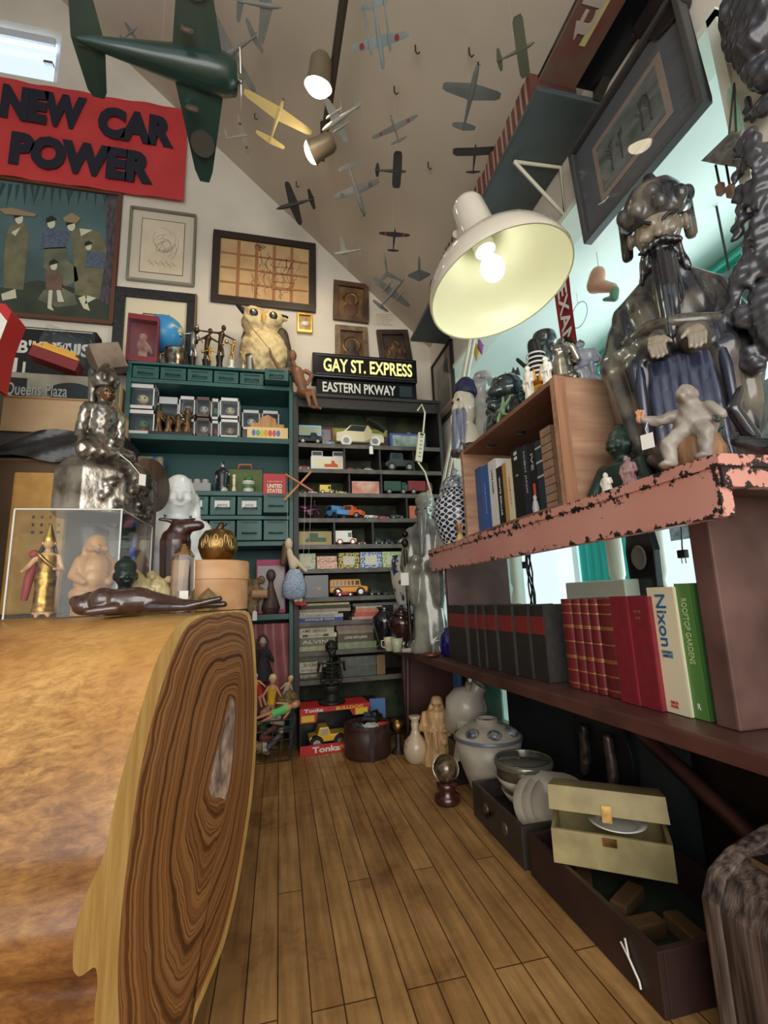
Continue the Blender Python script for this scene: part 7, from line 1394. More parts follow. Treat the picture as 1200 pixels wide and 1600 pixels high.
# row F patterned boxes
for px0, px1, py0, py1, c1, c2, lb, zz in ((463, 493, 862, 887, (150, 176, 120), (206, 210, 190), 'green patterned small box at left of the patterned box row', 0), (495, 527, 872, 884, (216, 150, 124), (236, 200, 180), 'salmon brick patterned box under the grey patterned one', 0), (495, 526, 864, 872, (130, 112, 104), (96, 84, 80), 'grey brick patterned box stacked on the salmon one', 1), (529, 561, 861, 886, (214, 196, 80), (70, 66, 50), 'yellow black patterned box in the patterned box row', 0), (563, 596, 860, 885, (72, 96, 156), (200, 206, 216), 'blue patterned box in the patterned box row', 0), (598, 628, 859, 884, (150, 180, 80), (214, 220, 180), 'lime green patterned box at right of the patterned box row', 0)):
    z = Fz+(sal+.001 if zz else 0); t = pbox(lb, px0, px1, py0, py1, z, P('pattern%d' % px0, S(*c1), .5, 0, S(*c2), 120, 0, mixlo=.48, mixhi=.52), .05, name='patterned_box')
    if py1 == 884 and px0 == 495: sal = t['h']
    if px0 not in (495,): b = MB(); W, h = t['w'], t['h']; b.box(-W*.55, W*.55, -.001, 0, h*.22, h*.78); b.build('label_panel', M_PAPER, t)
# row G
t = pbox('black boxed toy train set on the shelf below the patterned boxes', 476, 513, 893, 928, Gz, M_SATIN, .06); W, h = t['w'], t['h']; b = MB(); b.T = MI((0, -.001, h*.28)); b.lathe([(W*.75, 0), (W*.68, 0)], n=24, sy=.01, cap=False, M=Matrix.Identity(3)); b.ell((W*.2, 0, .012), (.012, .001, .008)); b.tube([(W*.7*math.cos(a), -.0005, .02*math.sin(a)) for a in [k*PI/10 for k in range(21)]], .0012, 4, False); b.build('printed_track', C_((190, 160, 140)), t)
t = car('orange yellow model school bus on the shelf below the patterned boxes', 514, 573, Gz, 'bus', P('bus_orange', S(238, 158, 46), .35), 925, YF+.09, band=M_BLACK)
for k in range(7): b = MB(); x = (-.44+k*.09)*.0; Lb = on(573, 925, 'Y', YF+.09).x-on(514, 925, 'Y', YF+.09).x; x = (-.455+k*.1)*Lb; b.box(x-.004, x+.004, -.047, .047, .28*Lb, .41*Lb); b.build('window_post', MATS['bus_orange'], t)
for px0, px1, c, k, y, lb in ((524, 551, (190, 50, 56), 'racer', YF+.02, 'small red racing car in front of the school bus'), (576, 593, (46, 46, 46), 'vintage', YF+.05, 'black vintage car right of the school bus'), (597, 612, (60, 56, 54), 'roadster', YF+.05, 'dark open vintage car at right below the patterned boxes')): car(lb, px0, px1, Gz, k, C_(c), 925, y)
# ------------------------------------------------------------------ stacks of books lying on the lower shelves
def lay(px0, px1, ys, z, specs, y=None, pyr=None):
    """books lying flat in a pile from the bottom up; spine to the front"""
    y = y or YF+.02; pyr = pyr or ys; zz = z+.0008
    for (lb, c, thick, dx0, dx1, title, ink) in specs:
        x0, x1 = on(px0+dx0, pyr, 'Y', y).x, on(px1+dx1, pyr, 'Y', y).x; t = thick*.0038
        m = c if not isinstance(c, tuple) else P('bk%d_%d_%d' % c, S(*c), .55, 0, S(*[int(v*.82) for v in c]), 30)
        M = MI((x0, y, zz+t/2)) @ Matrix.Rotation(PI/2, 4, 'Y')
        tl = [(title, .5, (x1-x0)*.62, min(t*.5, .016), ink or M_BLACK, 2)] if title else None
        o = book(lb, M, t, x1-x0, .17, m, name='book')
        if title: txt(title, .02, ink or M_BLACK, o.children[0], frame(Vector((0, -.0012, (x1-x0)*.5)), VZ, -VX, -VY), .0004, .0002, fit=(x1-x0)*.62, fith=min(t*.55, .018), name='spine_title')
        zz += t+.0006
S1 = (226, 220, 200)
lay(462, 540, 960, Hz, [('blue and purple book lowest in the left pile under the school bus', (62, 76, 156), 4.6, 0, -4, 'ANTIQUE TOYS', M_WHITE), ('pale grey book second in the left pile under the school bus', (190, 186, 172), 5, 0, -4, 'COLLECTING', M_GREY), ('thin white pamphlet in the left pile under the school bus', (216, 208, 192), 2.4, 6, -12, None, None), ('beige book in the left pile under the school bus', (176, 160, 140), 4.2, 4, 8, None, None), ('dark grey book in the left pile under the school bus', (66, 66, 58), 4.6, 8, 8, None, None), ('pale yellow book on top of the left pile under the school bus', (214, 196, 130), 3.0, 10, 6, None, None)], pyr=955)
lay(550, 600, 960, Hz, [('pink book lowest in the right pile under the school bus', (206, 160, 146), 4, 0, -2, None, None), ('orange red book in the right pile under the school bus', (206, 92, 70), 5.4, 4, 0, None, None), ('salmon book in the right pile under the school bus', (214, 130, 104), 5, 6, -1, None, None), ('cream book near the top of the right pile under the school bus', (200, 180, 150), 3, 6, -3, None, None), ('wide grey book on top of the right pile under the school bus', (104, 102, 96), 4, 2, 25, None, None)], pyr=955)
lay(460, 522, 1000, Iz, [('cream rough edged book lowest in the left pile two shelves below the bus', (190, 180, 146), 6.4, 0, -6, None, None), ('tall grey green book in the left pile two shelves below the bus', (122, 126, 106), 11, 0, 2, 'ALVIN', M_PAPER), ('cream book with red letters in the left pile two shelves below the bus', (220, 210, 178), 5.6, 0, 4, 'H', None), ('cream book with short black title in the left pile two shelves below the bus', (216, 206, 176), 6.8, 0, 0, 'AMY BEACH', None), ('grey patterned book on top of the left pile two shelves below the bus', (146, 140, 122), 6.4, 0, 1, 'CALLIGRAPHY', None)], pyr=1000)
lay(526, 588, 1000, Iz, [('green book lowest in the right pile two shelves below the bus', (140, 150, 110), 9, 2, 0, None, None), ('dark brown book titled LIVING WITH JAPAN in the right pile', (96, 82, 66), 11, 2, -4, 'LIVING WITH JAPAN', M_PAPER), ('olive tan book in the right pile two shelves below the bus', (150, 140, 108), 5, 2, -4, None, None), ('mauve brown book in the right pile two shelves below the bus', (150, 124, 116), 6.6, 0, 0, None, None), ('small dark green book on top of the right pile', (60, 64, 50), 5, 0, -8, None, None)], pyr=1000)
lay(460, 506, 1050, Jz, [('dark book titled THE QUIETS MEMORY in the low left pile', (80, 74, 68), 9, 0, -2, 'THE QUIETS MEMORY', M_PAPER), ('white book lying in the low left pile', (220, 214, 200), 6, 2, -2, 'WHITE & BLACK', None), ('cream book titled SKYSCRAPER in the low left pile', (214, 204, 174), 7.4, 6, 4, 'SKYSCRAPER', None), ('thick grey ribbed volume on top of the low left pile', (104, 100, 88), 12, 3, 14, None, None)], pyr=1045)
lay(532, 588, 1050, Jz, [('blue green and tan lower volume beside the skeleton bust', (92, 100, 92), 13, 0, 0, None, None), ('blue green and tan upper volume beside the skeleton bust', (104, 108, 96), 13, 0, 0, None, None)], pyr=1045)
lay(589, 602, 1050, Jz, [('tan lower volume end at the bench panel', (150, 118, 82), 13, 0, 0, None, None), ('tan upper volume end at the bench panel', (156, 124, 86), 13, 0, 0, None, None)], pyr=1045)
lay(460, 512, 1100, Kz, [('dark lower book on the bottom shelf behind the truck box', (52, 56, 56), 12, 0, 0, None, None), ('slate middle book on the bottom shelf behind the truck box', (78, 86, 86), 12, 0, 0, None, None), ('grey upper book on the bottom shelf behind the truck box', (104, 108, 102), 12, 0, 0, None, None)], pyr=1090)
lay(532, 598, 1100, Kz, [('cream and black lower book on the bottom shelf under the black titled book', (200, 190, 166), 14, 0, 0, None, None), ('black book with pale title on the bottom shelf', (50, 50, 48), 16, 0, 0, 'HARBURGS COHEN', M_PAPER), ('thin dark book on top of the black titled book', (66, 60, 54), 5, 6, -6, None, None)], pyr=1090)
# ------------------------------------------------------------------ teal cabinet: boxed dolls and toys
R1 = 1.5785
proto_cache = {}
M_BOXF = P('box_white', S(216, 216, 214), .4); M_BOXI = P('box_inner', S(70, 74, 78), .5, 0, S(110, 110, 108), 10)
def doll_box(label, px0, px1, py0, py1, z, head, body, y=None, frame_m=None, dark=False):
    y = y or YF+.03; x0, x1 = on(px0, py1, 'Y', y).x, on(px1, py1, 'Y', y).x; h = on((px0+px1)/2, py0, 'Y', y).z-on((px0+px1)/2, py1, 'Y', y).z; W = (x1-x0)/2; D = .09
    t = T('boxed_doll', label, 'boxed doll', ((x0+x1)/2, y, z+.0008), 0, None); fm = frame_m or M_BOXF; e = .006
    b = MB(); b.box(-W, W, D-.002, D, 0, h); b.box(-W, W, 0, D, 0, .003); b.box(-W, W, 0, D, h-.003, h); b.box(-W, W, 0, .002, h-h*.17, h); b.box(-W, W, 0, .002, 0, h*.14); b.box(-W, -W+e, 0, .002, 0, h); b.box(W-e, W, 0, .002, 0, h); b.box(-W, -W+.002, D-e, D, 0, h); b.box(W-.002, W, D-e, D, 0, h); b.build('carton', fm, t)
    b = MB(); b.box(-W+.003, W-.003, D-.004, D-.0025, .004, h-.004); b.build('backing', M_BOXI, t)
    b = MB(); b.box(-W+.001, W-.001, .0005, .0012, h*.14, h*.83); b.build('window_film', M_PLASTIC, t)
    hh = h*.21; b = MB(); b.ell((0, D*.5, h*.50), (hh*.95, hh*.8, hh*.85)); o = b.build('doll_head', C_(head), t)
    b = MB(); b.cap_((0, D*.5, h*.16), (0, D*.5, h*.30), hh*.5, hh*.4); [b.cap_((s*hh*.5, D*.5, h*.30), (s*hh*.75, D*.45, h*.18), hh*.18, hh*.15) for s in (-1, 1)]; b.build('doll_body', C_(body), t)
    b = MB(); [b.ell((s*hh*.45, D*.5-hh*.72, h*.5), (hh*.16, hh*.08, hh*.17), n=8, m=6) for s in (-1, 1)]; b.build('doll_eyes', M_BLACK, o)
    t['h'] = h; return t
def pair(px0, px1, top, mid, bot, la, lb, ca, cb, **k):
    t = doll_box(lb, px0, px1, mid, bot, R1, cb[0], cb[1], **k); doll_box(la, px0, px1, top, mid, R1+t['h']+.002, ca[0], ca[1], **k)
pair(197, 240, 600, 640, 679, 'boxed doll with pale head on top of the leftmost pair in the teal cabinet', 'boxed green doll under the leftmost pair in the teal cabinet', ((206, 196, 150), (150, 90, 60)), ((90, 130, 74), (176, 60, 50)), y=YF+.02)
doll_box('boxed dark haired doll behind the brown figure group in the teal cabinet', 244, 277, 612, 680, R1, (60, 50, 48), (70, 74, 80), YF+.10)
pair(279, 304, 616, 650, 681, 'boxed grey headed doll left of the brown clear boxes, upper one', 'boxed white headed doll left of the brown clear boxes, lower one', ((150, 150, 156), (60, 70, 90)), ((206, 206, 206), (90, 90, 96)), y=YF+.05)
M_BRB = P('brown_card', S(92, 74, 66), .5)
pair(305, 328, 620, 652, 682, 'brown framed boxed doll on top of its pair in the teal cabinet', 'brown framed boxed doll under its pair in the teal cabinet', ((190, 180, 170), (120, 100, 90)), ((196, 186, 176), (110, 90, 84)), y=YF+.02, frame_m=M_BRB)
pair(329, 342, 620, 654, 683, 'narrow boxed green doll right of the brown boxes, upper one', 'narrow boxed red doll right of the brown boxes, lower one', ((90, 130, 90), (60, 90, 70)), ((160, 70, 60), (70, 110, 90)), y=YF+.05)
pair(343, 373, 621, 654, 684, 'boxed bald doll on top of the pair right of the narrow boxes', 'boxed glasses wearing doll under the pair right of the narrow boxes', ((206, 190, 150), (80, 90, 84)), ((196, 160, 126), (60, 56, 60)), y=YF+.03)
b = MB(); b.box(-.05, .05, -.04, .04, 0, .075); o = b.build('box_riser', M_BOXI, None, loc=(on(393, 670, 'Y', YF+.10).x, YF+.14, R1+.001)); tag(o, 'grey riser box under the two boxed dolls at right in the teal cabinet', 'box')
b = MB(); b.box(-.05, .05, -.04, .04, 0, .075); o = b.build('box_riser', M_BOXI, None, loc=(on(423, 670, 'Y', YF+.10).x, YF+.14, R1+.001)); tag(o, 'grey riser box behind the plywood toy in the teal cabinet', 'box')
doll_box('boxed white faced doll on a riser in the teal cabinet', 378, 406, 632, 664, R1+.077, (220, 216, 210), (70, 74, 80), YF+.10); doll_box('boxed pale doll at the right end behind the plywood toy', 409, 436, 634, 666, R1+.077, (210, 200, 190), (110, 90, 80), YF+.10)
t = pbox('cream game box with rainbow blobs in the teal cabinet', 386, 450, 668, 686, R1, P('game_cream', S(226, 196, 140), .5), .05, YF+.02, 'game_box')
for k, c in enumerate(((70, 120, 190), (80, 170, 110), (200, 190, 70), (226, 150, 60), (206, 80, 70), (190, 80, 110), (80, 110, 180))): b = MB(); W, h = t['w'], t['h']; b.ell((-W*.68+k*W*.2, -.0005, h*.5), (W*.09, .001, h*.28), n=8, m=6); b.build('printed_blob', C_(c), t)
pz = T('plywood_toy', 'cut plywood toy buildings standing on the cream game box', 'toy', (on(418, 660, 'Y', YF+.05).x, YF+.05, R1+t['h']+.002)); b = MB(); b.prism([(-.09, 0), (.09, 0), (.09, .03), (.05, .03), (.045, .06), (.0, .085), (-.045, .06), (-.05, .035), (-.09, .03)], faceY((0, 0, 0)), .02); b.build('cutout', M_TAN, pz)
fg = T('figure_group', 'bronze coloured group of small warrior figures on a dark base in the teal cabinet', 'figurine', (on(268, 678, 'Y', YF+.03).x, YF+.04, R1+.001)); b = MB(); b.box(-.11, .11, -.03, .03, 0, .018); b.build('base', M_DARK, fg, .004)
for i, (x, h) in enumerate(((-.07, .17), (-.02, .11), (.03, .12), (.075, .16))): blob('figure', [P('figure_bronze', S(130, 88, 54), .35, .6, S(50, 60, 44), 22)], fg, lambda b, x=x, h=h: (b.cap_((x-.012, 0, .02), (x, 0, h*.5), .012, .014), b.cap_((x+.014, 0, .02), (x, 0, h*.5), .012, .014), b.cap_((x, 0, h*.5), (x, 0, h*.78), .017, .019), b.ell((x, -.005, h*.9), (.015, .015, .019)), b.cap_((x+.018, 0, h*.75), (x+.036, -.015, h*.55+.02*(i % 2)), .009, .007), b.cap_((x-.018, 0, h*.75), (x-.034, -.012, h*.9), .009, .007)), .0045, 1)
R2 = 1.2785
t = pbox('blue and yellow comic printed game box at left of the lower cabinet shelf', 204, 255, 712, 772, R2, P('comic', S(60, 90, 160), .5, 0, S(206, 180, 60), 22), .05, YF+.12, 'game_box')
gc = T('game_console', 'grey slab game console with round knobs in the teal cabinet', 'console', (on(300, 765, 'Y', YF+.07).x, YF+.07, R2+.001)); M_CON = P('console_grey', S(150, 150, 148), .45); b = MB(); b.box(-.10, .10, -.05, .07, 0, .045); b.box(-.08, .02, -.052, -.05, .02, .036); b.build('case', M_CON, gc, .004); b = MB(); b.box(-.07, -.02, -.0535, -.052, .012, .030); b.build('slot', M_BLACK, gc)
for k in range(4): b = MB(); b.lathe([(.018, .045), (.018, .072), (.015, .075)], c=(-.06+k*.042, 0, 0), n=16); b.build('knob', P('knob_grey', S(170, 168, 162), .4), gc)
hd = T('helmet_flask', 'dark figural flask with white streaks and bottle neck in the teal cabinet', 'flask', (on(347, 770, 'Y', YF+.05).x, YF+.05, R2+.001)); b = MB(); b.lathe([(.032, 0), (.034, .05), (.036, .08), (.040, .10), (.036, .115), (.018, .125), (.010, .13), (.007, .17), (.0, .175)], n=20); b.build('body', P('flask_dark', S(34, 36, 50), .3, 0, S(206, 200, 190), 24, mixlo=.56, mixhi=.6), hd)
gr = T('peg_board_case', 'black and green grid board case with orange handle in the teal cabinet', 'toy case', (on(382, 770, 'Y', YF+.10).x, YF+.11, R2+.001)); M_GRID = bpy.data.materials.new('grid_green'); M_GRID.use_nodes = True
N, L = M_GRID.node_tree.nodes, M_GRID.node_tree.links; ck = N.new('ShaderNodeTexBrick'); tc = N.new('ShaderNodeTexCoord'); mp = N.new('ShaderNodeMapping'); mp.inputs['Rotation'].default_value = (PI/2, 0, 0); L.new(tc.outputs['Object'], mp.inputs[0]); L.new(mp.outputs[0], ck.inputs['Vector']); ck.offset = 0; ck.inputs['Scale'].default_value = 1; ck.inputs['Brick Width'].default_value = .0058; ck.inputs['Row Height'].default_value = .0058; ck.inputs['Mortar Size'].default_value = .0013; ck.inputs['Color1'].default_value = S(150, 170, 40); ck.inputs['Color2'].default_value = S(130, 150, 40); ck.inputs['Mortar'].default_value = S(30, 40, 26); L.new(ck.outputs['Color'], N['Principled BSDF'].inputs['Base Color'])
b = MB(); b.box(-.10, .10, 0, .02, 0, .155); b.build('board', M_BLACK, gr, .003); b = MB(); b.box(-.093, .093, -.001, .0005, .008, .147); b.build('grid', M_GRID, gr); b = MB(); b.tube([(-.035, .01, .155), (-.033, .01, .178), (.033, .01, .178), (.035, .01, .155)], .006, 6); b.build('handle', C_((216, 120, 60)), gr)
tu_ = T('slime_tub', 'white plastic tub with green figure lid in front of the grid board', 'tub', (on(388, 770, 'Y', YF+.03).x, YF+.04, R2+.001)); b = MB(); b.lathe([(.026, 0), (.031, .05), (.033, .052), (.033, .06)], n=20); b.build('tub_body', M_WHITE, tu_); b = MB(); b.lathe([(.0312, .02), (.0318, .04)], n=20, cap=False); b.build('label', C_((90, 130, 70)), tu_); blob('green_lid', C_((60, 120, 60)), tu_, lambda b: (b.ell((0, 0, .072), (.026, .024, .014)), b.ell((.008, -.01, .086), (.012, .012, .010))), .004, 1)
sk_ = T('small_skeleton', 'tiny cream skeleton figure between the flask and the white tub', 'figurine', (on(365, 770, 'Y', YF+.02).x, YF+.03, R2+.001)); blob('body', M_CREAM, sk_, lambda b: (b.cap_((-.006, 0, .006), (0, 0, .04), .005, .005), b.cap_((.006, 0, .006), (0, 0, .04), .005, .005), b.cap_((0, 0, .04), (0, 0, .068), .008, .009), b.ell((0, 0, .085), (.010, .010, .012))), .0025, 1)
t = pbox('red book titled UNITED STATES standing on the pulled out drawer', 411, 447, 748, 780, 1.2495, P('red_book', S(184, 44, 50), .5), .02, YF-.055, 'book', 'book'); txt('UNITED', .03, M_CREAM, t, faceY((0, -.001, t['h']*.40)), .0004, .001, fit=t['w']*1.3, fith=.022); txt('STATES', .03, M_CREAM, t, faceY((0, -.001, t['h']*.16)), .0004, .001, fit=t['w']*1.3, fith=.022); txt('a pop-up book of', .02, M_CREAM, t, faceY((0, -.001, t['h']*.62)), .0003, 0, fit=t['w']*1.3, fith=.010)
R3 = .6365
t = pbox('pink topped doll box with clear window low in the teal cabinet', 400, 446, 870, 954, R3, P('doll_pink', S(176, 50, 100), .5), .10, YF+.06, 'doll_box', strip=None); W, h = t['w'], t['h']; b = MB(); b.box(-W*.92, W*.92, -.001, 0, .02, h*.88); b.build('window_film', P('doll_window', S(120, 104, 100), .25, 0, S(150, 140, 136), 6), t); blob('doll', P('doll_dark', S(90, 66, 60), .5, 0, S(60, 40, 40), 20), t, lambda b: (b.cap_((0, -.012, .03), (0, -.012, h*.45), .05, .02), b.cap_((0, -.012, h*.45), (0, -.012, h*.6), .018, .012), b.ell((0, -.014, h*.70), (.026, .02, .034))), .006, 2)
dr = T('driftwood', 'pale twisted root and cork tube lying in the cabinet beside the doll box', 'root', (on(395, 950, 'Y', YF+.03).x, YF+.04, R3+.001)); rn = random.Random(12); blob('root', P('root_tan', S(150, 124, 88), .7, 0, S(110, 90, 62), 30), dr, lambda b: ([b.ell((rn.uniform(-.04, .05), rn.uniform(-.02, .03), rn.uniform(.06, .20)), (.02, .02, .022), n=8, m=6) for _ in range(26)], b.cap_((.0, 0, .02), (.0, .01, .15), .03, .03)), .005, 1); b = MB(); b.tube([(.0, -.035, .10), (.075, -.045, .10)], .022, 14); b.build('cork_tube', P('cork', S(184, 144, 110), .6), dr)
pc = MB(); rows = [[Vector((-.19+.25*i/20, YF+.05+.012*math.sin(i*.9+j), z)) for i in range(21)] for j, z in enumerate((.12, .3, .45, .585))]; pc.ring(rows, True, False, False); pc = pc.build('pink_cloth', P('pink_satin', S(150, 84, 90), .35, 0, S(176, 110, 114), 6)); tag(pc, 'dusty pink satin cloth hanging in the lowest part of the teal cabinet', 'cloth')
wd_ = T('witch_doll', 'dark dressed witch doll hanging in front of the pink satin cloth', 'doll', (on(410, 1060, 'Y', 2.44).x, 2.44, on(410, 1066, 'Y', 2.44).z)); H = on(408, 992, 'Y', 2.44).z-wd_.location.z
blob('dress', P('witch_black', S(30, 28, 30), .7), wd_, lambda b: (b.lathe([(.30*H, 0), (.22*H, .2*H), (.12*H, .5*H), (.13*H, .68*H)], n=18, sy=.6), b.cap_((-.12*H, 0, .64*H), (-.2*H, -.05*H, .42*H), .05*H, .04*H), b.cap_((.12*H, 0, .64*H), (.22*H, -.05*H, .44*H), .05*H, .04*H)), H/45, 1)
blob('face', P('witch_face', S(176, 150, 140), .5), wd_, lambda b: (b.ell((0, -.02*H, .85*H), (.08*H, .09*H, .12*H)), face_bits(b, (0, -.03*H, .85*H), .09*H)), H/60, 1); b = MB(); b.ell((0, .02*H, .88*H), (.11*H, .10*H, .13*H)); b.cap_((-.09*H, .02*H, .85*H), (-.12*H, 0, .62*H), .04*H, .03*H); b.cap_((.09*H, .02*H, .85*H), (.12*H, 0, .62*H), .04*H, .03*H); b.build('hair', P('witch_hair', S(62, 58, 58), .8), wd_)
b = MB(); b.tube([(0, .03*H, .98*H), (0, .03, .60-wd_.location.z)], .0012, 4); b.build('hanging_thread', M_BLACK, wd_)
# ------------------------------------------------------------------ on top of the teal cabinet
TP = 1.977
ow = T('carved_owl', 'big painted owl carving with round dark eyes on top of the teal cabinet', 'owl', (on(412, 575, 'Y', 2.58).x, 2.60, TP), .12); H = on(400, 486, 'Y', 2.60).z-TP
blob('body', P('owl_cream', S(222, 200, 148), .5, 0, S(150, 128, 92), 16, 5, mixlo=.5, mixhi=.68), ow, lambda b: (b.ell((0, 0, .36*H), (.33*H, .27*H, .40*H)), b.ell((-.03*H, -.03*H, .78*H), (.28*H, .23*H, .21*H)), b.cap_((-.20*H, -.06*H, .90*H), (-.31*H, -.04*H, .98*H), .06*H, .03*H), b.cap_((.18*H, -.06*H, .88*H), (.28*H, -.05*H, .90*H), .06*H, .03*H), [b.ell((s*.125*H-.03*H, -.20*H, .80*H), (.13*H, .06*H, .13*H)) for s in (-1, 1)]), H/75, 2, lambda p: .003*math.sin(p.x*120)*math.sin(p.z*110)*(p.y < 0))
for s in (-1, 1): b = MB(); b.ell((s*.125*H-.03*H, -.255*H, .80*H), (.055*H, .02*H, .055*H)); o = b.build('eye', M_BLACK, ow); b = MB(); b.ell((s*.125*H-.04*H, -.275*H, .815*H), (.016*H, .008*H, .016*H)); b.build('eye_glint', M_WHITE, o)
b = MB(); b.cap_((-.03*H, -.26*H, .77*H), (-.03*H, -.285*H, .66*H), .035*H, .012*H); b.build('beak', P('beak', S(214, 170, 84), .4), ow)
blob('wing', P('owl_brown', S(88, 74, 62), .6, 0, S(60, 50, 44), 30, stretch=(1, 1, 4)), ow, lambda b: (b.cap_((.22*H, -.05*H, .66*H), (.36*H, .02*H, .16*H), .10*H, .08*H), b.cap_((.36*H, .02*H, .16*H), (.44*H, .04*H, -.0*H+.05*H), .08*H, .04*H), b.ell((0, .10*H, .55*H), (.30*H, .20*H, .42*H))), H/60, 2)
for s, px, py in ((-1, 0, 0), (1, 0, 0)): b = MB(); b.cap_((s*.24*H-.03*H, -.06*H, .92*H), (s*.33*H-.03*H, -.05*H, 1.0*H-.06*H*(s > 0)), .045*H, .02*H); b.build('ear_tuft', M_BLACK, ow)
def trophy(label, px, top, y, m, arm, base=True, mb=None):
    x = on(px, 560, 'Y', y).x; H = on(px, top, 'Y', y).z-TP; t = T('trophy', label, 'trophy', (x, y, TP)); z0 = .34*H
    b = MB(); b.box(-.10*H, .10*H, -.08*H, .08*H, 0, .09*H); b.lathe([(.07*H, .09*H), (.05*H, .2*H), (.07*H, z0)], n=12); b.build('base', mb or M_BLACK, t)
    def f(b):
        b.cap_((-.03*H, .03*H, z0), (0, 0, z0+.26*H), .028*H, .034*H); b.cap_((.07*H, -.03*H, z0), (.05*H, -.03*H, z0+.13*H), .026*H, .03*H); b.cap_((.05*H, -.03*H, z0+.13*H), (0, 0, z0+.26*H), .03*H, .036*H); b.cap_((0, 0, z0+.26*H), (.03*H, 0, z0+.47*H), .042*H, .055*H); b.ell((.06*H, -.01*H, z0+.59*H), (.045*H, .05*H, .06*H))
        b.cap_((.0, 0, z0+.48*H), (.0+arm[0]*.5*H, 0, z0+.48*H+arm[1]*.5*H), .024*H, .020*H); b.cap_((arm[0]*.5*H, 0, z0+.48*H+arm[1]*.5*H), (arm[0]*H, 0, z0+.48*H+arm[1]*H), .020*H, .016*H); b.cap_((.06*H, 0, z0+.46*H), (.06*H+arm[2]*H, -.03*H, z0+.46*H+arm[3]*H), .022*H, .015*H)
    blob('figure', m, t, f, H/60, 1); b = MB(); b.ell((arm[0]*H, 0, z0+.48*H+arm[1]*H), .055*H); b.build('ball', m, t); return t
M_TRB = P('trophy_bronze', S(84, 66, 52), .35, .8)
trophy('tall dark bowler trophy swinging its ball back to the left', 343, 507, 2.56, M_TRB, (-.42, .02, .22, -.12)); trophy('dark bowler trophy behind the silver tankard', 322, 512, 2.62, M_TRB, (-.20, -.12, .25, -.15)); trophy('bright silver bowler trophy nearest the globe', 300, 506, 2.60, M_STEEL, (-.22, -.06, .12, -.18)); trophy('small gold trophy with raised arm on a white base', 362, 531, 2.52, M_GOLD, (-.16, .10, .10, .08), mb=M_WHITE); trophy('small gold running trophy in front of the dark bowler', 327, 540, 2.52, M_GOLD, (-.25, -.1, .2, -.1)); trophy('small gold trophy half hidden by the silver beaker beside the owl', 381, 544, 2.55, M_GOLD, (-.12, .0, .1, -.1), mb=M_CREAM)
tk_ = T('silver_tankard', 'dented silver tankard with handle left of the trophies on the teal cabinet', 'tankard', (on(274, 560, 'Y', 2.54).x, 2.54, TP)); b = MB(); b.lathe([(.052, 0), (.056, .01), (.05, .02), (.058, .06), (.054, .10), (.058, .108), (.05, .105)], n=28); b.build('cup_body', M_SILVER, tk_); b = MB(); b.tube([(-.055, 0, .09), (-.078, 0, .08), (-.078, 0, .035), (-.055, 0, .02)], .006, 7); b.build('handle', M_SILVER, tk_)
bk_ = T('silver_beaker', 'shiny tall silver beaker in front of the owl', 'beaker', (on(391, 570, 'Y', 2.53).x, 2.53, TP)); b = MB(); b.lathe([(.026, 0), (.026, .085), (.031, .105), (.027, .103)], n=24); b.build('beaker_body', M_STEEL, bk_)
gb_ = T('globe', 'blue world globe behind the boxed red toy on the teal cabinet', 'globe', (on(256, 530, 'Y', 2.63).x, 2.635, TP)); rg = .108; zc = on(254, 492, 'Y', 2.61).z-TP-rg; b = MB(); b.ell((0, 0, max(zc, rg+.012)), rg, n=36, m=24); b.build('sphere', P('globe_map', S(58, 140, 200), .35, 0, S(206, 206, 150), 9, 4, mixlo=.56, mixhi=.60), gb_); b = MB(); b.lathe([(.06, 0), (.05, .012), (.02, .02)], n=20); b.build('foot', M_BLACK, gb_)
rt = T('boxed_red_toy', 'red window box holding a toy figure at left end of the cabinet top', 'toy box', (on(226, 545, 'Y', 2.53).x, 2.478, TP), .08); rt.scale.y = .5; W = .075; h = on(226, 500, 'Y', 2.53).z-TP; b = MB(); b.box(-W, W, .085, .09, 0, h); b.box(-W, W, 0, .09, 0, .03); b.box(-W, W, 0, .09, h-.03, h); b.box(-W, -W+.006, 0, .09, .03, h-.03); b.box(W-.006, W, 0, .09, .03, h-.03); b.build('carton', P('box_wine', S(124, 36, 44), .45), rt, .001); b = MB(); b.box(-W+.006, W-.006, .001, .002, .03, h-.03); b.build('window_film', M_PLASTIC, rt); blob('toy', P('toy_redbrown', S(130, 60, 56), .5, 0, S(190, 150, 120), 20), rt, lambda b: (b.cap_((0, .045, .045), (0, .045, .11), .026, .03), b.ell((0, .045, .15), (.022, .02, .024)), b.cap_((.03, .04, .10), (.045, .03, .06), .010, .008)), .005, 1)
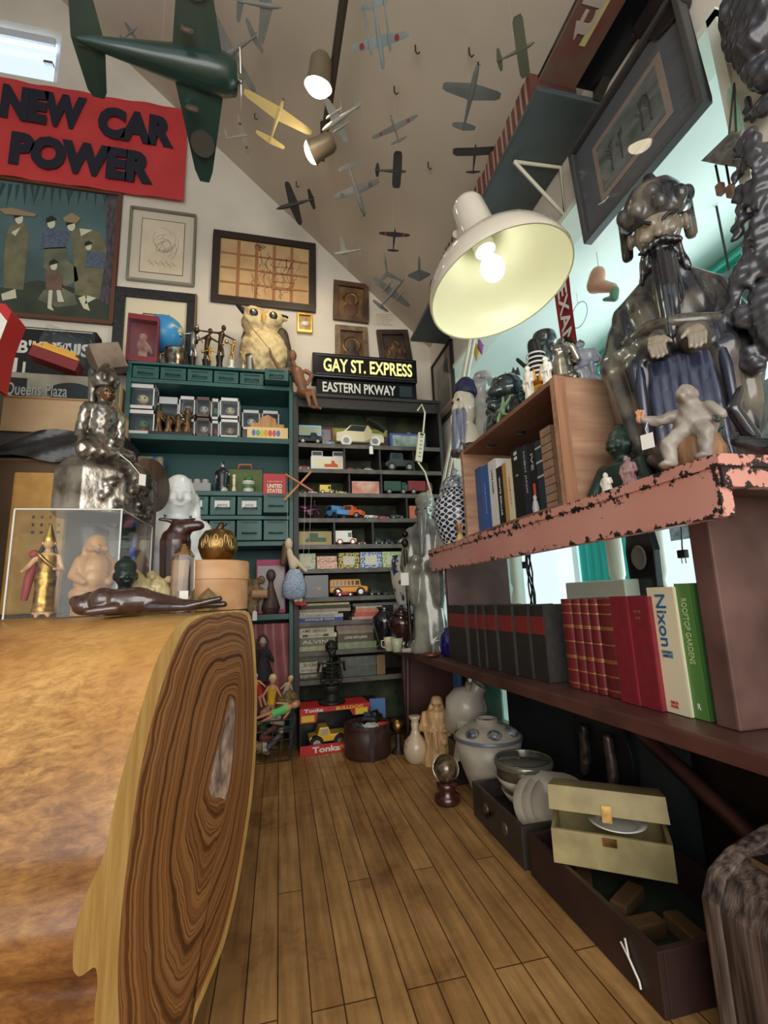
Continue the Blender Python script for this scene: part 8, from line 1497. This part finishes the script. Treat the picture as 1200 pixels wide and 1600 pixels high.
# wooden mannequin sitting on the cabinet corner
mq = T('artist_mannequin', 'jointed wooden artist mannequin seated on the shelf edge holding a stick', 'mannequin', (on(478, 590, 'Y', 2.40).x, 2.435, 1.853)); c0 = mq.location; e = lambda px, py, dy=0: on(px, py, 'Y', 2.43)-c0+Vector((0, dy, 0)); M_MNQ = P('mannequin_wood', S(136, 92, 64), .45, 0, S(106, 70, 48), 12)
def mqf(b):
    b.ell(e(457, 556), (.024, .024, .034)); b.cap_(e(458, 566), e(462, 578), .012, .014); b.cap_(e(464, 582), e(470, 600), .036, .030); b.cap_(e(471, 604), e(473, 614), .026, .030)
    b.cap_(e(451, 578), e(437, 578), .013, .012); b.cap_(e(437, 578), e(424, 556), .011, .009); b.cap_(e(424, 556), e(421, 544), .009, .006); b.cap_(e(478, 580), e(488, 586), .014, .012); b.cap_(e(488, 586), e(480, 600), .011, .010)
    b.cap_(e(468, 612), e(479, 622, -.05), .018, .015); b.cap_(e(479, 622, -.05), e(483, 637, -.05), .013, .010); b.cap_(e(476, 612), e(487, 618, -.05), .018, .015); b.cap_(e(487, 618, -.05), e(494, 640, -.05), .013, .010); b.cap_(e(482, 640, -.05), e(490, 645, -.07), .009, .008); b.cap_(e(493, 642, -.05), e(499, 646, -.07), .009, .008)
blob('body', M_MNQ, mq, mqf, .0052, 1); b = MB(); b.tube([e(388, 508, -.02), e(424, 552, -.02)], .0025, 5); b.build('stick', C_((176, 120, 70)), mq)
# power strip on its cord
p = on(657, 698, 'Y', 2.44); pw_ = T('power_strip', 'cream power strip hanging on its cord in front of the black shelves', 'power strip', p); b = MB(); b.T = Matrix.Rotation(.16, 4, 'Y'); b.box(-.020, .020, 0, .022, -.088, .088); b.build('strip_body', P('strip_cream', S(226, 218, 190), .45), pw_, .004)
for k in range(6): b = MB(); b.T = Matrix.Rotation(.16, 4, 'Y'); z = -.065+k*.024; b.box(-.006, -.002, -.001, .001, z, z+.010); b.box(.003, .007, -.001, .001, z, z+.010); b.build('socket', M_BLACK, pw_)
b = MB(); b.T = Matrix.Rotation(.16, 4, 'Y'); b.box(-.010, .010, -.002, .001, .070, .082); b.build('switch', M_BLACK, pw_); b = MB(); q = lambda px, py: on(px, py, 'Y', 2.44)-p; b.tube([q(652, 642), q(659, 632), q(664, 645), q(661, 676)], .0055, 6); b.tube([q(653, 722), q(664, 738), q(672, 765), q(678, 790)], .0055, 6); b.build('cord', MATS['strip_cream'], pw_)
# string puppet
sp0 = on(463, 905, 'Y', 2.40); pu = T('string_puppet', 'string puppet in a blue gingham dress hanging from crossed sticks by the cabinet post', 'puppet', sp0); e = lambda px, py, dy=0: on(px, py, 'Y', 2.40)-sp0+Vector((0, dy, 0)); M_STK = C_((206, 140, 84))
b = MB(); b.tube([e(486, 737), e(444, 782)], .006, 5); b.build('control_bar', M_STK, pu); b = MB(); b.tube([e(446, 742, -.012), e(488, 768, -.012)], .006, 5); b.build('control_bar', P('bar_orange', S(204, 120, 84), .5), pu)
b = MB(); [b.tube([e(*a), e(*c)], .0008, 4) for a, c in (((477, 766), (474, 872)), ((487, 768), (482, 872)), ((448, 742), (450, 855)))]; b.build('strings', C_((200, 196, 186)), pu)
blob('body', P('puppet_cream', S(214, 196, 166), .6), pu, lambda b: (b.ell(e(451, 850), (.020, .022, .032)), b.cap_(e(452, 862), e(458, 885), .016, .020), b.cap_(e(458, 872), e(478, 892), .014, .010), b.cap_(e(466, 920), e(470, 938), .012, .012), b.cap_(e(458, 920), e(462, 938), .012, .012)), .005, 1)
b = MB(); b.lathe([(.024, .05), (.040, .03), (.062, -.03), (.060, -.085), (.03, -.10)], c=e(460, 905), n=20, sy=.8, wob=lambda a, z: 1+.05*math.sin(7*a)); b.build('gingham_dress', P('gingham', S(112, 140, 176), .8, 0, S(190, 200, 212), 300, 0, mixlo=.48, mixhi=.52), pu); b = MB(); b.cap_(e(448, 852, .012), e(442, 880, .012), .022, .016); b.build('hair', C_((96, 66, 46)), pu); b = MB(); b.cap_(e(466, 943), e(477, 944, -.02), .009, .009); b.cap_(e(462, 943), e(472, 945, -.02), .009, .009); b.build('shoes', C_((176, 60, 60)), pu)
# ------------------------------------------------------------------ on the floor at the back
x0, x1 = on(466, 1172, 'Y', 2.37).x, on(575, 1150, 'Y', 2.37).x; h = on(480, 1102, 'Y', 2.37).z
tn = T('boxed_toy_truck', 'yellow toy pickup in a red open fronted box with white lettering on the floor', 'toy box', ((x0+x1)/2, 2.38, .001), .06); W = (x1-x0)/2; M_TRD = P('truck_box_red', S(196, 48, 44), .45); D = .075
b = MB(); b.box(-W, W, D-.004, D, 0, h); b.box(-W, W, -D, D, 0, .006); b.box(-W, -W+.004, -D, D, 0, h); b.box(W-.004, W, -D, D, 0, h); b.build('box_inner', M_BLACK, tn); b = MB(); b.box(-W, W, -D-.003, -D, 0, .042); b.build('front_band', M_TRD, tn); b = MB(); b.prism([(-W, h), (W, h), (W*.95, h-.05), (W*.5, h-.05), (W*.4, h-.022), (-W*.5, h-.022), (-W*.55, h-.065), (-W, h-.065)], faceY((0, -D-.001, 0)), .003); b.box(-W, W, -D, D, h-.003, h); b.build('top_band', M_TRD, tn)
txt('Tonka', .03, M_WHITE, tn, faceY((-W*.28, -D-.0045, .021)), .0006, .001, fit=.13, fith=.026); txt('Tonka', .03, M_WHITE, tn, faceY((-W*.62, -D-.0045, h-.011)), .0006, .001, fit=.09, fith=.016); txt('TOUGHEST', .03, C_((236, 190, 60)), tn, faceY((W*.45, -D-.0045, .022)), .0006, .001, fit=.12, fith=.014); txt('BULLDOG', .03, C_((236, 190, 60)), tn, faceY((W*.4, -D-.0045, h-.012)), .0006, .001, fit=.13, fith=.014)
for x, z in ((-W*.78, h-.045), (W*.74, h-.034)): b = MB(); b.box(x-.03, x+.03, -D-.005, -D-.004, z-.014, z+.014); b.build('yellow_sticker', C_((236, 200, 60)), tn)
M_TY = P('truck_yellow', S(240, 190, 40), .3, coat=.4); bz_ = MB(); Lt = W*1.1; bz_.prism([(x*Lt, q*Lt+.02) for x, q in [(-.5, .14), (.5, .12), (.5, .26), (.30, .28), (.24, .48), (0, .48), (-.06, .30), (-.5, .30)][::1]], faceY((-W*.18, -.055, 0)), .09); bz_.v = [Vector((-(v.x+W*.18)-W*.18, v.y, v.z)) for v in bz_.v]; bz_.build('truck_body', M_TY, tn, .006); b = MB(); b.box(-W*.18-.20*Lt, -W*.18-.03*Lt, -.0565, -.054, .02+.30*Lt, .02+.44*Lt); b.build('truck_window', M_STEEL, tn)
for x in (-.32, .30): b = MB(); b.m = 0; b.lathe([(.034, -.012), (.034, .012)], c=(-W*.18+x*Lt, -.055, .041), n=20, M=Matrix.Rotation(PI/2, 3, 'X')); b.m = 1; b.lathe([(.018, -.014), (.018, .014)], c=(-W*.18+x*Lt, -.055, .041), n=14, M=Matrix.Rotation(PI/2, 3, 'X')); b.build('truck_wheel', [M_RUB, M_STEEL], tn)
M_SKL = P('skeleton_black', S(48, 46, 42), .45, .3, S(30, 30, 30), 18); sb_ = T('skeleton_bust', 'black skeleton torso bust with skull standing on the toy truck box', 'bust', (on(519, 1105, 'Y', 2.36).x, 2.365, h+.002)); H = on(521, 1000, 'Y', 2.36).z-h
def skf(b):
    b.ell((0, -.005*H, .89*H), (.105*H, .12*H, .105*H)); b.ell((.01*H, -.06*H, .79*H), (.065*H, .06*H, .07*H)); b.cap_((0, .02*H, .60*H), (0, .02*H, .80*H), .03*H, .03*H); b.cap_((0, .03*H, .18*H), (0, .03*H, .60*H), .028*H, .028*H)
    for s in (-1, 1):
        b.cap_((0, -.03*H, .62*H), (s*.20*H, .0, .64*H), .018*H, .022*H); b.cap_((s*.20*H, 0, .64*H), (s*.22*H, .02*H, .50*H), .026*H, .02*H); b.ell((s*.045*H, -.10*H, .835*H), (.025*H, .02*H, .018*H))
        for k in range(6): z = (.58-.058*k)*H; r = (.15+.012*min(k, 3)-.012*max(0, k-4))*H; b.tube([(r*math.sin(a)*s, -.11*H*math.cos(a)+.03*H, z-.035*H*math.cos(a)) for a in [PI*j/7 for j in range(8)]], .011*H, 7)
    b.cap_((0, -.085*H, .60*H), (0, -.085*H, .36*H), .016*H, .012*H); b.lathe([(.22*H, 0), (.22*H, .035*H), (.15*H, .06*H), (.10*H, .14*H), (.13*H, .22*H), (.06*H, .26*H)], n=24)
blob('bones', M_SKL, sb_, skf, H/110, 1)
for s in (-1, 1): b = MB(); b.ell((s*.045*H, -.112*H, .885*H), (.028*H, .02*H, .026*H)); b.build('eye_socket', M_BLACK, sb_)
b = MB(); b.ell((0, -.128*H, .84*H), (.012*H, .012*H, .016*H)); b.build('nose_hole', M_BLACK, sb_)
q = MB(); q.box(.435, .515, 2.40, 2.415, .001, .20); q = q.build('blue_book', P('book_skyblue', S(84, 124, 176), .5)); q.location.x = on(589, 1095, 'Y', 2.41).x-.475; tag(q, 'light blue book standing upright behind the leather tub', 'book')
# wire basket of dolls
wc = floor_at(424, 1196); wc.y += .11; wk = T('wire_basket', 'square wire basket heaped with old dolls on the floor by the log table', 'basket', (on(425, 1170, 'Y', wc.y).x-.02, wc.y, .001)); zt = on(430, 1118, 'Y', wc.y).z; a1, a0 = .125, .095; b = MB(); rim = lambda a, z: [(-a, -a*.8, z), (a, -a*.8, z), (a, a*.8, z), (-a, a*.8, z), (-a, -a*.8, z)]
for k in range(5): f = k/4; b.tube(rim(a0+(a1-a0)*f, .004+(zt-.004)*f), .0022 if k < 4 else .004, 5, False)
for k in range(6):
    f = -1+k*.4
    for s in (-1, 1): b.tube([(f*a0, s*a0*.8, .004), (f*a1, s*a1*.8, zt)], .0018, 5); b.tube([(s*a0, f*a0*.8, .004), (s*a1, f*a1*.8, zt)], .0018, 5)
b.build('wire_mesh', P('wire_grey', S(120, 118, 110), .4, .8), wk); wz = zt
def doll(label, px, py, y, col, hair, L, rot, extra=None):
    c = on(px, py, 'Y', y); t = T('doll', label, 'doll', M=MI(c) @ Euler(rot).to_matrix().to_4x4()); blob('body', M_SKIN, t, lambda b: (b.ell((0, 0, .42*L), (.075*L, .08*L, .10*L)), b.cap_((0, 0, .0), (0, 0, .25*L), .07*L, .09*L), b.cap_((0, 0, .25*L), (0, 0, .36*L), .03*L, .03*L), [(b.cap_((s*.04*L, 0, 0), (s*.06*L, 0, -.45*L), .045*L, .028*L), b.cap_((s*.09*L, 0, .26*L), (s*.20*L, -.04*L, .06*L), .03*L, .022*L)) for s in (-1, 1)]), L/60, 1)
    b = MB(); b.lathe([(.10*L, -.10*L), (.085*L, .0), (.10*L, .14*L), (.098*L, .27*L)], n=16, sy=.85, cap=False); b.build('clothing', col, t); b = MB(); b.ell((0, .02*L, .45*L), (.09*L, .085*L, .10*L)); b.build('hair', hair, t); return t
doll('doll in green swimsuit lying across the wire basket rim', 433, 1113, wc.y-.05, C_((110, 220, 130)), C_((176, 130, 90)), .20, (0, 1.25, 0)); doll('doll in a yellow raincoat on top of the wire basket', 424, 1092, wc.y, C_((240, 196, 50)), C_((226, 206, 150)), .21, (.2, .05, .1)); doll('white bearded doll in red at left of the wire basket', 405, 1080, wc.y-.03, C_((190, 44, 44)), M_WHITE, .16, (.1, -.3, 0)); doll('pale doll with fair hair behind the yellow raincoat doll', 446, 1082, wc.y+.05, C_((170, 176, 160)), C_((220, 200, 150)), .15, (0, .4, .2))
sh_ = T('straw_hat', 'woven straw hat lying at right of the wire basket heap', 'hat', on(452, 1093, 'Y', wc.y+.02)); b = MB(); b.lathe([(.055, -.01), (.05, .0), (.034, .005), (.03, .03), (.02, .036), (0, .037)], n=24, M=Euler((.5, .3, 0)).to_matrix()); b.build('hat_body', P('straw_weave', S(150, 130, 84), .8, 0, S(90, 76, 46), 70), sh_)
rn = random.Random(21)
for k in range(16):
    c = rn.choice(((176, 40, 50), (206, 196, 180), (90, 90, 96), (190, 150, 110), (70, 90, 70), (120, 70, 60))); o = MB(); o.cap_((-.03, 0, 0), (.03, 0, .01), rn.uniform(.012, .02), .012); o = o.build('toy_limb', C_(c), None, loc=wk.location+Vector((rn.uniform(-.06, .06), rn.uniform(-.05, .05), .03+k*.011))); o.rotation_euler = (rn.uniform(0, 1), rn.uniform(-.6, .6), rn.uniform(0, 3)); tag(o, 'small loose doll part among the jumble inside the wire basket', 'toy part', 'loose doll parts in the wire basket')
for k, (c, kd, dx, dy) in enumerate((((30, 70, 80), 'sedan', -.045, -.03), ((206, 206, 206), 'racer', .015, -.05), ((40, 44, 60), 'pickup', .02, .03), ((190, 40, 40), 'racer', .06, -.01), ((26, 26, 28), 'vintage', .045, .05))):
    z = on(580, 1128, 'Y', tubc.y).z*.76+.004+.012*(k % 3); p = Vector((tubc.x+dx, tubc.y+dy, z)); t = car(['dark teal', 'white silver', 'navy', 'red', 'black'][k]+' toy car heaped in the leather tub', 500, 526, z, kd, C_(c), 1130, p.y); t.location.x = p.x; t.rotation_euler = (.15*(k % 2), -.35+.2*k, .6*k)

for px, py, y, lb, top in ((580, 703, YF-.012, 'white paper price tag hanging below the cream model car', 690), (398, 962, 2.46, 'white paper price tag hanging on the cabinet beside the log table', 945)):
    c = on(px, py, 'Y', y); o = MB(); o.prism([(-.011, -.024), (.011, -.024), (.011, .016), (.005, .024), (-.005, .024), (-.011, .016)], faceY((0, 0, 0)), .001); o.tube([(0, 0, .022), (.001, .006, on(px, top, 'Y', y).z-c.z)], .0008, 4); o = o.build('price_tag', M_WHITE, None, loc=c); tag(o, lb, 'tag')
# ------------------------------------------------------------------ track lights
def tocl(px, py, f): 
    d = ray(px, py); t = (3.306-.946*CAM.x-CAM.z)/(d.z+.946*d.x); return CAM+d*(t*f)
a_, c_ = tocl(545, -60, .93), tocl(502, 248, .93); trk = T('lighting_track', 'dark lighting track hanging under the sloping ceiling', 'lighting track', c_)
b = MB(); b.tube([a_-c_, Vector((0, 0, 0))], .022, 4); b.build('rail', P('rail_dark', S(72, 62, 52), .5), trk)
for f_ in (.05, .9): b = MB(); p = (a_-c_)*f_; w_ = p+c_; b.tube([p, Vector((p.x, p.y, cz(w_.x)-c_.z))], .008, 6); b.build('hanger', M_DARK, trk)
for px, py, bx, by, lb, aim, pwr in ((497, 136, 502, 95, 'lit spotlight on the track, upper of the two', (.3, 2.7, 1.7), 16), (487, 238, 516, 222, 'lit spotlight at the lower end of the track', (-.2, 2.7, 1.9), 16)):
    f = tocl(px, py, .86); k = tocl(bx, by, .90); d = (f-k).normalized(); t = T('track_spotlight', lb, 'spotlight', M=frame(k, d.orthogonal().normalized(), d.cross(d.orthogonal().normalized()), d)); Ls = (f-k).length
    b = MB(); b.lathe([(.030, -.02), (.045, 0), (.046, Ls*.5), (.052, Ls*.9), (.058, Ls)], n=24, cap=False); b.add([Vector((.03*math.cos(q*PI/12), .03*math.sin(q*PI/12), -.02)) for q in range(24)], [tuple(range(24))]); b.build('housing', P('spot_housing', S(112, 98, 78), .45), t)
    b = MB(); b.ell((0, 0, Ls*.96), (.052, .052, .034), n=24, m=12); b.build('lamp_face', emis('spot_glow', (1, .86, .60, 1), 14), t); b = MB(); b.tube([Vector((0, 0, .02)), t.matrix_world.inverted() @ (c_.lerp(a_, .02 if py > 200 else .4))], .007, 6); b.build('arm', M_DARK, t)
    spot('track_light', f+d*.03, aim, pwr, 110, (1, .80, .55))
# ------------------------------------------------------------------ model aeroplanes hung under the ceiling
def plane(label, nose, tail, wl, wr, col, f=.88, kind='prop', tw=.34, chord=.17, sweep=0, extra=None, tip=.5, depth=None, mark=None, col2=None, fat=.055, tilt=.5):
    cx, cy = (nose[0]+tail[0])/2, (nose[1]+tail[1])/2; C0 = tocl(cx, cy, f) if depth is None else CAM+ray(cx, cy).normalized()*depth
    vd = (C0-CAM).normalized(); nn = (VZ*tilt+vd*(1-tilt)).normalized(); q = lambda p: (lambda d: CAM+d*(nn.dot(C0-CAM)/nn.dot(d)))(ray(*p))
    A0, B0, W0, W1 = q(nose), q(tail), q(wl), q(wr); X = (A0-B0); L = X.length; X.normalize(); Y = W1-W0; sp_n = Y.length; Y = (Y-X*Y.dot(X)).normalized(); Z = X.cross(Y)
    if Z.z < 0: Y = -Y; Z = -Z
    t = T('model_plane', label, 'model plane', M=frame(C0, X, Y, Z)); wm = ((W0+W1)/2-C0).dot(X); h = sp_n/2; c2 = col2 or col; jet = kind in ('jet', 'delta'); r = fat*L
    b = MB(); RM = Matrix.Rotation(PI/2, 3, 'Y'); pf = [(r*.12, -.5), (r*.35, -.42), (r*.62, -.22), (r*.95, .05), (r*1.0, .22), (r*(.9 if not jet else .7), .38), (r*(.62 if not jet else .28), .47), (r*.1 if jet else r*.45, .5)]
    if extra == 'silver': pf = [(r*.1, -.5), (r*.25, -.42), (r*.48, -.2), (r*.8, .1), (r, .3), (r*.97, .42), (r*.82, .49), (r*.7, .5)]
    b.lathe([(a, z*L) for a, z in pf], n=16, M=RM); fu = b.build('fuselage', col, t)
    def wing(n_, x, hs, ch, z, sw, th, m, tip=.55):
        b = MB()
        for s in (-1, 1):
            rt = [Vector((x+ch/2, 0, z)), Vector((x+ch*.15, 0, z+th)), Vector((x-ch/2, 0, z)), Vector((x+ch*.15, 0, z-th*.4))]; tp_ = [Vector((p.x*1.0-(sw*hs)-(p.x-x)*(1-tip), s*hs, z+.06*hs+(p.z-z)*.35)) for p in rt]; b.ring([rt, [p.lerp(u, .9) for p, u in zip(rt, tp_)], [u.lerp(sum(tp_, Vector())/4, .35)+Vector((0, s*.004, 0)) for u in tp_]], False)
        return b.build(n_, m, t)
    ch = chord*L if kind != 'delta' else .5*L
    if kind == 'biplane' or kind == 'triplane':
        for j, z in enumerate((-.9*r, 1.5*r) if kind == 'biplane' else (-1.2*r, .6*r, 2.4*r)): wing('wing', wm, h*(1 if j else .95), ch, z, 0, r*.12, c2, .95)
        b = MB(); [b.tube([(wm+dx, s*h*.6, -.9*r), (wm+dx, s*h*.6, 1.5*r)], r*.07, 4) for s in (-1, 1) for dx in (-.03*L, .03*L)]; b.build('struts', M_DARK, t)
    else: wing('wing', wm, h, ch, -.3*r, sweep, r*.22, c2, .2 if kind == 'delta' else tip)
    if kind != 'delta': wing('tailplane', -.44*L, h*tw, ch*.55, .15*r, sweep, r*.12, c2)
    b = MB(); b.prism([(-.36*L, 0), (-.5*L, 0), (-.52*L, 2.3*r), (-.46*L, 2.3*r)], frame(Vector((0, r*.08, 0)), VX, VZ, -VY), r*.16); b.build('tail_fin', c2, t)
    b = MB(); b.ell((.14*L if jet else .05*L, 0, r*.85), (r*1.3, r*.5, r*.5)); b.build('canopy', P('canopy', S(60, 70, 76), .1), t)
    if not jet and kind != 'twin' and kind != 'boom':
        b = MB(); k0 = .52*L; R_ = (2.1 if extra != 'silver' else 1.25)*r
        for a in (.5, .5+PI): b.prism([(.0, -.10*r), (R_*.6, -.16*r), (R_, 0), (R_*.6, .14*r), (0, .1*r)], MI((k0, 0, 0)) @ Matrix.Rotation(PI/2, 4, 'Y') @ Matrix.Rotation(a, 4, 'Z'), r*.05)
        b.lathe([(r*.3, .49*L), (r*.26, .53*L), (0, .56*L)], n=10, M=RM); b.build('propeller', M_STEEL if extra == 'silver' else M_DARK, t)
    if kind in ('twin', 'boom'):
        for s in (-1, 1): b = MB(); b.lathe([(r*.15, (-.5*L if kind == 'boom' else -.12*L)), (r*.5, .1*L), (r*.5, wm+.14*L), (r*.1, wm+.2*L)], n=12, c=(0, s*h*.34, -.1*r), M=RM); b.build('engine', c2, t)
    if mark:
        for s in (-1, 1): b = MB(); b.T = MI((wm-sweep*h*.62, s*h*.62, -.3*r+.037*h)); b.lathe([(ch*.24, -r*.30), (ch*.24, r*.30)], n=16); b.build('roundel', mark, t)
    inv = t.matrix_world.inverted(); top_ = Vector((C0.x, C0.y, cz(C0.x))); b = MB(); b.tube([inv @ C0, inv @ top_], .0006, 4); b.build('hanging_thread', C_((170, 160, 148)), t); return t, L, r
M_PG1, M_PG2, M_PG3, M_PLB, M_PLD = [P('plane'+n, S(*c), .5, 0, S(*[int(v*.88) for v in c]), 12) for n, c in (('grey', (132, 134, 130)), ('silver', (170, 168, 158)), ('slate', (104, 110, 108)), ('blue', (150, 162, 164)), ('dark', (58, 56, 56)))]
M_PLC, M_PLG, M_PLR, M_PLO = P('plane_cream', S(214, 190, 128), .5), P('plane_green', S(40, 66, 58), .3, 0, S(30, 52, 46), 4, coat=.3), P('roundel_red', S(150, 60, 50), .5), P('plane_olive', S(86, 90, 74), .5)
t, L, r = plane('huge dark green model fighter with silver propeller hanging over the red banner', (376, 124), (128, 62), (252, -190), (349, 258), M_PLG, kind='prop', depth=2.35, tw=.42, chord=.36, fat=.135, tip=.30, mark=P('roundel_brown', S(66, 62, 56), .5), extra='silver', tilt=.25)
for s in (-1, 1): b = MB(); b.lathe([(r*.3, -r*.08), (r*.34, 0), (r*.3, r*.08)], c=(.18*L, s*.20*L, -r*1.05), n=20, M=Matrix.Rotation(PI/2, 3, 'X')); b.build('wheel', P('wheel_brown', S(92, 74, 66), .5), t); b = MB(); b.tube([(.18*L, s*.20*L, -r*1.2), (.14*L, s*.20*L, -r*.2)], r*.07, 6); b.build('strut', M_STEEL, t)
b = MB(); b.lathe([(r*.68, .49*L), (r*.25, .507*L), (0, .51*L)], n=18, M=Matrix.Rotation(PI/2, 3, 'Y')); b.build('engine_face', P('engine_face', S(96, 92, 86), .4, .5, S(50, 48, 46), 60), t)
for a in (1.2, 1.2+PI): b = MB(); b.prism([(0, -.09*r), (r*.7, -.13*r), (r*1.3, 0), (r*.7, .11*r), (0, .09*r)], MI((.53*L, 0, 0)) @ Matrix.Rotation(PI/2, 4, 'Y') @ Matrix.Rotation(a, 4, 'Z'), r*.05); b.build('silver_blade', M_STEEL, t)
plane('pale blue twin boom model plane at the top centre beside the track', (599, 110), (584, 4), (553, 104), (622, 27), M_PLB, .86, 'boom', .45, .20, mark=M_PLR)
plane('silver twin engined model plane between the two spotlights', (504, 204), (562, 164), (512, 160), (543, 224), M_PG2, .86, 'twin', .5, .24)
plane('cream high winged model plane beside the silver propeller', (442, 158), (421, 224), (381, 136), (480, 212), M_PLC, .84, 'prop', .42, .30, fat=.045)
plane('small white model jet with red wingtips near the green fighter', (388, 211), (353, 216), (365, 182), (394, 238), M_PG2, .90, 'jet', .4, .22, mark=M_PLR)
plane('grey model fighter with red discs right of the lower spotlight', (611, 182), (624, 223), (584, 219), (650, 179), M_PG1, .88, mark=M_PLR, chord=.26)
plane('small dark biplane with black crosses right of centre', (633, 268), (587, 266), (620, 240), (621, 293), M_PLD, .88, 'biplane', .35, .30, mark=M_BLACK)
plane('grey model warplane diving nose down below the spotlights', (569, 336), (544, 257), (521, 303), (594, 289), M_PG1, .90, 'prop', .42, .20, mark=M_PG3)
plane('black four engined looking model plane above the map', (434, 326), (490, 311), (446, 286), (471, 350), M_PLD, .92, 'prop', .45, .26)
plane('olive biplane with black cross at upper right', (832, 68), (777, 96), (806, 26), (822, 116), M_PLO, .88, 'biplane', .35, .30, mark=M_BLACK)
plane('grey model fighter above the dark triplane at right', (746, 104), (723, 206), (697, 131), (781, 156), M_PG3, .88, 'prop', .40, .26)
plane('small dark triplane beside the striped row of red volumes', (743, 228), (739, 272), (709, 248), (775, 227), M_PLD, .90, 'triplane', .30, .22)
plane('tiny grey model plane on the wall just above the map', (354, 355), (389, 354), (367, 339), (370, 370), M_PLO, .88, 'prop', .4, .24)
plane('pale model fighter near the ceiling edge right of the map', (522, 397), (564, 390), (540, 374), (536, 419), M_PG2, .93, 'prop', .4, .22)
plane('dark model plane with red marks above the swept wing jet', (617, 359), (614, 394), (597, 361), (641, 372), M_PLD, .90, 'prop', .35, .24, mark=M_PLR)
plane('swept wing grey model jet left of the delta plane', (600, 395), (606, 433), (587, 433), (630, 420), M_PG1, .90, 'jet', .35, .22, .75)
plane('small delta wing model jet nearest the lamp shade', (655, 400), (655, 440), (640, 431), (673, 429), M_PG3, .90, 'delta')
plane('grey twin engined model plane just above the icons', (630, 436), (592, 482), (584, 439), (643, 478), M_PG1, .93, 'twin', .4, .22)
plane('cream model plane with star partly behind the green fighter', (346, 64), (290, 48), (303, 0), (312, 92), M_PLC, .93, 'prop', .4, .40, mark=P('star_grey', S(70, 80, 96), .5))
plane('grey model jet with tail showing above the silver propeller', (335, 100), (400, 56), (316, 14), (397, 142), M_PG1, .91, 'jet', .36, .22, .1)
plane('grey model jet cut off by the top edge left of the track', (441, 12), (372, 2), (428, -62), (406, 58), M_PG1, .88, 'jet', .5, .30, .3)
plane('tiny plane peeping out behind the green fighter wing', (215, 42), (190, 62), (200, 36), (212, 66), M_PG1, .96, 'jet', .4, .22)
for px, py in ((649, 74), (733, 78), (669, 256), (616, 138), (398, 180), (463, 286)):
    c = tocl(px, py, .995); b = MB(); b.tube([(0, 0, .01), (0, 0, -.02), (.008, 0, -.03), (.016, 0, -.02)], .003, 5); o = b.build('ceiling_hook', M_DARK, None, loc=c); tag(o, 'small dark bare hook in the sloping ceiling', 'hook', 'bare hooks in the sloping ceiling')
